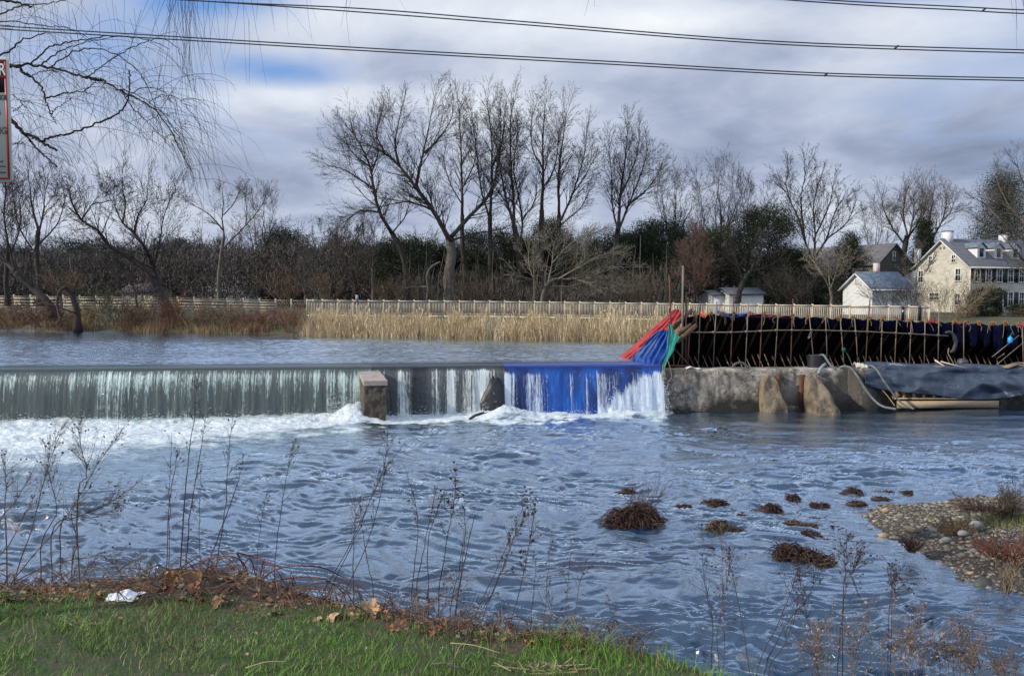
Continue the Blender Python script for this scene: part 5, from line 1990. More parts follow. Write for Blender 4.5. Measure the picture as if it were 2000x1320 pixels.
for i, px_ in enumerate(FR[:25]):
    y = topy(px_)
    mb = MB()
    c0 = np.array(pl(px_ + rnd.uniform(-2, 2), y - 1, -1.72))
    for k in range(5):
        a = np.linspace(0, 2 * np.pi, 12)
        n1_, n2_ = np.linalg.qr(RNG.normal(size=(3, 3)))[0][:2]
        q = c0 + RNG.normal(size=3) * .03
        mb.tube(q + (np.cos(a)[:, None] * n1_ + np.sin(a)[:, None] * n2_) * RNG.uniform(.04, .085), .014, 5, caps=False)
    mb.build('rope_knot', ROPE if i > 9 or i % 3 else ROPEY, cof)
    for k in range(rnd.choice((1, 2, 2))):
        x = px_ + rnd.uniform(-9, 12)
        L_ = rnd.uniform(9, 27)
        mb = MB()
        mb.tube(smooth_path([pl(px_, y, -1.68), pl((px_ + x) / 2 + rnd.uniform(-3, 3), y + 1 + rnd.uniform(0, 3), -1.62), pl(x, y + L_ * .5, -1.62), pl(x + rnd.uniform(-4, 4), y + L_, -1.62)], 12), .009, 5)
        mb.build('rope_end', ROPEY, cof)

# things hung on the cofferdam
tyre = thing('rubber_tyre', 'dark rubber loop hanging on the poles at the right part of the cofferdam', 'tyre', pl(1855, 680, -1.45))
mb = MB()
Q = smooth_path([pl(x, y, -1.45) for x, y in ((1846, 650), (1856, 649), (1864, 658), (1866, 672), (1862, 684), (1856, 688))], 24)
mb.tube(Q, np.linspace(.05, .10, 24) * np.interp(np.linspace(0, 1, 24), [0, .5, 1], [1, 1.1, .6]), 9)
mb.build('loop', M('old_rubber', (.045, .050, .062), (.025, .027, .033), 6, .6), tyre, smooth=True)
mb = MB()
mb.tube(smooth_path([pl(x, y, -1.3) for x, y in ((1853, 680), (1852, 690), (1857, 700), (1863, 711))], 14), .022, 6)
mb.build('rope', ROPEY, tyre)
bot = thing('plastic_jug', 'bright light blue jug hanging by a cord from the cofferdam top', 'jug', pl(1973, 669, -1.5))
mb = MB()
c0 = np.array(pl(1973, 663, -1.5))
mb.tube([c0 + (0, 0, -.13), c0 + (0, 0, -.11), c0 + (0, 0, .06), c0 + (0, 0, .10), c0 + (0, 0, .14)], [.085, .095, .095, .05, .03], 12)
mb.build('jug_body', M('sky_blue_plastic', (.02, .33, .72), (.015, .26, .6), 6, .35), bot, smooth=True)
mb = MB()
mb.tube(smooth_path([pl(x, y, -1.5) for x, y in ((1973, 656), (1978, 648), (1974, 640), (1977, 634))], 12), .012, 5)
mb.tube(smooth_path([pl(x, y, -1.5) for x, y in ((1978, 648), (1981, 655))], 4), .012, 5)
mb.build('cord', M('green_cord', (.10, .22, .14), (.07, .14, .1), 8, .9), bot)
mb = MB()
G = np.array([[pl(1583 - 6 * t_ + 4 * s_, 648 + 13 * t_, -1.35 + .05 * math.sin(6 * s_ + 4 * t_)) for s_ in np.linspace(0, 1, 6)] for t_ in np.linspace(0, 1, 8)])
mb.grid(G)
tag(mb.build('grey_rag', M('grey_rag_cloth', (.34, .32, .29), (.22, .2, .18), 6, .9), origin=tuple(G[0, 2]), solid=.01), 'small grey rag knotted on a pole below the rail', 'rag')
mb = MB()
c0 = np.array(pl(1648, 683, -1.3))
for k in range(6):
    a = np.linspace(0, 2 * np.pi, 10)
    n1_, n2_ = np.linalg.qr(RNG.normal(size=(3, 3)))[0][:2]
    mb.tube(c0 + (np.cos(a)[:, None] * n1_ + np.sin(a)[:, None] * n2_) * RNG.uniform(.04, .08), .014, 5, caps=False)
mb.tube(smooth_path([c0, pl(1655, 692, -1.3), pl(1662, 708, -1.25)], 8), .012, 5)
tag(mb.build('green_string', M('green_rope', (.03, .16, .13), (.02, .1, .08), 8, .9), origin=tuple(c0)), 'dark green cord tied round a pole at the middle of the cofferdam', 'cord')


# tarps -------------------------------------------------------------
def tarp(name, rows, mat, label, seed, amp=.10, nu=50, nv=40, nfold=3.0, cat='tarp', along=1.0):
    """rows: polylines of (px,py,off) from the top edge to the bottom edge"""
    Rw = [smooth_path([pl(*p) for p in r], nu) for r in rows]
    C = np.array([smooth_path([r[j] for r in Rw], nv) for j in range(nu)]).transpose(1, 0, 2)
    u, v_ = np.meshgrid(np.linspace(0, 1, nu), np.linspace(0, 1, nv))
    d = (fbm(u * nfold * 2.2 + v_ * .7 * along, v_ * 1.1 + u, 4, seed) - .5) * 2 * amp
    d += (fbm(u * nfold * 1.3 - v_ * 2.4, v_ * 3.0 + u * 2, 3, seed + 9) - .5) * amp * .9
    d += np.abs(np.sin(u * nfold * math.pi * 2 + 2.5 * fbm(u * 2, v_ * 1.4, 2, seed + 3))) * amp * .5 - amp * .25
    C = C + d[..., None] * np.array((-.45 + NX, NY, .45))
    mb = MB()
    mb.grid(C)
    return tag(mb.build(name, mat, origin=tuple(C[-1, nu // 2]), smooth=True, solid=.012), label, cat)


RED = M('red_tarp_fabric', (.40, .034, .034), (.25, .020, .024), 3, .55, .9, 7, bdist=.06, c3=(.20, .06, .05))
BLT = M('blue_tarp_fabric', (.016, .085, .36), (.006, .034, .18), 2.5, .45, .9, 7, bdist=.06, c3=(.05, .10, .26))
GRN = M('green_tarp_fabric', (.012, .26, .19), (.008, .15, .12), 4, .5, .6, 9, bdist=.04)
tarp('red_tarp', [[(1314, 606, -2.9), (1326, 606, -2.5), (1338, 622, -1.9)], [(1290, 628, -2.9), (1305, 634, -2.3), (1322, 640, -1.8)], [(1250, 664, -2.9), (1265, 668, -2.2), (1290, 668, -1.6)], [(1209, 699, -2.9), (1225, 701, -2.2), (1244, 702, -1.5)]], RED,
     'faded red tarp sloping from the cofferdam end down into the pool', 3, .15, 50, 44, 2.2)
tarp('blue_tarp', [[(1285, 648, -1.9), (1298, 644, -1.4), (1309, 650, -1.1)], [(1262, 670, -1.7), (1282, 668, -1.1), (1306, 674, -.8)], [(1242, 690, -1.4), (1268, 694, -.7), (1296, 706, -.35)], [(1232, 703, -1.2), (1262, 712, -.25), (1284, 738, .12)]], BLT,
     'wrinkled blue tarp hanging from the frame onto the weir crest', 5, .19, 80, 60, 2.6)
tarp('green_tarp', [[(1305, 632, -.95), (1311, 634, -.9), (1317, 650, -.85)], [(1306, 648, -.85), (1315, 655, -.8), (1327, 658, -.75)], [(1304, 666, -.7), (1312, 674, -.65), (1319, 672, -.6)], [(1302, 690, -.45), (1309, 690, -.4), (1315, 686, -.4)], [(1293, 716, -.1), (1298, 716, -.05), (1303, 706, .0)], [(1286, 738, .22), (1289, 744, .26), (1293, 736, .25)]], GRN,
     'torn green tarp strip hanging down the right edge of the blue tarp', 7, .05, 24, 60, 1.5)
RED2 = M('dark_red_tarp_fabric', (.19, .018, .018), (.12, .012, .014), 3, .6)
BLT2 = M('dark_blue_tarp_fabric', (.010, .045, .20), (.006, .026, .12), 3, .5)
for nm, rws, mt, lab, sd_ in (
        ('blue_tarp', [[(1400, 606, -2.1), (1425, 613, -2.0), (1460, 611, -2.1)], [(1401, 613, -1.75), (1426, 620, -1.72), (1458, 617, -1.75)]], BLT2, 'folded blue tarp lying along the cofferdam top near its left end', 11),
        ('red_tarp', [[(1462, 613, -2.2), (1500, 614, -2.1), (1548, 618, -2.2)], [(1462, 619, -1.8), (1500, 620, -1.8), (1547, 622, -1.8)]], RED2, 'red tarp edge showing along the cofferdam top behind the ropes', 12),
        ('red_tarp', [[(1812, 627, -2.0), (1822, 622, -2.0), (1834, 626, -2.0)], [(1812, 632, -1.8), (1822, 631, -1.8), (1833, 632, -1.8)]], RED2, 'small red tarp scrap by the tall pole right of the railing end', 13),
        ('red_tarp', [[(1872, 632, -2.0), (1880, 629, -2.0), (1888, 631, -2.0)], [(1872, 637, -1.8), (1880, 640, -1.8), (1888, 637, -1.8)]], RED2, 'small red scrap under an orange knot right of the hanging rubber loop', 14),
        ('red_tarp', [[(1985, 634, -2.1), (2000, 629, -2.1), (2040, 630, -2.1)], [(1985, 639, -1.7), (2002, 640, -1.7), (2040, 641, -1.7)]], RED, 'bright red tarp bundle on the cofferdam top at the right edge', 15),
        ('orange_tarp', [[(1367, 607, -2.0), (1371, 608, -1.9), (1375, 612, -1.9)], [(1368, 617, -1.75), (1376, 621, -1.7), (1382, 616, -1.75)]], M('orange_cloth', (.62, .14, .05), (.45, .09, .03), 5, .7), 'small orange tarp scrap at the cofferdam top near the plank end', 16)):
    tarp(nm, rws, mt, lab, sd_, .025, 26, 8, 2.0)
# planks on the left end frame
for i, (a, c_, o_, lab) in enumerate([((1312, 640), (1352, 605), -1.35, 'long brown plank sloping up over the red tarp'), ((1325, 652), (1350, 634), -1.05, 'grey plank jutting right from the frame end, upper of two'), ((1322, 668), (1360, 635), -.95, 'grey plank jutting right from the frame end, lower of two')]):
    mb = MB()
    mb.bar(pl(*a, o_), pl(*c_, o_ - .3), .05, .16)
    tag(mb.build('plank', M('old_plank_%s' % 'abc'[i], (.20, .125, .075), (.11, .070, .045), 6, .85, .4, 20), origin=pl(*a, o_)), lab, 'plank')
mb = MB()
mb.bar(pl(1307, 714, -.7), pl(1345, 715, -.9), .06)
mb.bar(pl(1318, 682, -1.2), pl(1350, 718, -.9), .05)
mb.bar(pl(1315, 690, -1.2), pl(1316, 720, -.9), .05)
mb.build('end_brace', RUST, cof)
for i, pts in enumerate([[(1296, 714), (1299, 730), (1293, 752), (1291, 766)], [(1295, 712), (1293, 735), (1297, 755), (1290, 764)], [(1303, 700), (1310, 722), (1311, 738), (1302, 748)]]):
    mb = MB()
    mb.tube(smooth_path([pl(x, y, .30) for x, y in pts], 16), .014, 5)
    tag(mb.build('loose_rope', ROPEY, origin=pl(*pts[0], .3)), ('tan rope end hanging over the wall below the green tarp', 'thin frayed rope hanging between fall and wall', 'curved rope loop on the left end of the wall')[i], 'rope')
# ------------------------------------------------------------------ buildings
def stone_mat(name, c1, c2, c3, mortar):
    m, nt, b = newmat(name)
    v = coords(nt, 'Object', (1, 1, 1))
    wv = N(nt, 'ShaderNodeTexVoronoi', i_Scale=2.0)
    mp = nt.nodes.new('ShaderNodeMapping')
    mp.inputs['Scale'].default_value = (1.1, 1.1, 2.6)
    nt.links.new(v, mp.inputs[0])
    nt.links.new(mp.outputs[0], wv.inputs['Vector'])
    c = mixc(nt, ramp(nt, wv.outputs['Color'], [(.2, 0.0), (.8, 1.0)]), c1, c2)
    c = mixc(nt, ramp(nt, noise(nt, v, .8, 5), [(.5, 0.0), (.75, .7)]), c, c3)
    w2 = N(nt, 'ShaderNodeTexVoronoi', i_Scale=2.0, feature='DISTANCE_TO_EDGE')
    nt.links.new(mp.outputs[0], w2.inputs['Vector'])
    c = mixc(nt, ramp(nt, w2.outputs['Distance'], [(.03, .8), (.09, 0.0)]), c, mortar)
    nt.links.new(c, b.inputs['Base Color'])
    b.inputs['Roughness'].default_value = .9
    bump(nt, b, w2.outputs['Distance'], .6, .05)
    return m


def slate_mat(name, c1, c2):
    m, nt, b = newmat(name)
    v = coords(nt, 'Object', (1, 1, 1))
    br = N(nt, 'ShaderNodeTexVoronoi', i_Scale=3.2)
    mp = nt.nodes.new('ShaderNodeMapping')
    mp.inputs['Scale'].default_value = (.7, .7, 2.2)
    nt.links.new(v, mp.inputs[0])
    nt.links.new(mp.outputs[0], br.inputs['Vector'])
    c = mixc(nt, ramp(nt, br.outputs['Color'], [(.2, 0.0), (.8, 1.0)]), c1, c2)
    nt.links.new(c, b.inputs['Base Color'])
    b.inputs['Roughness'].default_value = .6
    wv = N(nt, 'ShaderNodeTexWave', i_Scale=2.2, i_Distortion=1.0, bands_direction='Z')
    nt.links.new(v, wv.inputs['Vector'])
    bump(nt, b, wv.outputs['Fac'], .4, .05)
    return m


ST1 = stone_mat('pale_fieldstone', (.47, .455, .38), (.37, .355, .295), (.52, .50, .425), (.50, .485, .42))
ST2 = stone_mat('dark_fieldstone', (.13, .11, .095), (.075, .065, .058), (.16, .135, .115), (.15, .135, .12))
SL1 = slate_mat('grey_slate', (.105, .115, .135), (.075, .080, .098))
SL2 = slate_mat('blue_slate', (.125, .165, .215), (.060, .080, .110))
SL3 = slate_mat('brown_grey_shingle', (.15, .145, .15), (.105, .10, .105))
WHT = M('white_paint', (.66, .67, .66), (.56, .57, .57), 1.2, .6, .2, 12)
m_board, nt, b = newmat('white_board_siding')
v = coords(nt, 'Object')
wv = N(nt, 'ShaderNodeTexWave', i_Scale=1.1, i_Distortion=.4, bands_direction='DIAGONAL')
nt.links.new(v, wv.inputs['Vector'])
c = mixc(nt, ramp(nt, wv.outputs['Fac'], [(.0, .3), (.18, 0.0)]), (.55, .57, .57), (.40, .42, .43))
c = mixc(nt, ramp(nt, noise(nt, v, 1.2, 6), [(.5, 0.0), (.8, .5)]), c, (.40, .41, .40))
nt.links.new(c, b.inputs['Base Color'])
b.inputs['Roughness'].default_value = .7
bump(nt, b, wv.outputs['Fac'], .4, .04)
GLASS, nt, b = newmat('dark_window_glass')
b.inputs['Base Color'].default_value = (.012, .015, .02, 1)
b.inputs['Roughness'].default_value = .06
SHUT = M('black_shutter', (.012, .013, .016), (.008, .009, .011), 4, .5)


class House:
    """local frame: q along the gable wall (to back-left), s along the facade (to back-right), z up ; corner at C"""

    def __init__(self, C, ang_s, zb):
        self.C = np.array((C[0], C[1], 0.0))
        self.es = np.array((math.cos(R(ang_s)), math.sin(R(ang_s)), 0))
        self.eq = np.array((-math.sin(R(ang_s)), math.cos(R(ang_s)), 0))
        self.zb = zb
        self.ax = (self.es, self.eq, np.array((0, 0, 1.0)))

    def p(self, s, q, z):
        return self.C + self.es * s + self.eq * q + np.array((0, 0, z))


def gable_house(h, W, L_, ze, za, parent, mwall, mroof, over=.25, apex=.5, trim=None):
    mb = MB()
    P = h.p
    zb = h.zb - .5
    for s in (0, L_):
        ring = [P(s, 0, zb), P(s, 0, ze), P(s, W * apex, za), P(s, W, ze), P(s, W, zb)]
        mb.add(ring, [[0, 4, 3, 2, 1] if s else [0, 1, 2, 3, 4]])
    mb.add([P(0, 0, zb), P(L_, 0, zb), P(L_, 0, ze), P(0, 0, ze)], [(0, 1, 2, 3)])
    mb.add([P(0, W, zb), P(L_, W, zb), P(L_, W, ze), P(0, W, ze)], [(3, 2, 1, 0)])
    mb.build('wall', mwall, parent)
    mb = MB()
    up = np.array((0, 0, .16))
    for q0, q1 in ((0, W * apex), (W, W * apex)):
        dq = (q1 - q0)
        k = over / abs(dq)
        e0 = (q0 - dq * k, ze - (za - ze) * k)
        a = [P(-over, e0[0], e0[1]), P(L_ + over, e0[0], e0[1]), P(L_ + over, q1, za), P(-over, q1, za)]
        a = [x + (0, 0, .02) for x in a]
        mb.add(a + [x + up for x in a], [(0, 1, 2, 3), (7, 6, 5, 4), (0, 4, 5, 1), (1, 5, 6, 2), (3, 7, 4, 0)])
    roof = mb.build('roof', mroof, parent)
    if trim is not None:
        mb = MB()
        for q0, q1 in ((0, W * apex), (W, W * apex)):
            dq = q1 - q0
            k = over / abs(dq)
            mb.bar(P(-over - .03, q0 - dq * k, ze - (za - ze) * k - .06), P(-over - .03, q1, za - .06), .07, .24, up=tuple(h.es))
        for q_ in (-over * .95,):
            mb.bar(P(-over, q_, ze - .22), P(L_ + over, q_, ze - .22), .16, .14)
        mb.build('fascia', trim, roof)
    return roof


def window(h, wall, s, q, z, w_, hh, parent, frame=WHT, shutters=False, arch=False):
    """wall 'f': on the facade (q=0, outward -q) ; 'g': on the gable (s=0, outward -s)"""
    P = h.p
    if wall == 'f':
        ax = (h.es, h.eq, np.array((0, 0, 1.0)))
        c = lambda d, o, zz: P(s + d, -o, zz)
        sz = lambda a, b_, c_: (a, b_, c_)
    else:
        ax = (h.es, h.eq, np.array((0, 0, 1.0)))
        c = lambda d, o, zz: P(-o, q + d, zz)
        sz = lambda a, b_, c_: (b_, a, c_)
    f = MB()
    t = .11
    f.box(c(-w_ / 2, .04, z), sz(t, .10, hh + t), ax)
    f.box(c(w_ / 2, .04, z), sz(t, .10, hh + t), ax)
    f.box(c(0, .045, z + hh / 2), sz(w_ - t, .11, t), ax)
    f.box(c(0, .05, z - hh / 2), sz(w_ + .22, .14, t * .9), ax)
    f.box(c(0, .03, z), sz(w_ - t, .05, .06), ax)
    f.box(c(0, .032, z), sz(.04, .05, hh - t), ax)
    if arch:
        a = np.linspace(0, math.pi, 14)
        for a0, a1 in zip(a[:-1], a[1:]):
            f.bar(c(math.cos(a0) * w_ / 2, .05, z + hh / 2 + math.sin(a0) * w_ / 2), c(math.cos(a1) * w_ / 2, .05, z + hh / 2 + math.sin(a1) * w_ / 2), .14, .12)
    fo = f.build('window', frame, parent)
    g = MB()
    g.box(c(0, .012, z), sz(w_ - .05, .02, hh - .05), ax)
    if arch:
        ring = [c(math.cos(k) * w_ / 2, .015, z + hh / 2 + math.sin(k) * w_ / 2) for k in np.linspace(0, math.pi, 12)]
        g.add(ring, [list(range(12))])
    g.build('pane', GLASS, fo)
    if shutters:
        for k in (-1, 1):
            sh = MB()
            sh.box(c(k * (w_ / 2 + .30), .03, z), sz(.42, .06, hh + .05), ax)
            sh.build('shutter', SHUT, fo)


hs = House(at(1893, 600, 88), 20, 2.0)
t_ = thing('stone_house', 'pale stone house with dormers, black shutters and a white chimney', 'house', tuple(hs.p(0, 0, 2.1)))
W, L_, ze, za = 7.4, 17.0, 7.45, 10.45
roof = gable_house(hs, W, L_, ze, za, t_, ST1, SL1, .30, trim=WHT)
for s in (1.0, 2.65, 4.3, 6.0, 7.7, 9.5, 11.3):
    window(hs, 'f', s, 0, 6.35, .80, 1.42, t_, shutters=True)
for s in (6.1, 7.8, 9.6):
    window(hs, 'f', s, 0, 3.75, .80, 1.55, t_, shutters=True)
window(hs, 'f', 4.3, 0, 3.5, 1.15, 2.1, t_, arch=True)
for q in (2.15, 5.25):
    window(hs, 'g', 0, q, 8.25, .55, .85, t_)
window(hs, 'g', 0, 1.5, 6.45, .75, 1.4, t_)
window(hs, 'g', 0, 6.55, 6.35, .75, 1.4, t_)
window(hs, 'g', 0, 1.5, 3.75, .75, 1.3, t_)
window(hs, 'g', 0, 4.6, 4.05, 1.4, .85, t_)
mb = MB()
for q in (W / 2 - .25, W / 2 + .25):
    mb.box(hs.p(-.02, q, 9.55), (.04, .22, .28), hs.ax)
mb.build('vent', SL3, t_)
for (s, q, w_, hgt) in ((.7, W / 2, .95, 1.0), (9.3, W / 2, .7, .85)):
    mb = MB()
    mb.box(hs.p(s, q, za + hgt / 2 - .35), (w_ * .8, w_, hgt + .6), hs.ax)
    ch = mb.build('chimney', WHT, roof)
    mb = MB()
    mb.box(hs.p(s, q, za + hgt - .02), (w_ * .8 + .08, w_ + .08, .10), hs.ax)
    mb.build('chimney_cap', SL3, ch)
for s in (2.6, 5.2, 7.8):
    d = MB()
    fz, q0 = 8.15, .75
    zt_ = 9.5
    wd_ = .62
    q_back = (zt_ + .1 - ze) / (za - ze) * W / 2
    q_ft = (fz - ze) / (za - ze) * W / 2
    P = hs.p
    for k in (-1, 1):
        d.add([P(s + k * wd_, q_ft, fz - .1), P(s + k * wd_, q_ft, zt_), P(s + k * wd_, q_back, zt_)], [(0, 1, 2) if k < 0 else (0, 2, 1)])
    d.add([P(s - wd_, q_ft, fz - .1), P(s + wd_, q_ft, fz - .1), P(s + wd_, q_ft, zt_), P(s, q_ft, zt_ + .5), P(s - wd_, q_ft, zt_)], [(0, 1, 2, 3, 4)])
    do = d.build('dormer', WHT, t_)
    r_ = MB()
    qb2 = (zt_ + .55 - ze) / (za - ze) * W / 2
    for k in (-1, 1):
        a = [P(s + k * (wd_ + .14), q_ft - .15, zt_ - .08), P(s, q_ft - .15, zt_ + .53), P(s, min(qb2, W / 2), zt_ + .53), P(s + k * (wd_ + .14), q_back, zt_ - .08)]
        r_.add(a + [x + np.array((0, 0, .09)) for x in a], [(0, 1, 2, 3), (7, 6, 5, 4), (0, 4, 5, 1), (3, 7, 4, 0)])
    r_.build('dormer_roof', SL2, do)
    g = MB()
    g.box(P(s, q_ft - .02, 8.95), (.55, .03, .95), hs.ax)
    g.build('pane', GLASS, do)
# downspout and the white lean-to at the back-left corner
mb = MB()
mb.tube([hs.p(-.08, -.08, ze - .25), hs.p(-.08, -.08, 2.1)], .055, 8)
mb.build('downspout', WHT, t_)
lt = MB()
P = hs.p
q0, q1, s1 = W + .02, W + 2.3, 5.0
lt.add([P(.15, q0, 1.6), P(.15, q0, 7.3), P(.15, q1, 6.2), P(.15, q1, 1.6)], [(0, 1, 2, 3)])
lt.add([P(.15, q1, 1.6), P(.15, q1, 6.2), P(s1, q1, 6.2), P(s1, q1, 1.6)], [(0, 1, 2, 3)])
lo = lt.build('lean_to', m_board, t_)
lt = MB()
a = [P(-.15, q0 - .2, 7.62), P(s1, q0 - .2, 7.62), P(s1, q1 + .35, 6.12), P(-.15, q1 + .35, 6.12)]
lt.add(a + [x + np.array((0, 0, .13)) for x in a], [(0, 1, 2, 3), (7, 6, 5, 4), (0, 4, 5, 1), (2, 6, 7, 3), (3, 7, 4, 0)])
lt.build('lean_to_roof', SL1, lo)
mb = MB()
c_ = at(1792, 500, 97)
mb.box(c_, (.55, .55, 1.7), hs.ax)
mb.build('chimney', WHT, lo)

hs = House(at(1703, 600, 80), 20, 2.1)
t_ = thing('white_shed', 'white board shed with blue slate roof beside the stone house', 'shed', tuple(hs.p(0, 0, 2.2)))
roof = gable_house(hs, 4.0, 5.0, 4.95, 6.45, t_, m_board, SL2, .28, trim=WHT)
window(hs, 'g', 0, 2.15, 5.6, .34, .42, t_)
mb = MB()
mb.box(hs.p(2.6, 2.2, 6.9), (.46, .46, 1.2), hs.ax)
mb.build('chimney', M('whitewashed_brick', (.62, .56, .52), (.42, .30, .25), 4, .8), roof)
mb = MB()
mb.tube([hs.p(-.06, -.06, 4.75), hs.p(-.06, -.06, 2.2)], .04, 7)
mb.build('downspout', WHT, t_)

hs = House(at(1782, 590, 110), 120, 2.2)
ap = np.array(at(1748, 478, 110))
hs.C = np.array((ap[0], ap[1], 0)) - hs.eq * 3.7
t_ = thing('stone_barn', 'dark stone barn with grey roof behind the white shed', 'barn', tuple(hs.p(0, 3.7, 2.3)))
gable_house(hs, 7.4, 13, 8.3, 11.1, t_, ST2, SL3, .3)
window(hs, 'g', 0, 3.9, 9.5, .55, 1.2, t_)

hs = House(at(1590, 595, 122), 4, 2.4)
t_ = thing('white_cottage', 'white walled cottage with long grey roof half hidden by trees', 'house', tuple(hs.p(0, 0, 2.4)))
gable_house(hs, 8, 9.5, 7.6, 11.3, t_, WHT, SL3, .3)
for s in (2, 4.5, 7):
    window(hs, 'f', s, 0, 6.2, .8, 1.2, t_)
hs = House(at(1424, 598, 87), 8, 2.2)
t_ = thing('white_outbuilding', 'low white outbuilding behind the stout leaning trunk', 'outbuilding', tuple(hs.p(0, 0, 2.3)))
gable_house(hs, 4, 3.9, 4.3, 4.9, t_, WHT, SL1, .25)
mb = MB()
mb.box(hs.p(.9, -.04, 3.1), (.8, .06, 1.8), hs.ax)
mb.build('door', SL1, t_)
hs = House(at(1390, 598, 88), 8, 2.2)
t_ = thing('white_garage', 'small white garage wall showing just right of the russet larch', 'garage', tuple(hs.p(0, 0, 2.3)))
gable_house(hs, 4, 1.6, 4.2, 4.6, t_, WHT, SL1, .2)
mb = MB()
mb.box(hs.p(.8, -.04, 3.0), (1.1, .06, 1.7), hs.ax)
mb.build('door', m_board, t_)

CRM = M('cream_siding', (.62, .56, .40), (.5, .45, .32), 2, .8)
hs = House(at(238, 594, 104), -6, 2.6)
t_ = thing('cream_house', 'small cream house with mauve grey roof behind the slat fence', 'house', tuple(hs.p(0, 0, 2.6)))
gable_house(hs, 5, 4.2, 4.6, 5.6, t_, CRM, M('mauve_shingle', (.16, .13, .15), (.11, .09, .11), 3, .8), .3)
window(hs, 'f', 1.2, 0, 3.9, .6, .8, t_)
window(hs, 'f', 3.0, 0, 3.9, .6, .8, t_)
hs = House(at(446, 594, 108), 3, 2.6)
t_ = thing('white_bungalow', 'low white bungalow with dark windows glimpsed right of the pale forked tree', 'house', tuple(hs.p(0, 0, 2.6)))
gable_house(hs, 5, 4.0, 4.5, 5.3, t_, WHT, SL3, .3)
for s in (.9, 2.0, 3.1):
    window(hs, 'f', s, 0, 3.7, .6, .9, t_)

# ------------------------------------------------------------------ fences along the boardwalk
FW = M('weathered_railing_wood', (.64, .575, .47), (.47, .41, .325), 4, .8, .3, 20, stretch=(1, 1, 4), island=.12)
FWP = M('railing_post_wood', (.60, .51, .37), (.45, .375, .265), 4, .8, .3, 20)
FWG = M('grey_slat_wood', (.44, .385, .30), (.27, .235, .18), 4, .85, .3, 20, island=.3)
RAIL = [(-320, 577, 67), (-150, 577, 68), (0, 578, 69), (340, 582, 70), (600, 587, 72), (1000, 590, 72), (1400, 595, 66), (1740, 599, 61), (1815, 600, 60)]
RP = np.array([at(*r) for r in RAIL])
RD = smooth_path(RP, 600)
RC = np.concatenate([[0], np.cumsum(np.linalg.norm(np.diff(RD[:, :2], axis=0), axis=1))])


def rail_pt(s):
    return np.array([np.interp(s, RC, RD[:, i]) for i in range(3)])


RPX = 1000 + FPX * RD[:, 0] / RD[:, 1]
s_split = float(np.interp(600, RPX, RC))
HR = 1.27
slat = thing('slat_fence', 'weathered horizontal slat fence along the left boardwalk', 'fence', tuple(rail_pt(s_split * .5) - (0, 0, HR)))
sp = np.arange(0, s_split + .01, s_split / round(s_split / 1.36))
for i, s in enumerate(sp):
    p = rail_pt(s)
    mb = MB()
    mb.box(p - (0, 0, HR * .5), (.12, .12, HR + .3), top=.97)
    mb.build('post', FWG, slat)
    if i < len(sp) - 1:
        a, c_ = p, rail_pt(sp[i + 1])
        d = (c_ - a) / np.linalg.norm(c_ - a)
        pxm = 1000 + FPX * a[0] / a[1]
        mb = MB()
        mb.bar(a + d * .07 + (0, .0, -.02), c_ - d * .07 + (0, 0, -.02), .10, .05)
        if 530 < pxm < 602:
            for k in range(-3, 9):
                for sg in (1, -1):
                    t0, t1 = k / 6, k / 6 + .45 * 1.0
                    lo_, hi_ = max(0.03, t0), min(.97, t1)
                    if hi_ - lo_ < .08:
                        continue
                    f0, f1 = (lo_ - t0) / .45, (hi_ - t0) / .45
                    z0, z1 = (-.95 + .80 * f0, -.95 + .80 * f1)
                    if sg < 0:
                        z0, z1 = -1.1 - z0, -1.1 - z1
                    mb.bar(a + (c_ - a) * lo_ + (0, .03 * sg, z0), a + (c_ - a) * hi_ + (0, .03 * sg, z1), .045, .02)
            mb.bar(a + d * .07 + (0, 0, -1.0), c_ - d * .07 + (0, 0, -1.0), .05, .09)
        else:
            for k in range(4):
                zz_ = -.20 - k * .25 + rnd.uniform(-.015, .015)
                mb.bar(a + d * .02 + (0, -.09, zz_ + rnd.uniform(-.02, .02)), c_ - d * .02 + (0, -.09, zz_ + rnd.uniform(-.02, .02)), .035, .15)
        mb.build('slat_panel', FWG, slat)
rail = thing('boardwalk_railing', 'long pale wooden railing with vertical pickets along the far boardwalk', 'railing', tuple(rail_pt((s_split + RC[-1]) / 2) - (0, 0, HR)))
n_ = round((RC[-1] - s_split) / 1.36)
sp = np.linspace(s_split, RC[-1], n_ + 1)
for i, s in enumerate(sp):
    p = rail_pt(s)
    if i:
        mb = MB()
        mb.box(p - (0, .02, HR * .5), (.12, .12, HR + .3))
        mb.build('post', FWP, rail)
    if i < n_:
        a, c_ = p, rail_pt(sp[i + 1])
        d = (c_ - a) / np.linalg.norm(c_ - a)
        mb = MB()
        mb.bar(a + (0, -.06, .02), c_ + (0, -.06, .02), .15, .075)
        mb.bar(a + d * .065 + (0, 0, -.09), c_ - d * .065 + (0, 0, -.09), .04, .11)
        mb.bar(a + d * .065 + (0, 0, -1.10), c_ - d * .065 + (0, 0, -1.10), .04, .09)
        m_ = 9
        for k in range(m_):
            q = a + (c_ - a) * (k + 1) / (m_ + 1)
            mb.box(q + (0, -.035, -.62), (.045, .03, 1.05))
        mb.build('picket_panel', FW, rail)
mb = MB()
for i in range(n_):
    mb.bar(rail_pt(sp[i]) + (0, -.15, -HR - .05), rail_pt(sp[i + 1]) + (0, -.15, -HR - .05), .06, .16)
mb.build('deck_edge', FWP, rail)
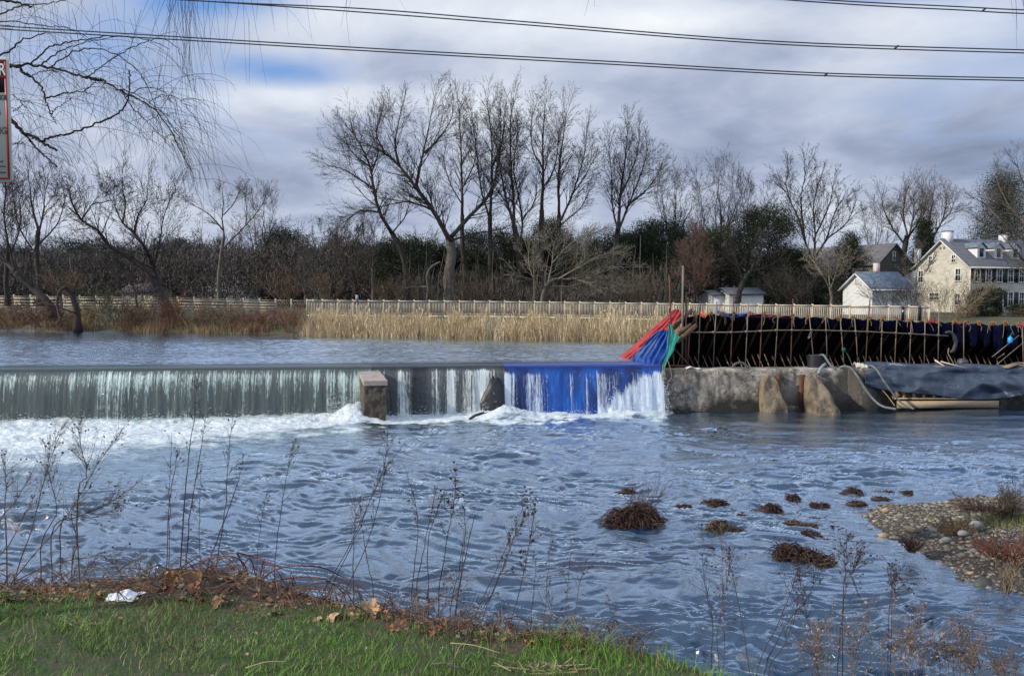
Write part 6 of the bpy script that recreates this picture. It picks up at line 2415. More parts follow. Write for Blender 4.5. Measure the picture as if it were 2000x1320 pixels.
for px_, lab, wht in ((1761, 'dark notice board with a white sticker fixed on the railing end', True), (1794, 'plain dark narrow board fixed on the railing end', False)):
    s = float(np.interp(px_, RPX, RC))
    p = rail_pt(s)
    nb = thing('notice_board', lab, 'notice board', tuple(p + (0, -.14, -.55)))
    mb = MB()
    mb.box(p + (0, -.16, -.50), (.22, .04, 1.10))
    mb.build('board', M('navy_board_%d' % px_, (.012, .014, .026), (.008, .009, .016), 5, .6), nb)
    if wht:
        mb = MB()
        mb.box(p + (0, -.184, -.32), (.13, .006, .16))
        mb.build('sticker', WHT, nb)
# gauge post in the cattails
g0 = at(698, 612, 58)
gp = thing('gauge_post', 'slim grey gauge post standing in the cattails before the railing', 'post', (g0[0], g0[1], 1.9))
mb = MB()
zt2 = at(698, 576, 58)[2]
mb.box((g0[0], g0[1], (zt2 - .5 + 1.7) / 2), (.10, .10, zt2 - .5 - 1.7))
mb.build('post', M('grey_post', (.22, .24, .25), (.16, .17, .18), 5, .6), gp)
mb = MB()
mb.box((g0[0], g0[1] - .07, zt2 - .25), (.20, .04, .52))
mb.build('plate', M('blue_grey_plate', (.20, .25, .29), (.16, .2, .24), 5, .5), gp)

# ------------------------------------------------------------------ overhead cables
CAB = M('dark_cable', (.030, .032, .036), (.02, .022, .025), 3, .5)


def cable(pts, label, Y=46, r=.034):
    mb = MB()
    Q = smooth_path([at(x, y, Y) for x, y in pts], 60)
    mb.tube(Q, r, 6)
    return tag(mb.build('power_line', CAB, origin=tuple(Q[30])), label, 'power line', 'power lines across the sky')


A1 = cable([(-400, -52), (332, -1), (700, 17), (1000, 41), (1500, 80.5), (2000, 98), (2300, 104)], 'upper wire of the long pair crossing the top of the sky')
cable([(-400, -48), (371, 1), (700, 24), (1000, 47), (1500, 86), (2000, 104), (2300, 110)], 'lower wire of the long pair crossing the top of the sky')
B1 = cable([(-400, 24), (0, 50), (45, 54), (700, 93.5), (1200, 121), (1600, 143), (2000, 153), (2300, 157)], 'upper wire of the low pair passing behind the willow twigs')
cable([(-400, 30), (0, 56), (45, 60), (700, 99), (1200, 126.5), (1600, 148), (2000, 158), (2300, 162)], 'lower wire of the low pair passing behind the willow twigs')
C1 = cable([(1000, -48), (1560, -3), (1880, 14), (2000, 20), (2300, 30)], 'upper wire of the short pair at the top right corner')
cable([(1000, -42), (1600, 5), (1880, 20.5), (2000, 27), (2300, 37)], 'lower wire of the short pair at the top right corner')
for o_, x, y0, y1 in ((A1, 1751, 89.5, 95.5), (B1, 1613, 143.5, 149), (C1, 1922, 16.5, 22.5)):
    mb = MB()
    mb.tube([at(x + 3.5, y0, 46), at(x - 3.5, y1, 46)], .055, 6)
    mb.build('spacer', CAB, o_)

# ------------------------------------------------------------------ warning sign
SY = 3.85
sg = thing('warning_sign', 'white warning sign with red border and black header cut by the left edge', 'sign', (at(-72, 360, SY)[0], SY, 2.72))
x1 = at(21, 235, SY)[0]
x0 = x1 - .455
zt3, zb3 = at(20, 112, SY)[2], at(20, 356, SY)[2]
xc_, wS, hS = (x0 + x1) / 2, x1 - x0, zt3 - zb3


def rrect(mb, x0, x1, z0, z1, y0, y1, r=.02):
    pts = []
    for cx, cz, a0 in ((x1 - r, z1 - r, 0), (x0 + r, z1 - r, 90), (x0 + r, z0 + r, 180), (x1 - r, z0 + r, 270)):
        for a in np.linspace(a0, a0 + 90, 6):
            pts.append((cx + r * math.cos(R(a)), cz + r * math.sin(R(a))))
    n = len(pts)
    mb.add([(p[0], y0, p[1]) for p in pts] + [(p[0], y1, p[1]) for p in pts], [list(range(n))[::-1]])
    mb.f.append(np.array([list(range(n, 2 * n))]) + mb.n - 2 * n)
    mb.mi.append(0)
    mb.f.append(np.array([(i, (i + 1) % n, n + (i + 1) % n, n + i) for i in range(n)]) + mb.n - 2 * n)
    mb.mi.append(0)


SGW = M('sign_white', (.62, .64, .60), (.55, .57, .53), 3, .5)
SGR = M('sign_red', (.36, .020, .024), (.28, .018, .02), 4, .5)
SGK = M('sign_black', (.014, .014, .017), (.010, .010, .012), 4, .5)
mb = MB()
rrect(mb, x0, x1, zb3, zt3, SY, SY + .004)
mb.build('panel', SGW, sg)
mb = MB()
bw = .010
mg = .012
xi0, xi1, zi0, zi1 = x0 + mg, x1 - mg, zb3 + mg, zt3 - mg
y_ = SY - .0015
mb.box((xc_, y_, zi1 - bw / 2), (xi1 - xi0, .001, bw))
mb.box((xc_, y_, zi0 + bw / 2), (xi1 - xi0, .001, bw))
mb.box((xi0 + bw / 2, y_, (zi0 + zi1) / 2), (bw, .001, zi1 - zi0 - 2 * bw))
mb.box((xi1 - bw / 2, y_, (zi0 + zi1) / 2), (bw, .001, zi1 - zi0 - 2 * bw))
mb.build('border', SGR, sg)
mb = MB()
zh1, zh0 = zi1 - bw - .001, at(20, 181, SY)[2]
mb.box((xc_, y_, (zh0 + zh1) / 2), (xi1 - xi0 - 2 * bw - .002, .001, zh1 - zh0))
mb.build('header', SGK, sg)
mb = MB()
xr = at(10.5, 152, SY)[0]
mb.box((xr - .16, y_ - .0015, at(10, 151, SY)[2]), (.32, .001, .012))
mb.build('header_bar', SGR, sg)


def letters(txt, px_right, py_base, hpx, mat, name='lettering', squeeze=.8):
    cu = bpy.data.curves.new(name, 'FONT')
    cu.body = txt
    cu.align_x = 'RIGHT'
    cu.size = 1
    cu.extrude = .001
    cu.offset = .012
    tmp = bpy.data.objects.new('tmp_text', cu)
    COL.objects.link(tmp)
    bpy.context.view_layer.update()
    me = bpy.data.meshes.new_from_object(tmp.evaluated_get(bpy.context.evaluated_depsgraph_get()))
    bpy.data.objects.remove(tmp)
    p = np.array(at(px_right, py_base, SY)) - np.array(parent_world(sg))
    h = hpx * SY / FPX / .70
    for v_ in me.vertices:
        x, y, z = v_.co
        v_.co = (p[0] + x * h * squeeze, -.003 + p[1] * 0 - z * .5, p[2] + y * h)
    me.materials.clear()
    me.materials.append(mat)
    o = bpy.data.objects.new(name, me)
    COL.objects.link(o)
    o.parent = sg
    return o


letters('R', 11.5, 147, 22, SGW, squeeze=.72)
letters('BOIL', 14.5, 195.5, 9.5, SGK, squeeze=.50)
letters('G', 2.5, 225, 13, SGK, squeeze=.75)
letters('NG', 13.8, 262, 13, SGK, squeeze=.75)
letters('and', 7, 317.5, 4.5, SGK, squeeze=.7)
letters('persons.', 13, 327, 4.5, SGK, squeeze=.7)
letters('Commission', 13, 339, 4.2, SGK, squeeze=.7)
mb = MB()
mb.box((at(-72, 300, SY)[0], SY + .035, (zt3 + .05 + 2.4) / 2), (.055, .05, zt3 + .05 - 2.4))
mb.build('post', M('galvanised_post', (.33, .34, .34), (.25, .26, .26), 8, .5, metal=.5), sg)
mb = MB()
for zz_ in (zt3 - .05, zb3 + .05):
    mb.tube([(at(-72, 300, SY)[0], SY - .006, zz_), (at(-72, 300, SY)[0], SY + .01, zz_)], .010, 8)
mb.build('bolt', SGK, sg)

# ------------------------------------------------------------------ willow reaching in from the left
WY = 9.0
wt = thing('willow_tree', 'leafless willow reaching in from the upper left with drooping thin twigs', 'tree', (-9.6, WY + .6, 2.6))
BKW = M('willow_bark', (.022, .019, .018), (.012, .011, .011), 12, .9, .6, 30)
TWW = M('willow_twigs', (.040, .034, .031), (.024, .021, .020), 6, .85)
mb = MB()
mb.tube(smooth_path([(-9.6, WY + .6, 1.6), (-9.5, WY + .5, 4), (-9.0, WY + .3, 6.5), (-8.6, WY, 9)], 20), np.linspace(.42, .22, 20), 10, jit=.04)
mb.build('trunk', BKW, wt, smooth=True)
LIMBS = [(5, 3, [(-420, 60), (-200, 20), (-60, 0), (15, 2), (62, 13)]), (4, 3, [(-400, 160), (-150, 140), (0, 131), (25, 130), (60, 127), (110, 135), (160, 150), (200, 158)]), (3.4, 1, [(160, 150), (200, 158), (240, 180), (290, 205), (330, 250), (350, 290), (375, 335)]),
         (5, 3.4, [(-300, 110), (-80, 112), (25, 128), (45, 142), (60, 150)]), (3.4, 1.2, [(52, 143), (80, 170), (90, 200), (100, 225), (110, 243)]), (2.6, 1, [(88, 193), (130, 182), (165, 180), (185, 188)]), (1.8, .8, [(165, 178), (195, 155)]),
         (9, 5, [(-300, 130), (-120, 160), (-20, 195), (24, 237), (48, 262)]), (5, 3, [(48, 262), (68, 268), (82, 278), (111, 295)]), (3.4, 2, [(82, 277), (96, 270), (130, 262), (180, 245), (225, 225), (248, 200), (253, 170), (252, 138)]), (3.4, 2, [(48, 264), (80, 298), (112, 327)]),
         (3.4, 1.4, [(-200, 160), (0, 106), (40, 80), (88, 65)]), (2.4, .9, [(60, 126), (100, 92), (150, 80), (220, 72), (290, 78), (330, 96)]), (2.4, .8, [(80, 127), (112, 105), (160, 85), (230, 72)]), (1.8, .7, [(170, 150), (200, 130), (240, 103), (290, 80), (325, 78), (355, 110), (372, 170)]),
         (2.6, 1, [(-150, 80), (0, 28), (40, 12), (100, 6), (160, -6)]), (2, .8, [(-100, 100), (0, 45), (80, 50), (140, 58), (200, 92)]), (2, .8, [(100, 130), (150, 100), (210, 100), (270, 140), (300, 200), (318, 260)]),
         (1.6, .7, [(246, 190), (290, 170), (330, 190), (350, 240)]), (1.5, .7, [(60, 150), (90, 138), (120, 142)]), (1.4, .7, [(22, 283), (35, 280), (50, 281)]), (1.2, .6, [(25, 185), (40, 200), (50, 210)]), (1.2, .6, [(25, 218), (35, 212), (45, 205)]),
         (1.5, .7, [(98, 222), (120, 205), (142, 190)]), (1.6, .7, [(238, 180), (262, 215), (300, 250), (335, 290)]), (1.6, .6, [(235, 175), (275, 190), (320, 225), (352, 275), (366, 320), (380, 355)]),
         (1.2, .5, [(290, 200), (320, 186), (350, 195), (380, 230), (397, 262)]), (3.4, 1.6, [(-150, -60), (100, -90), (300, -70), (480, -55), (700, -60)]), (2.0, 1.2, [(-100, -20), (120, -50), (330, -30), (420, -20)])]
wr = random.Random(8)
mbL, mbT = MB(), MB()
src = []
m2 = WY / FPX
for w0, w1, pts in LIMBS:
    yo = wr.uniform(-.5, .5) * (w0 < 3.2)
    Q = np.array([at(x, y, WY + yo * i / max(1, len(pts) - 1)) for i, (x, y) in enumerate(pts)])
    Q = smooth_path(Q, 8 * len(pts))
    Q[1:-1] += np.array([[wr.gauss(0, .006) for _ in range(3)] for _ in range(len(Q) - 2)])
    rad = np.linspace(w0, w1, len(Q)) * m2 / 2 * 1.3
    mbL.tube(Q, rad, 6, jit=.08)
    for q in Q[2:]:
        src.append((q, w0))
mbL.build('limb', BKW, wt, smooth=True)


def twig(p, d, L_, r, droop, n=9, wig=.12):
    pts = [np.array(p, float)]
    d = np.array(d, float)
    for i in range(n):
        d = d + np.array([wr.gauss(0, wig), wr.gauss(0, wig), wr.gauss(0, wig) - droop])
        d = d / np.linalg.norm(d)
        pts.append(pts[-1] + d * L_ / n)
    mbT.tube(np.array(pts), np.linspace(r, r * .45, n + 1), 3, caps=False)
    return pts


for k in range(240):
    q, w0 = wr.choice(src)
    px_ = 1000 + FPX * q[0] / q[1]
    if px_ < -120:
        continue
    a = wr.uniform(-.7, .7)
    pts = twig(q, (math.cos(a) * wr.choice((1, 1, 1, -.6)), wr.gauss(0, .6), wr.uniform(-.3, .9)), wr.uniform(.35, 1.25), wr.uniform(.0016, .0032), wr.uniform(.10, .36), 9)
    if wr.random() < .6:
        i = wr.randint(2, 6)
        twig(pts[i], (wr.gauss(0, .6), wr.gauss(0, .5), wr.uniform(-.9, .1)), wr.uniform(.3, .9), .0018, .25, 7)
for k in range(95):
    px_ = wr.choice((wr.uniform(-40, 380), wr.uniform(330, 390), wr.gauss(355, 30), wr.uniform(0, 200)))
    py_ = wr.uniform(-70, 40) if wr.random() < .75 else wr.uniform(60, 180)
    twig(at(px_, py_, WY + wr.uniform(-1.2, 1.5)), (wr.gauss(0, .25), wr.gauss(0, .2), -1), wr.uniform(.5, 1.35), wr.uniform(.0014, .0024), .05, 8, .06)
for px_, py_, L_ in [(400, -30, .75), (412, -30, .8), (440, -30, .6), (470, -30, .9), (475, -40, 1.15), (482, -60, 1.2), (462, -50, .6), (515, -60, .7), (430, -60, .9), (452, -40, .8), (486, 40, .7), (507, -40, .45), (520, -50, .5), (600, -60, .7), (680, -40, .7), (686, -50, .55), (694, -40, .4), (352, -30, .9), (360, -40, 1.0), (372, -30, .7), (342, -40, .8), (380, -20, .75), (385, 0, .7), (1160, -45, .42), (1163, -45, .4)]:
    twig(at(px_, py_, WY + wr.uniform(-.6, .6)), (wr.uniform(-.22, .12), wr.gauss(0, .1), -1), L_, .0024, .03, 8, .05)
for k in range(26):
    q0 = at(wr.uniform(330, 352), wr.uniform(235, 285), WY)
    twig(q0, (wr.uniform(.3, 1.1), wr.gauss(0, .3), wr.uniform(-1, -.2)), wr.uniform(.35, .75), .002, .25, 8, .06)
for k in range(36):
    q0 = at(wr.uniform(190, 345), wr.uniform(150, 260), WY)
    twig(q0, (wr.uniform(-.4, .6), wr.gauss(0, .3), wr.uniform(-1, .2)), wr.uniform(.4, .95), .0017, .22, 8, .06)
for px_, py_, L_ in [(1978, -30, .5), (1985, -40, .75), (1992, -30, .7), (1996, -30, .9), (2004, -40, .7), (1970, -40, .45), (2010, -50, .9)]:
    twig(at(px_, py_, WY), (wr.uniform(.05, .25), 0, -1), L_, .0024, .02, 8, .06)
mbT.build('crown', TWW, wt)
# ------------------------------------------------------------------ river debris clumps
DEB = M('dead_grass_red_brown', (.070, .033, .025), (.026, .016, .013), 5, .85, island=.5, c3=(.085, .055, .034))
DEBT = M('dead_grass_tan', (.11, .075, .045), (.05, .036, .024), 5, .85, island=.5)
CLUMPS = [(1240, 1028, 118, 62, DEB, 'large dark brown clump with a spray of bare twigs, leftmost in the river', 1), (1332, 992, 26, 12, DEB, 'tiny russet clump left of the long tan tuft', 0), (1385, 988, 62, 20, DEB, 'flat russet tuft with a tan right end', 0),
          (1410, 1038, 66, 28, DEBT, 'tan and brown clump below the flat russet tuft', 0), (1490, 1003, 58, 28, DEB, 'russet tuft sloping down to the right in the middle of the group', 0), (1547, 976, 26, 18, DEB, 'small round dark clump standing apart near the back', 0),
          (1601, 990, 26, 14, DEB, 'small dark clump right of the round one', 0), (1655, 965, 46, 18, DEB, 'slanting dark tuft farthest back in the river', 0), (1667, 986, 42, 12, DEB, 'flat dark reddish tuft left of the gravel bar tip', 0),
          (1562, 1028, 52, 18, DEBT, 'brown mat just above the largest clump', 0), (1542, 1098, 136, 44, DEB, 'largest reddish brown clump nearest to the bank', 0), (1586, 1046, 32, 14, DEB, 'small brown tuft above the right end of the largest clump', 0),
          (1733, 963, 36, 9, DEB, 'thin flat tuft left of another behind the gravel bar tip', 0), (1766, 964, 26, 10, DEB, 'thin flat tuft farthest right behind the gravel bar', 0), (1716, 976, 38, 9, DEB, 'low tuft touching the back of the gravel bar tip', 0), (1220, 962, 34, 10, DEB, 'small flat tuft behind the twiggy clump', 0),
          (1455, 1010, 16, 10, DEB, 'dark stub between two russet tufts', 0), (1575, 1110, 60, 14, DEBT, 'tan grass mat trailing from the largest clump', 0)]


def flop(px, pyb, wpx, hpx, mat, label, twigs, seed):
    rg = np.random.default_rng(seed)
    base = np.array(atz(px, pyb, 0.0))
    m2 = base[1] / FPX
    w_, h_ = wpx * m2 * 1.0, hpx * m2 * .86
    n = int(500 + 34 * wpx)
    cc = rg.uniform(-.42, .42, 4)
    ch = rg.uniform(.25, 1.0, 4)
    ch[rg.integers(0, 4)] = 1.15
    ci = rg.integers(0, 4, n)
    u = np.clip(cc[ci] + rg.normal(0, .10, n), -.58, .58)
    dep = (cc[::-1][ci]) * .5 + rg.normal(0, .16, n)
    prof = ch[ci] * np.maximum(.12, 1 - ((u - cc[ci]) / .24) ** 2)
    P = base + np.stack([u * w_, dep * w_ * .55, rg.random(n) * h_ * prof * .8 - .03], -1)
    a = rg.normal(0, .9, n) + np.where(rg.random(n) < .5, 0, math.pi)
    L_ = rg.uniform(.25, .9, n) * max(.11, min(h_ * .75, w_ * .26))
    up = rg.normal(.02, .30, n)
    Dv = np.stack([np.cos(a), np.sin(a) * .7, up], -1)
    Dv /= np.linalg.norm(Dv, axis=1, keepdims=True)
    Q = P + Dv * L_[:, None]
    Rr_ = Q + (Dv * .6 + np.array((0, 0, -.75))) * (L_ * .6)[:, None]
    P[:, 2] = np.maximum(P[:, 2], -.05)
    Q[:, 2] = np.maximum(Q[:, 2], -.04)
    Rr_[:, 2] = np.maximum(Rr_[:, 2], -.06)
    wd = rg.uniform(.005, .013, n)[:, None]
    mb = MB()
    mb.flats(np.hstack([P, Q, wd, wd * .8]))
    mb.flats(np.hstack([Q, Rr_, wd * .8, wd * .3]))
    # dark root mass
    V_ = IC2V * np.array((w_ * .34, w_ * .16 + .04, h_ * .30))
    V_ = V_ * (1 + (fbm(V_[:, 0] * 9 + seed, V_[:, 2] * 9 + V_[:, 1] * 7, 3, seed) - .5) * .8)[:, None]
    mb.add(V_ + base + (0, 0, .02), IC2F)
    if twigs:
        rr = random.Random(seed)
        S, T = [], []
        for k in range(22):
            grow(S, T, tuple(base + (rr.uniform(-.2, .45), rr.uniform(-.1, .2), .15)), norm((rr.uniform(-.2, 1.0), rr.gauss(0, .4), rr.uniform(.5, 1.1))), rr.uniform(.35, .75), .006, 1, rr, dict(HABIT, rmin=.0028, n=(0, 5, 4, 3), k=(0, 4, 3, 0)))
        mb.segs(S, 3)
        mb.flats(T)
    return tag(mb.build('debris_clump', mat, origin=tuple(base)), label, 'debris clump', 'brown grass clumps stranded in the river')


for i, (px_, py_, w_, h_, m_, lab, tw) in enumerate(CLUMPS):
    flop(px_, py_, w_, h_, m_, lab, tw, 300 + i)
# small stray bits between the clumps
mb = MB()
for k in range(200):
    px_, py_ = rnd.gauss(1520, 100), rnd.gauss(1030, 32)
    if not (1300 < px_ < 1730 and 965 < py_ < 1110):
        continue
    p = np.array(atz(px_, py_, .02))
    q = p + np.array((rnd.gauss(0, .14), rnd.gauss(0, .06), rnd.uniform(0, .05)))
    mb.flats([[*p, *q, .012, .004]])
    mb.leaves([p + (rnd.gauss(0, .05), rnd.gauss(0, .03), 0)], rnd.uniform(.04, .11), aspect=.35, flat=.9)
tag(mb.build('floating_litter', DEB), 'scattered brown bits of dead grass floating between the clumps', 'litter', kind='stuff')
# stones
STN = [M('tan_stone', (.38, .27, .16), (.27, .19, .12), 4, .8, .4, 18), M('grey_stone', (.24, .25, .235), (.15, .16, .15), 4, .8, .4, 18), M('dark_stone', (.07, .075, .065), (.04, .042, .038), 4, .6, .5, 14)]
STONES = [(1330, 1056, 16, 9, 0, 0, 'lone tan stone in the shallow water below the clumps'), (1725, 1047, 20, 13, 0, 0, 'tan stone at the water edge of the gravel bar'), (1898, 1128, 30, 22, 0, .0, 'tan block stone at the lower edge of the gravel bar'), (1920, 1144, 44, 26, 2, .0, 'large mossy dark stone at the lower water edge of the bar'),
          (1905, 1025, 26, 16, 1, .38, 'pale rounded stone beside the grass patch'), (1776, 1035, 18, 11, 0, .3, 'ochre stone in the middle of the gravel bar'), (1848, 1054, 16, 12, 1, .36, 'pale grey stone in the middle of the gravel'), (1730, 997, 16, 9, 0, .1, 'small tan stone near the tip of the bar'),
          (1700, 996, 12, 7, 2, 0, 'dark stone in the water just off the bar tip'), (1882, 1042, 22, 11, 1, .38, 'flat bluish stone left of the grass patch')]
for i, (px_, py_, w_, h_, m_, z_, lab) in enumerate(STONES):
    p = np.array(atz(px_, py_, z_))
    s_ = w_ * p[1] / FPX / 2
    V_ = IC2V * np.array((s_, s_ * .8, h_ * p[1] / FPX * .62))
    V_ = V_ * (1 + (fbm(IC2V[:, 0] * 1.4 + i * 3, IC2V[:, 1] * 1.4 + IC2V[:, 2] * 1.9, 3, i) - .5) * .7)[:, None]
    mb = MB()
    mb.add(V_ + p, IC2F)
    tag(mb.build('stone', STN[m_], origin=tuple(p), smooth=i % 2 == 0), lab, 'stone', 'larger stones on and around the gravel bar')
# brown weeds on the bar
for i, (px_, py_, w_, h_, n_, m_, z_, lab) in enumerate([(1860, 1036, 70, 26, 26, SHB, .30, 'brown bushy weeds on the near side of the bar tip'), (1965, 1085, 120, 26, 70, SHR, .36, 'reddish brown weed mat at the right edge of the bar'), (1780, 1072, 40, 26, 30, DEB, .22, 'russet weeds at the lower water edge of the bar'),
                                                        (1930, 1000, 120, 20, 70, DEB, .32, 'dark red brown grass ridge along the back of the bar'), (1975, 1000, 50, 60, 24, TWB, .3, 'thin grey stalks at the back right of the bar'), (1968, 1152, 30, 70, 8, SHT, .2, 'single tan stalk tuft at the lower right of the bar')]):
    p = atz(px_, py_, z_)
    o = shrub('bar_weeds', lab, 'weeds', px_, py_, p[1], w_, h_, n_, m_, 400 + i, habit=dict(rmin=.005))

# ------------------------------------------------------------------ near lawn
n = 170000
xb = RNG.uniform(-5.2, 2.8, n)
yb = RNG.uniform(1.6, 4.8, n)
d_ = yb - edge_y(xb)
bare = fbm(xb * 2.2, yb * 3.0, 3, 55)
ok = (d_ < .03 + (fbm(xb * 4, yb * 4, 2, 6) - .5) * .16) & (RNG.random(n) < np.clip((bare - .30) * 7, .22, 1))
xb, yb, d_, bare = xb[ok], yb[ok], d_[ok], bare[ok]
P = np.stack([xb, yb, near_z(xb, yb) - .005], -1)
m_gr, nt, b = newmat('lawn_blades')
g = nt.nodes.new('ShaderNodeNewGeometry')
v = coords(nt, 'Object')
c = mixc(nt, g.outputs['Random Per Island'], (.070, .185, .014), (.150, .29, .028))
c = mixc(nt, ramp(nt, noise(nt, v, 1.6, 4), [(.42, 0.0), (.62, 1.0)]), c, (.10, .155, .030))
c = mixc(nt, ramp(nt, g.outputs['Random Per Island'], [(.90, 0.0), (.93, 1.0)], 'CONSTANT'), c, (.22, .17, .075))
nt.links.new(c, b.inputs['Base Color'])
b.inputs['Roughness'].default_value = .55
b.inputs['Subsurface Weight'].default_value = 0
mb = MB()
tall = 1 + 1.1 * sstep(-.18, .0, d_) * sstep(-.4, .3, xb)
blades(mb, P, RNG.uniform(.014, .044, len(P)) * (.6 + .8 * vnoise(xb * 3, yb * 3, 77)) * tall, RNG.normal(0, .75, len(P)), RNG.uniform(.0013, .0028, len(P)), 3)
tag(mb.build('lawn_grass', m_gr), 'short green lawn on the near bank', 'grass', kind='stuff')

LEAFB = M('dry_leaf_brown', (.25, .125, .058), (.13, .065, .034), 12, .75, .4, 30, c3=(.33, .20, .10))
LEAFT = M('dry_leaf_tan', (.46, .31, .18), (.30, .185, .10), 12, .75, .4, 30)
LEAFR = M('dry_leaf_russet', (.27, .095, .040), (.15, .055, .03), 12, .75, .4, 30)
LEAFP = M('dry_leaf_pinkish', (.37, .26, .19), (.24, .16, .115), 12, .75)
LEAFG = M('dry_leaf_grey', (.27, .235, .18), (.16, .14, .11), 12, .8, .4, 30)


def leaf_mesh(seed, size, curl):
    """a lobed, curled sycamore leaf with stalk"""
    rg = np.random.default_rng(seed)
    m = 44
    a = np.linspace(0, 2 * np.pi, m, endpoint=False)
    lob = .62 + .38 * np.abs(np.cos(2.5 * (a - math.pi / 2))) ** .8 * (1 - .35 * np.exp(-((a - 1.5 * math.pi) / .5) ** 2))
    lob *= 1 + rg.normal(0, .05, m)
    rings = []
    for t in (.0, .35, .7, 1.0):
        x, y = np.cos(a) * lob * t, np.sin(a) * lob * t
        z = curl * (x * x * .55 + .25 * y * y * np.sign(y + .2)) + .10 * t * np.sin(a * 5 + seed) + .06 * t * rg.normal(0, 1, m) + .08 * t * t * np.cos(a * 3 + seed * 2)
        rings.append(np.stack([x, y, z], -1))
    G = np.array(rings)
    G = np.concatenate([G, G[:, :1]], 1) * size / 2
    mb = MB()
    mb.grid(G)
    mb.tube(smooth_path([(0, -.2 * size / 2, 0), (0, -.9 * size / 2, .05 * size), (.1 * size, -1.3 * size / 2, .16 * size)], 6), .0018, 5)
    return mb


def rotm(rx, ry, rz):
    return np.array(Matrix.Rotation(rz, 3, 'Z') @ Matrix.Rotation(ry, 3, 'Y') @ Matrix.Rotation(rx, 3, 'X'))


def near_hit(px, py):
    """where the sight line meets the near bank"""
    d = np.array(ray(px, py))
    lo_, hi_ = 1.0, 9.0
    t = np.linspace(1.5, 9, 1500)
    z = CAMZ + d[2] * t
    g_ = near_z(d[0] * t, d[1] * t)
    i = np.argmax(z <= g_)
    if not (z <= g_).any():
        i = len(t) - 1
    return np.array((d[0] * t[i], d[1] * t[i], g_[i]))


LV = [(728, 1198, 48, LEAFT, 1.2, 'large curled tan leaf standing up on the bank edge'), (690, 1203, 30, LEAFT, .8, 'folded tan leaf left of the large curled one'), (650, 1206, 34, LEAFT, .5, 'flat tan leaf lying at the grass edge'), (620, 1208, 22, LEAFT, .7, 'small tan leaf at the end of the leaf row'),
      (780, 1222, 40, LEAFB, .6, 'broad brown leaf lying low at the grass edge'), (760, 1226, 26, LEAFB, .9, 'brown leaf tucked under the broad one'), (825, 1233, 24, LEAFR, .6, 'reddish leaf farthest right on the bank edge'), (332, 1140, 42, LEAFB, 1.1, 'upright orange brown leaf on top of the leaf pile'), (318, 1148, 32, LEAFB, .8, 'brown leaf leaning on the top of the pile'),
      (285, 1152, 30, LEAFR, .9, 'russet leaf on the left shoulder of the pile'), (384, 1140, 42, LEAFB, 1.4, 'tightly curled brown leaf standing right of the pile top'), (380, 1158, 34, LEAFR, .8, 'russet leaf below the tightly curled one'), (392, 1172, 36, LEAFR, .7, 'russet leaf among the twigs at the pile foot'), (425, 1178, 34, LEAFB, .6, 'brown leaf at the foot of the red canes'),
      (355, 1172, 30, LEAFR, .9, 'russet leaf at the front of the pile'), (237, 1160, 26, LEAFB, .8, 'orange leaf just behind the white bag'), (48, 1170, 26, LEAFB, .9, 'orange leaf alone near the left edge'), (20, 1172, 30, LEAFB, .4, 'brown leaf at the extreme left of the bank edge'), (160, 1166, 28, LEAFR, .5, 'russet leaf left of the white bag'),
      (470, 1188, 24, LEAFB, .6, 'small brown leaf under the red canes'), (540, 1196, 26, LEAFR, .6, 'russet leaf halfway along the bank edge'), (195, 1168, 22, LEAFB, .7, 'small brown leaf beside the white bag')]
for i, (px_, py_, w_, m_, cu_, lab) in enumerate(LV):
    p = near_hit(px_, py_ + 5)
    sz = w_ * p[1] / FPX * .92
    mb = leaf_mesh(i + 1, sz, cu_)
    up = i in (0, 7, 10)
    Rm = rotm(R(rnd.uniform(50, 70) if up else rnd.uniform(5, 35)), R(rnd.uniform(-20, 20)), R(rnd.uniform(-50, 50) + (0 if up else rnd.choice((0, 120, 240)))))
    mb.v = [V_ @ Rm.T + p + (0, 0, sz * (.30 if up else .16)) for V_ in mb.v]
    tag(mb.build('fallen_leaf', m_, origin=tuple(p), smooth=True), lab, 'leaf', 'large dry leaves on the bank edge')
# smaller litter
mb = MB()
for k in range(900):
    if k < 720:
        x = rnd.uniform(-3.6, .4)
        y = edge_y(x) + rnd.uniform(-.08, np.interp(x, [-3, -1.2, -.4, .4], [.42, .45, .28, .12]))
    else:
        x, y = rnd.uniform(-3.6, 1.2), rnd.uniform(2.4, 4.1)
        if y > edge_y(x):
            continue
    p = np.array((x, y, near_z(x, y) + .012))
    s_ = rnd.uniform(.015, .045) * (1 if k < 720 else .6)
    lm = leaf_mesh(k, s_, rnd.uniform(.2, 1.3))
    Rm = rotm(R(rnd.uniform(-35, 35)), R(rnd.uniform(-35, 35)), rnd.uniform(0, 6))
    mi = rnd.choice((0, 0, 1, 1, 2, 3)) if k < 720 else rnd.choice((0, 3, 3, 2))
    for V_, F_2 in zip(lm.v[:1], lm.f[:1]):
        mb.add(V_ @ Rm.T + p, F_2, mi)
tag(mb.build('leaf_litter', [LEAFB, LEAFR, LEAFT, LEAFG]), 'small broken dry leaves scattered over bank edge and lawn', 'leaf litter', kind='stuff')
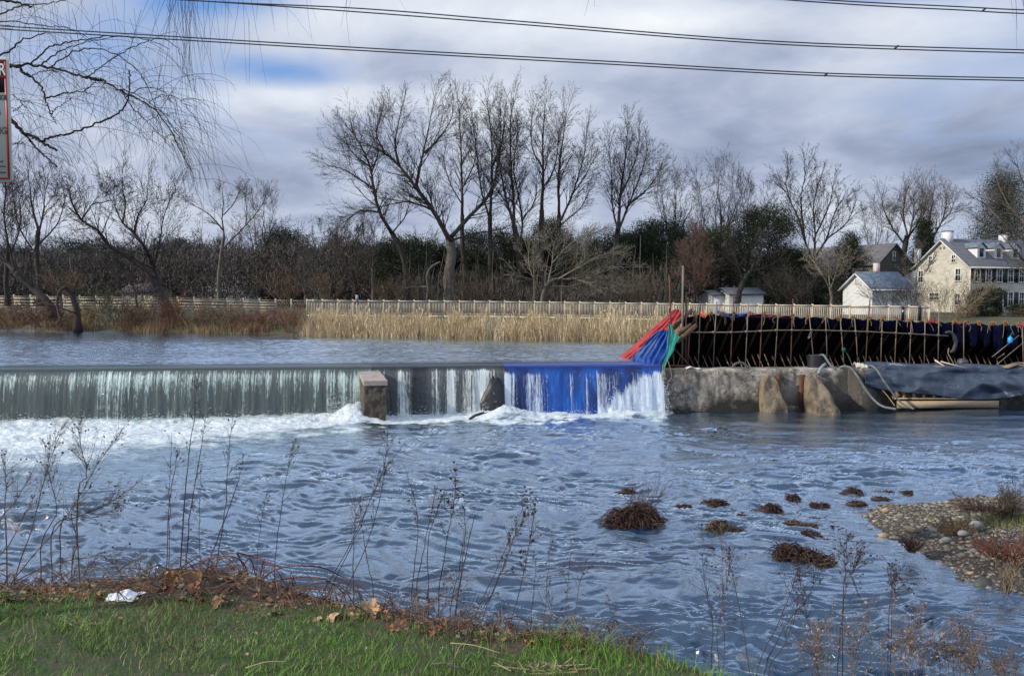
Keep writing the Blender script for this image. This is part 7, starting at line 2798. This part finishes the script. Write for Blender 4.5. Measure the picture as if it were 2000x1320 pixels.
# dry stems lying in the litter and the turf
mb = MB()
for k in range(700):
    x = rnd.uniform(-3.6, .6)
    y = edge_y(x) + rnd.uniform(-.05, np.interp(x, [-3, -1.2, -.4, .6], [.5, .55, .35, .2]))
    p = np.array((x, y, near_z(x, y) + .01))
    a = rnd.uniform(0, 6.28)
    L_ = rnd.uniform(.06, .30)
    mb.tube(smooth_path([p, p + (math.cos(a) * L_ * .5, math.sin(a) * L_ * .5, rnd.uniform(.01, .10)), p + (math.cos(a) * L_, math.sin(a) * L_, rnd.uniform(-.02, .06))], 5), rnd.uniform(.0012, .003), 3, caps=False)
tag(mb.build('dead_stems', M('dead_stem_litter', (.16, .10, .065), (.07, .048, .034), 5, .9, island=.5)), 'tangle of dead stems lying in the leaf litter', 'litter', kind='stuff')
m_str = M('straw', (.42, .34, .20), (.28, .22, .13), 5, .9, island=.3)
for px_, py_, lab, n_ in ((1080, 1310, 'tuft of straw coloured dead grass at the bottom edge', 60), (178, 1220, 'pale straw patch in the lawn at left', 24)):
    p = near_hit(px_, py_)
    q = RNG.normal(size=(n_, 3)) * np.array((.06, .025, .004)) + p
    mb = MB()
    e = q + RNG.normal(size=q.shape) * np.array((.08, .04, .02)) + (0, 0, .025)
    mb.flats(np.hstack([q, e, np.full((n_, 1), .003), np.full((n_, 1), .001)]))
    tag(mb.build('straw_tuft', m_str, origin=tuple(p)), lab, 'straw')
for i, (a, c_, r_, lab) in enumerate([((900, 1320), (845, 1312), .006, 'pale bare stick at the bottom edge of the lawn'), ((880, 1268), (980, 1292), .0022, 'thin straw stalk lying across the lawn'), ((905, 1268), (888, 1300), .0022, 'short straw stalk crossing another on the lawn'), ((480, 1318), (560, 1308), .003, 'thin pale twig at the bottom left of the lawn')]):
    p, q = near_hit(*a) + (0, 0, .03), near_hit(*c_) + (0, 0, .035)
    mb = MB()
    Q = smooth_path([p, (p + q) / 2 + (0, 0, .012), q], 8)
    mb.tube(Q, np.linspace(r_, r_ * .7, 8), 5)
    tag(mb.build('fallen_twig', m_str if r_ < .005 else BKP, origin=tuple(p)), lab, 'twig')
# white plastic bag
p = near_hit(236, 1172)
u_, v_ = np.meshgrid(np.linspace(-1, 1, 40), np.linspace(-1, 1, 26))
hgt = np.maximum(0, 1 - (u_ ** 2) * .9 - v_ ** 2) ** .6
zz_ = hgt * .050 + (fbm(u_ * 3 + 3, v_ * 3, 4, 9) - .5) * .055 * (.3 + hgt) + np.exp(-((u_ - .25) / .3) ** 2 - ((v_ - .1) / .5) ** 2) * .02
edg = 1 + (fbm(u_ * 2.2, v_ * 2.2, 3, 17) - .5) * .5
G = np.stack([p[0] + u_ * .078 * edg, p[1] + .04 + v_ * .065 * edg, p[2] + .004 + zz_ * .45], -1)
mb = MB()
mb.grid(G)
tag(mb.build('plastic_bag', M('white_plastic_film', (.74, .76, .78), (.60, .63, .66), 14, .4, .5, 40), origin=tuple(p), smooth=True, solid=.002), 'crumpled white plastic bag lying at the grass edge', 'plastic bag')

# ------------------------------------------------------------------ weeds on the bank
WST = M('weed_stalk_dark', (.070, .048, .042), (.038, .028, .026), 9, .9)
WSB = M('weed_stalk_brown', (.125, .080, .058), (.07, .046, .036), 9, .9)
WSP = M('weed_stalk_pinkish', (.20, .15, .115), (.12, .09, .07), 9, .9)
WHD = M('seed_head', (.055, .036, .028), (.03, .021, .018), 20, .95)


def weed(name, label, Y, stems, seed, mat=WST, heads=.42, w0=3.2, branch=1.0, spread=.35, side_leaves=0, leafmat=None, headsize=.0048, t0=.45):
    """stems: list of pixel polylines from the root to the tip"""
    rr = random.Random(seed)
    m2 = Y / FPX
    r0 = near_root(*stems[0][0], Y)
    th = thing(name, label, 'weed', tuple(r0), 'dead weeds standing on the near bank')
    hb, lb = MB(), MB()
    for pts in stems:
        sb = MB()
        yo = rr.uniform(-.12, .12)
        Q = np.array([at(x, y, Y + yo * i / len(pts)) for i, (x, y) in enumerate(pts)])
        root = Q[0].copy()
        root[2] = min(root[2], near_z(root[0], root[1])) - .03
        Q = smooth_path(np.vstack([root, Q]) if root[2] < Q[0][2] - .02 else Q, 22)
        Q[1:-1] += np.array([[rr.gauss(0, .0022) for _ in range(3)] for _ in range(20)])
        L_ = np.linalg.norm(Q[-1] - Q[0])
        rad = np.linspace(w0 * .74, .7, 22) * m2 / 2
        sb.tube(Q, rad, 5, jit=.10)
        k = int(L_ * 13 * branch)
        for j in range(k):
            t = rr.uniform(t0, 1.0) ** .75
            i = min(20, int(t * 21))
            d = norm(tuple(Q[i + 1] - Q[i]))
            nd = rot_about(d, rr.uniform(.3, .75), rr)
            l2 = rr.uniform(.35, 1) * spread * (1.25 - t) * .75 + .03
            q = Q[i].copy()
            pp = [q]
            for s_ in range(4):
                nd = norm((nd[0] + rr.gauss(0, .1), nd[1] + rr.gauss(0, .1), nd[2] + rr.gauss(0, .08) + .05))
                q = q + np.array(nd) * l2 / 4
                pp.append(q)
            sb.tube(np.array(pp), np.linspace(.0013, .0006, 5), 3, caps=False)
            for z_ in range(rr.choice((1, 2, 3))):
                i2 = rr.randint(1, 4)
                nd2 = rot_about(nd, rr.uniform(.4, .9), rr)
                e = pp[i2] + np.array(nd2) * rr.uniform(.015, .05)
                sb.tube([pp[i2], e], [.0009, .0006], 3, caps=False)
                if rr.random() < heads:
                    s2 = headsize * rr.uniform(.5, 1.1)
                    hb.add(ICV * s2 * np.array((1, 1, .8)) * (1 + .25 * RNG.normal(size=(12, 1))) + e, ICF)
            if rr.random() < heads:
                s2 = headsize * rr.uniform(.6, 1.3)
                hb.add(ICV * s2 * (1 + .25 * RNG.normal(size=(12, 1))) + pp[-1], ICF)
            if side_leaves:
                C = np.array([pp[rr.randint(0, 4)] + np.array([rr.gauss(0, .02) for _ in range(3)]) for _ in range(side_leaves)])
                lb.leaves(C, RNG.uniform(.006, .017, len(C)), aspect=.5)
        sb.build('stalk', mat, th)
    if hb.n:
        hb.build('seed_heads', WHD, th)  # the dry seed heads at the branch tips
    if lb.n:
        lb.build('dry_leaves', leafmat or LEAFB, th)
    return th


def near_root(px, py, Y):
    p = np.array(at(px, py, Y))
    p[2] = min(p[2], float(near_z(p[0], p[1])))
    return p


YW = 4.95
weed('dead_weed', 'pair of thin straight dark stems left of the thickest weed stem', YW, [[(330, 1128), (331, 1000), (335, 845)], [(326, 1120), (329, 1010), (340, 920), (352, 870)]], 1, spread=.22)
weed('dead_weed', 'thickest tallest dark weed stem at left with a second leaning stem', YW, [[(352, 1132), (360, 980), (370, 880), (382, 790), (384, 735)], [(362, 1132), (372, 1000), (392, 880), (402, 812)]], 2, w0=4.6, spread=.20)
weed('dead_weed', 'short faint weed stem between the thickest stems and the leaning one', YW, [[(390, 1118), (389, 1010), (392, 910)]], 3, w0=2.2, spread=.16, branch=.8)
weed('dead_weed', 'dark leaning weed stem whose tip crosses the foam', YW, [[(417, 1140), (440, 990), (446, 900), (455, 802)], [(405, 1110), (440, 1010), (462, 950), (476, 900)]], 4, w0=4.0, spread=.24)
weed('dead_weed', 'thin single weed stem left of the curved one', YW, [[(500, 1122), (510, 1020), (521, 962)]], 5, w0=2.2, spread=.14, branch=.7)
weed('dead_weed', 'slender curved weed stem with feathery top in mid river view', YW, [[(537, 1108), (550, 990), (561, 920), (572, 860)]], 6, w0=3.0, spread=.26, branch=1.4, heads=.25)
weed('dead_weed', 'short faint weed by the lone leaf at the left', YW, [[(292, 1122), (297, 1090)], [(286, 1130), (288, 1108)]], 7, w0=2.0, branch=.5, spread=.08)
weed('dead_weed', 'tall sheaf of long weed stems leaning right above the tan leaves', 4.7, [[(622, 1176), (680, 1070), (720, 985), (752, 905), (757, 838)], [(634, 1178), (690, 1060), (735, 950), (790, 862)], [(665, 1178), (708, 1085), (730, 1020), (745, 960), (752, 900)], [(730, 1166), (718, 1100), (708, 1030), (703, 985)], [(690, 1172), (690, 1080), (694, 1010), (690, 970)]], 8, w0=3.4, spread=.30)
weed('dead_weed', 'weed sheaf with bent neck standing right of the tall leaning sheaf', 4.6, [[(805, 1150), (816, 1050), (810, 980), (788, 905)], [(813, 1160), (830, 1060), (846, 985), (853, 945)], [(836, 1152), (836, 1060), (852, 1000), (862, 970)]], 9, spread=.16, branch=.8)
weed('dead_weed', 'weed with flat topped dark seed head standing above its neighbours', 4.5, [[(856, 1180), (872, 1060), (886, 985), (891, 908)]], 10, w0=3.6, spread=.16, branch=1.7, headsize=.008)
weed('dead_weed', 'dark weed with a squared broken side stem', 4.5, [[(890, 1200), (902, 1110), (908, 1030), (900, 960)], [(888, 1210), (905, 1110), (925, 1015), (924, 1010), (875, 1000), (868, 975)], [(880, 1190), (898, 1110), (906, 1040)]], 11, spread=.16, branch=.8)
weed('dead_weed', 'spreading weed leaning right with many round seed heads', 4.4, [[(915, 1240), (970, 1110), (1005, 1030), (1030, 965)], [(922, 1240), (965, 1150), (1000, 1060), (1040, 985)], [(935, 1240), (960, 1160), (990, 1090), (1008, 1035)]], 12, spread=.26, branch=1.2, headsize=.007)
weed('dead_weed', 'straight weed with dense seed head cluster right of the spreading one', 4.35, [[(988, 1256), (1016, 1150), (1036, 1050), (1046, 975)]], 13, w0=3.6, spread=.24, branch=1.8, headsize=.007)
weed('dead_weed', 'thin dark upright weed near the end of the visible lawn', 4.3, [[(1033, 1262), (1042, 1160), (1048, 1088)], [(1012, 1262), (1012, 1180)]], 14, spread=.12, branch=.7)
weed('dead_weed', 'pale thin weed pair above the end of the lawn', 4.25, [[(1061, 1260), (1068, 1150), (1078, 1022)], [(1072, 1258), (1078, 1170)]], 15, mat=WSB, w0=2.4, spread=.20)
weed('dead_weed', 'pale brown weed group at the right end of the lawn', 4.2, [[(1096, 1260), (1108, 1160), (1116, 1050)], [(1118, 1262), (1130, 1150), (1146, 1090)], [(1080, 1266), (1090, 1200)]], 16, mat=WSB, w0=2.6, spread=.20)
weed('dead_weed', 'small feathery weeds right of the lawn end', 4.0, [[(1188, 1270), (1192, 1210), (1192, 1180)], [(1160, 1262), (1168, 1232)], [(1170, 1262), (1176, 1240)]], 17, mat=WSB, w0=2.0, spread=.12)
weed('dead_weed', 'crooked weed left of the straight weed over the water at right', 3.8, [[(1388, 1330), (1392, 1215), (1375, 1130), (1370, 1020)], [(1407, 1330), (1400, 1240), (1420, 1140), (1428, 1080)]], 18, w0=3.2, spread=.26)
weed('dead_weed', 'straight pale weed rising over the river clumps', 3.8, [[(1414, 1330), (1413, 1180), (1410, 1040)]], 19, w0=3.0, mat=WSB, spread=.28)
weed('dead_weed', 'weed stem leaning left toward the straight pale one', 3.75, [[(1464, 1330), (1450, 1220), (1430, 1120), (1422, 1085)]], 20, w0=3.0, spread=.2)
weed('dead_weed', 'long dark weed stem slanting right below the largest clump', 3.75, [[(1475, 1330), (1520, 1215), (1550, 1140), (1563, 1098)], [(1490, 1330), (1530, 1230), (1580, 1160), (1590, 1120)], [(1500, 1330), (1525, 1270), (1545, 1230), (1560, 1170)]], 21, w0=3.8, spread=.26)
weed('dead_weed', 'weed stem leaning left with its top at the largest clump', 3.7, [[(1598, 1330), (1582, 1230), (1566, 1160), (1562, 1110)]], 22, w0=3.2, spread=.22)
weed('dead_weed', 'branching weed with wide forked seed top below the gravel bar', 3.65, [[(1634, 1330), (1646, 1200), (1652, 1120), (1650, 1052)], [(1648, 1170), (1665, 1120), (1680, 1085)]], 23, w0=3.4, spread=.26, branch=1.5)
weed('dead_weed', 'faint bent weed below the tip of the gravel bar', 3.6, [[(1736, 1218), (1748, 1150), (1752, 1115)], [(1742, 1190), (1760, 1130)]], 24, w0=2.4, spread=.2)
for i, (px_, Y_, top_, lab, sd_) in enumerate([(1640, 3.6, 1185, 'low tan leafy weed clump at the bottom right, left of its group', 31), (1700, 3.55, 1170, 'tan leafy weed clump with pinkish dry leaves, centre of the bottom right group', 32), (1762, 3.5, 1190, 'tan leafy weed clump right of the pinkish one', 33), (1820, 3.5, 1205, 'brown leafy weed with upright spikes', 34),
                                               (1880, 3.45, 1230, 'dark spiky leafy weed at bottom right', 35), (1955, 3.4, 1270, 'dark curled weed in the bottom right corner', 36), (1850, 3.6, 1195, 'tall thin brown leafy weed behind the spiky one', 37), (1585, 3.7, 1225, 'sparse tan leafy weed farthest left in the bottom right group', 38)]):
    st = []
    rr = random.Random(sd_)
    for k in range(5):
        x = px_ + rr.uniform(-36, 36)
        st.append([(x, 1345), (x + rr.uniform(-14, 14), (1345 + top_) / 2), (x + rr.uniform(-38, 38), top_ + rr.uniform(-30, 70))])
    weed('leafy_weed', lab, Y_, st, 60 + i, mat=WSP, w0=1.7, spread=.14, branch=1.0, heads=.12, side_leaves=2, t0=.06, leafmat=(LEAFP if i in (0, 1, 2, 3, 7) else LEAFB), headsize=.0035)
weed('leafy_weed', 'dense reddish brown dried weed sprawling on the bank beside the leaves', 4.6, [[(790, 1228), (770, 1190), (765, 1168)], [(800, 1230), (800, 1190), (812, 1160)], [(815, 1235), (830, 1190), (845, 1165)], [(840, 1240), (870, 1180), (905, 1150)], [(780, 1222), (755, 1195), (758, 1180)], [(850, 1240), (900, 1200), (960, 1165)], [(820, 1236), (850, 1180), (880, 1120)]], 80, mat=WSB, w0=2.4, spread=.22, branch=2.6, heads=.5, side_leaves=3, leafmat=LEAFB, headsize=.004)
weed('bank_shrub', 'leaning bare shrub with fine twigs at the lower left', 5.1, [[(-10, 1190), (45, 1107), (102, 1042), (151, 976), (196, 899), (237, 845)], [(30, 1128), (60, 1040), (80, 960), (105, 880), (122, 830)], [(-20, 1120), (20, 1060), (50, 1000), (62, 985)], [(102, 1042), (150, 1010), (210, 985), (280, 935)], [(80, 1070), (110, 1000), (95, 920), (98, 870)], [(10, 1000), (12, 950), (8, 900)], [(151, 976), (170, 930), (160, 880), (150, 830)], [(5, 1160), (80, 1110), (160, 1090), (240, 1082)], [(120, 1025), (180, 1010), (240, 990)], [(140, 1115), (150, 1060), (140, 1000), (170, 960)], [(-5, 1040), (30, 980), (60, 930)]], 81, mat=WSB, w0=4.2, spread=.50, branch=2.0, heads=.22, headsize=.006)
weed('leafy_weed', 'wiry brown brush over the litter behind the white bag', 5.0, [[(150, 1160), (170, 1110), (200, 1080)], [(200, 1160), (230, 1115), (260, 1095)], [(240, 1150), (235, 1120), (215, 1090)], [(250, 1155), (270, 1120), (275, 1105)], [(160, 1165), (140, 1120), (145, 1060)], [(300, 1140), (310, 1112)], [(440, 1150), (450, 1120)], [(460, 1180), (490, 1140)], [(500, 1180), (470, 1150)]], 82, mat=WSB, w0=2.2, spread=.26, branch=2.2, heads=.3, side_leaves=1, headsize=.004)

# red bramble
BR = M('red_cane', (.155, .030, .036), (.085, .022, .026), 8, .6)
bm_ = thing('bramble', 'arching dark red bramble canes over the leaf litter', 'bramble', tuple(near_hit(470, 1175)), None)
mb = MB()
for pts in ([(1020, 880), (1045, 835), (1080, 812), (1115, 825), (1140, 860), (1150, 920)], [(860, 820), (930, 785), (1000, 760), (1060, 748), (1120, 752), (1165, 785), (1185, 850), (1195, 920)], [(1130, 730), (1190, 745), (1250, 762), (1310, 805), (1350, 860), (1375, 910), (1390, 960)],
            [(1205, 905), (1250, 855), (1310, 815), (1380, 795), (1460, 792), (1550, 805), (1620, 840), (1711, 905), (1740, 945)], [(1240, 895), (1310, 868), (1400, 850), (1480, 846), (1560, 862), (1620, 905), (1650, 960), (1660, 985)], [(1290, 918), (1370, 905), (1450, 900), (1530, 908), (1600, 930), (1680, 990)],
            [(1130, 730), (1150, 770), (1170, 830), (1180, 910)], [(1215, 900), (1240, 850), (1262, 760), (1250, 760)], [(1160, 790), (1200, 770), (1250, 762)]):
    Q = [np.array(at(x / 2.444, 780 + y / 2.444, 4.75 + .1 * math.sin(i * 1.3))) for i, (x, y) in enumerate(pts)]
    for q in (Q[0], Q[-1]):
        if q is Q[-1]:
            q[2] = min(q[2], near_z(q[0], q[1]) - .01)
    Q = smooth_path(Q, 30)
    mb.tube(Q, np.linspace(.0050, .0032, 30), 6, jit=.08)
    k = RNG.integers(1, 29, 14)
    for i in k:
        e = Q[i] + RNG.normal(size=3) * .006
        mb.tube([Q[i], e], [.0012, .0003], 3, caps=False)
mb.build('cane', BR, bm_)
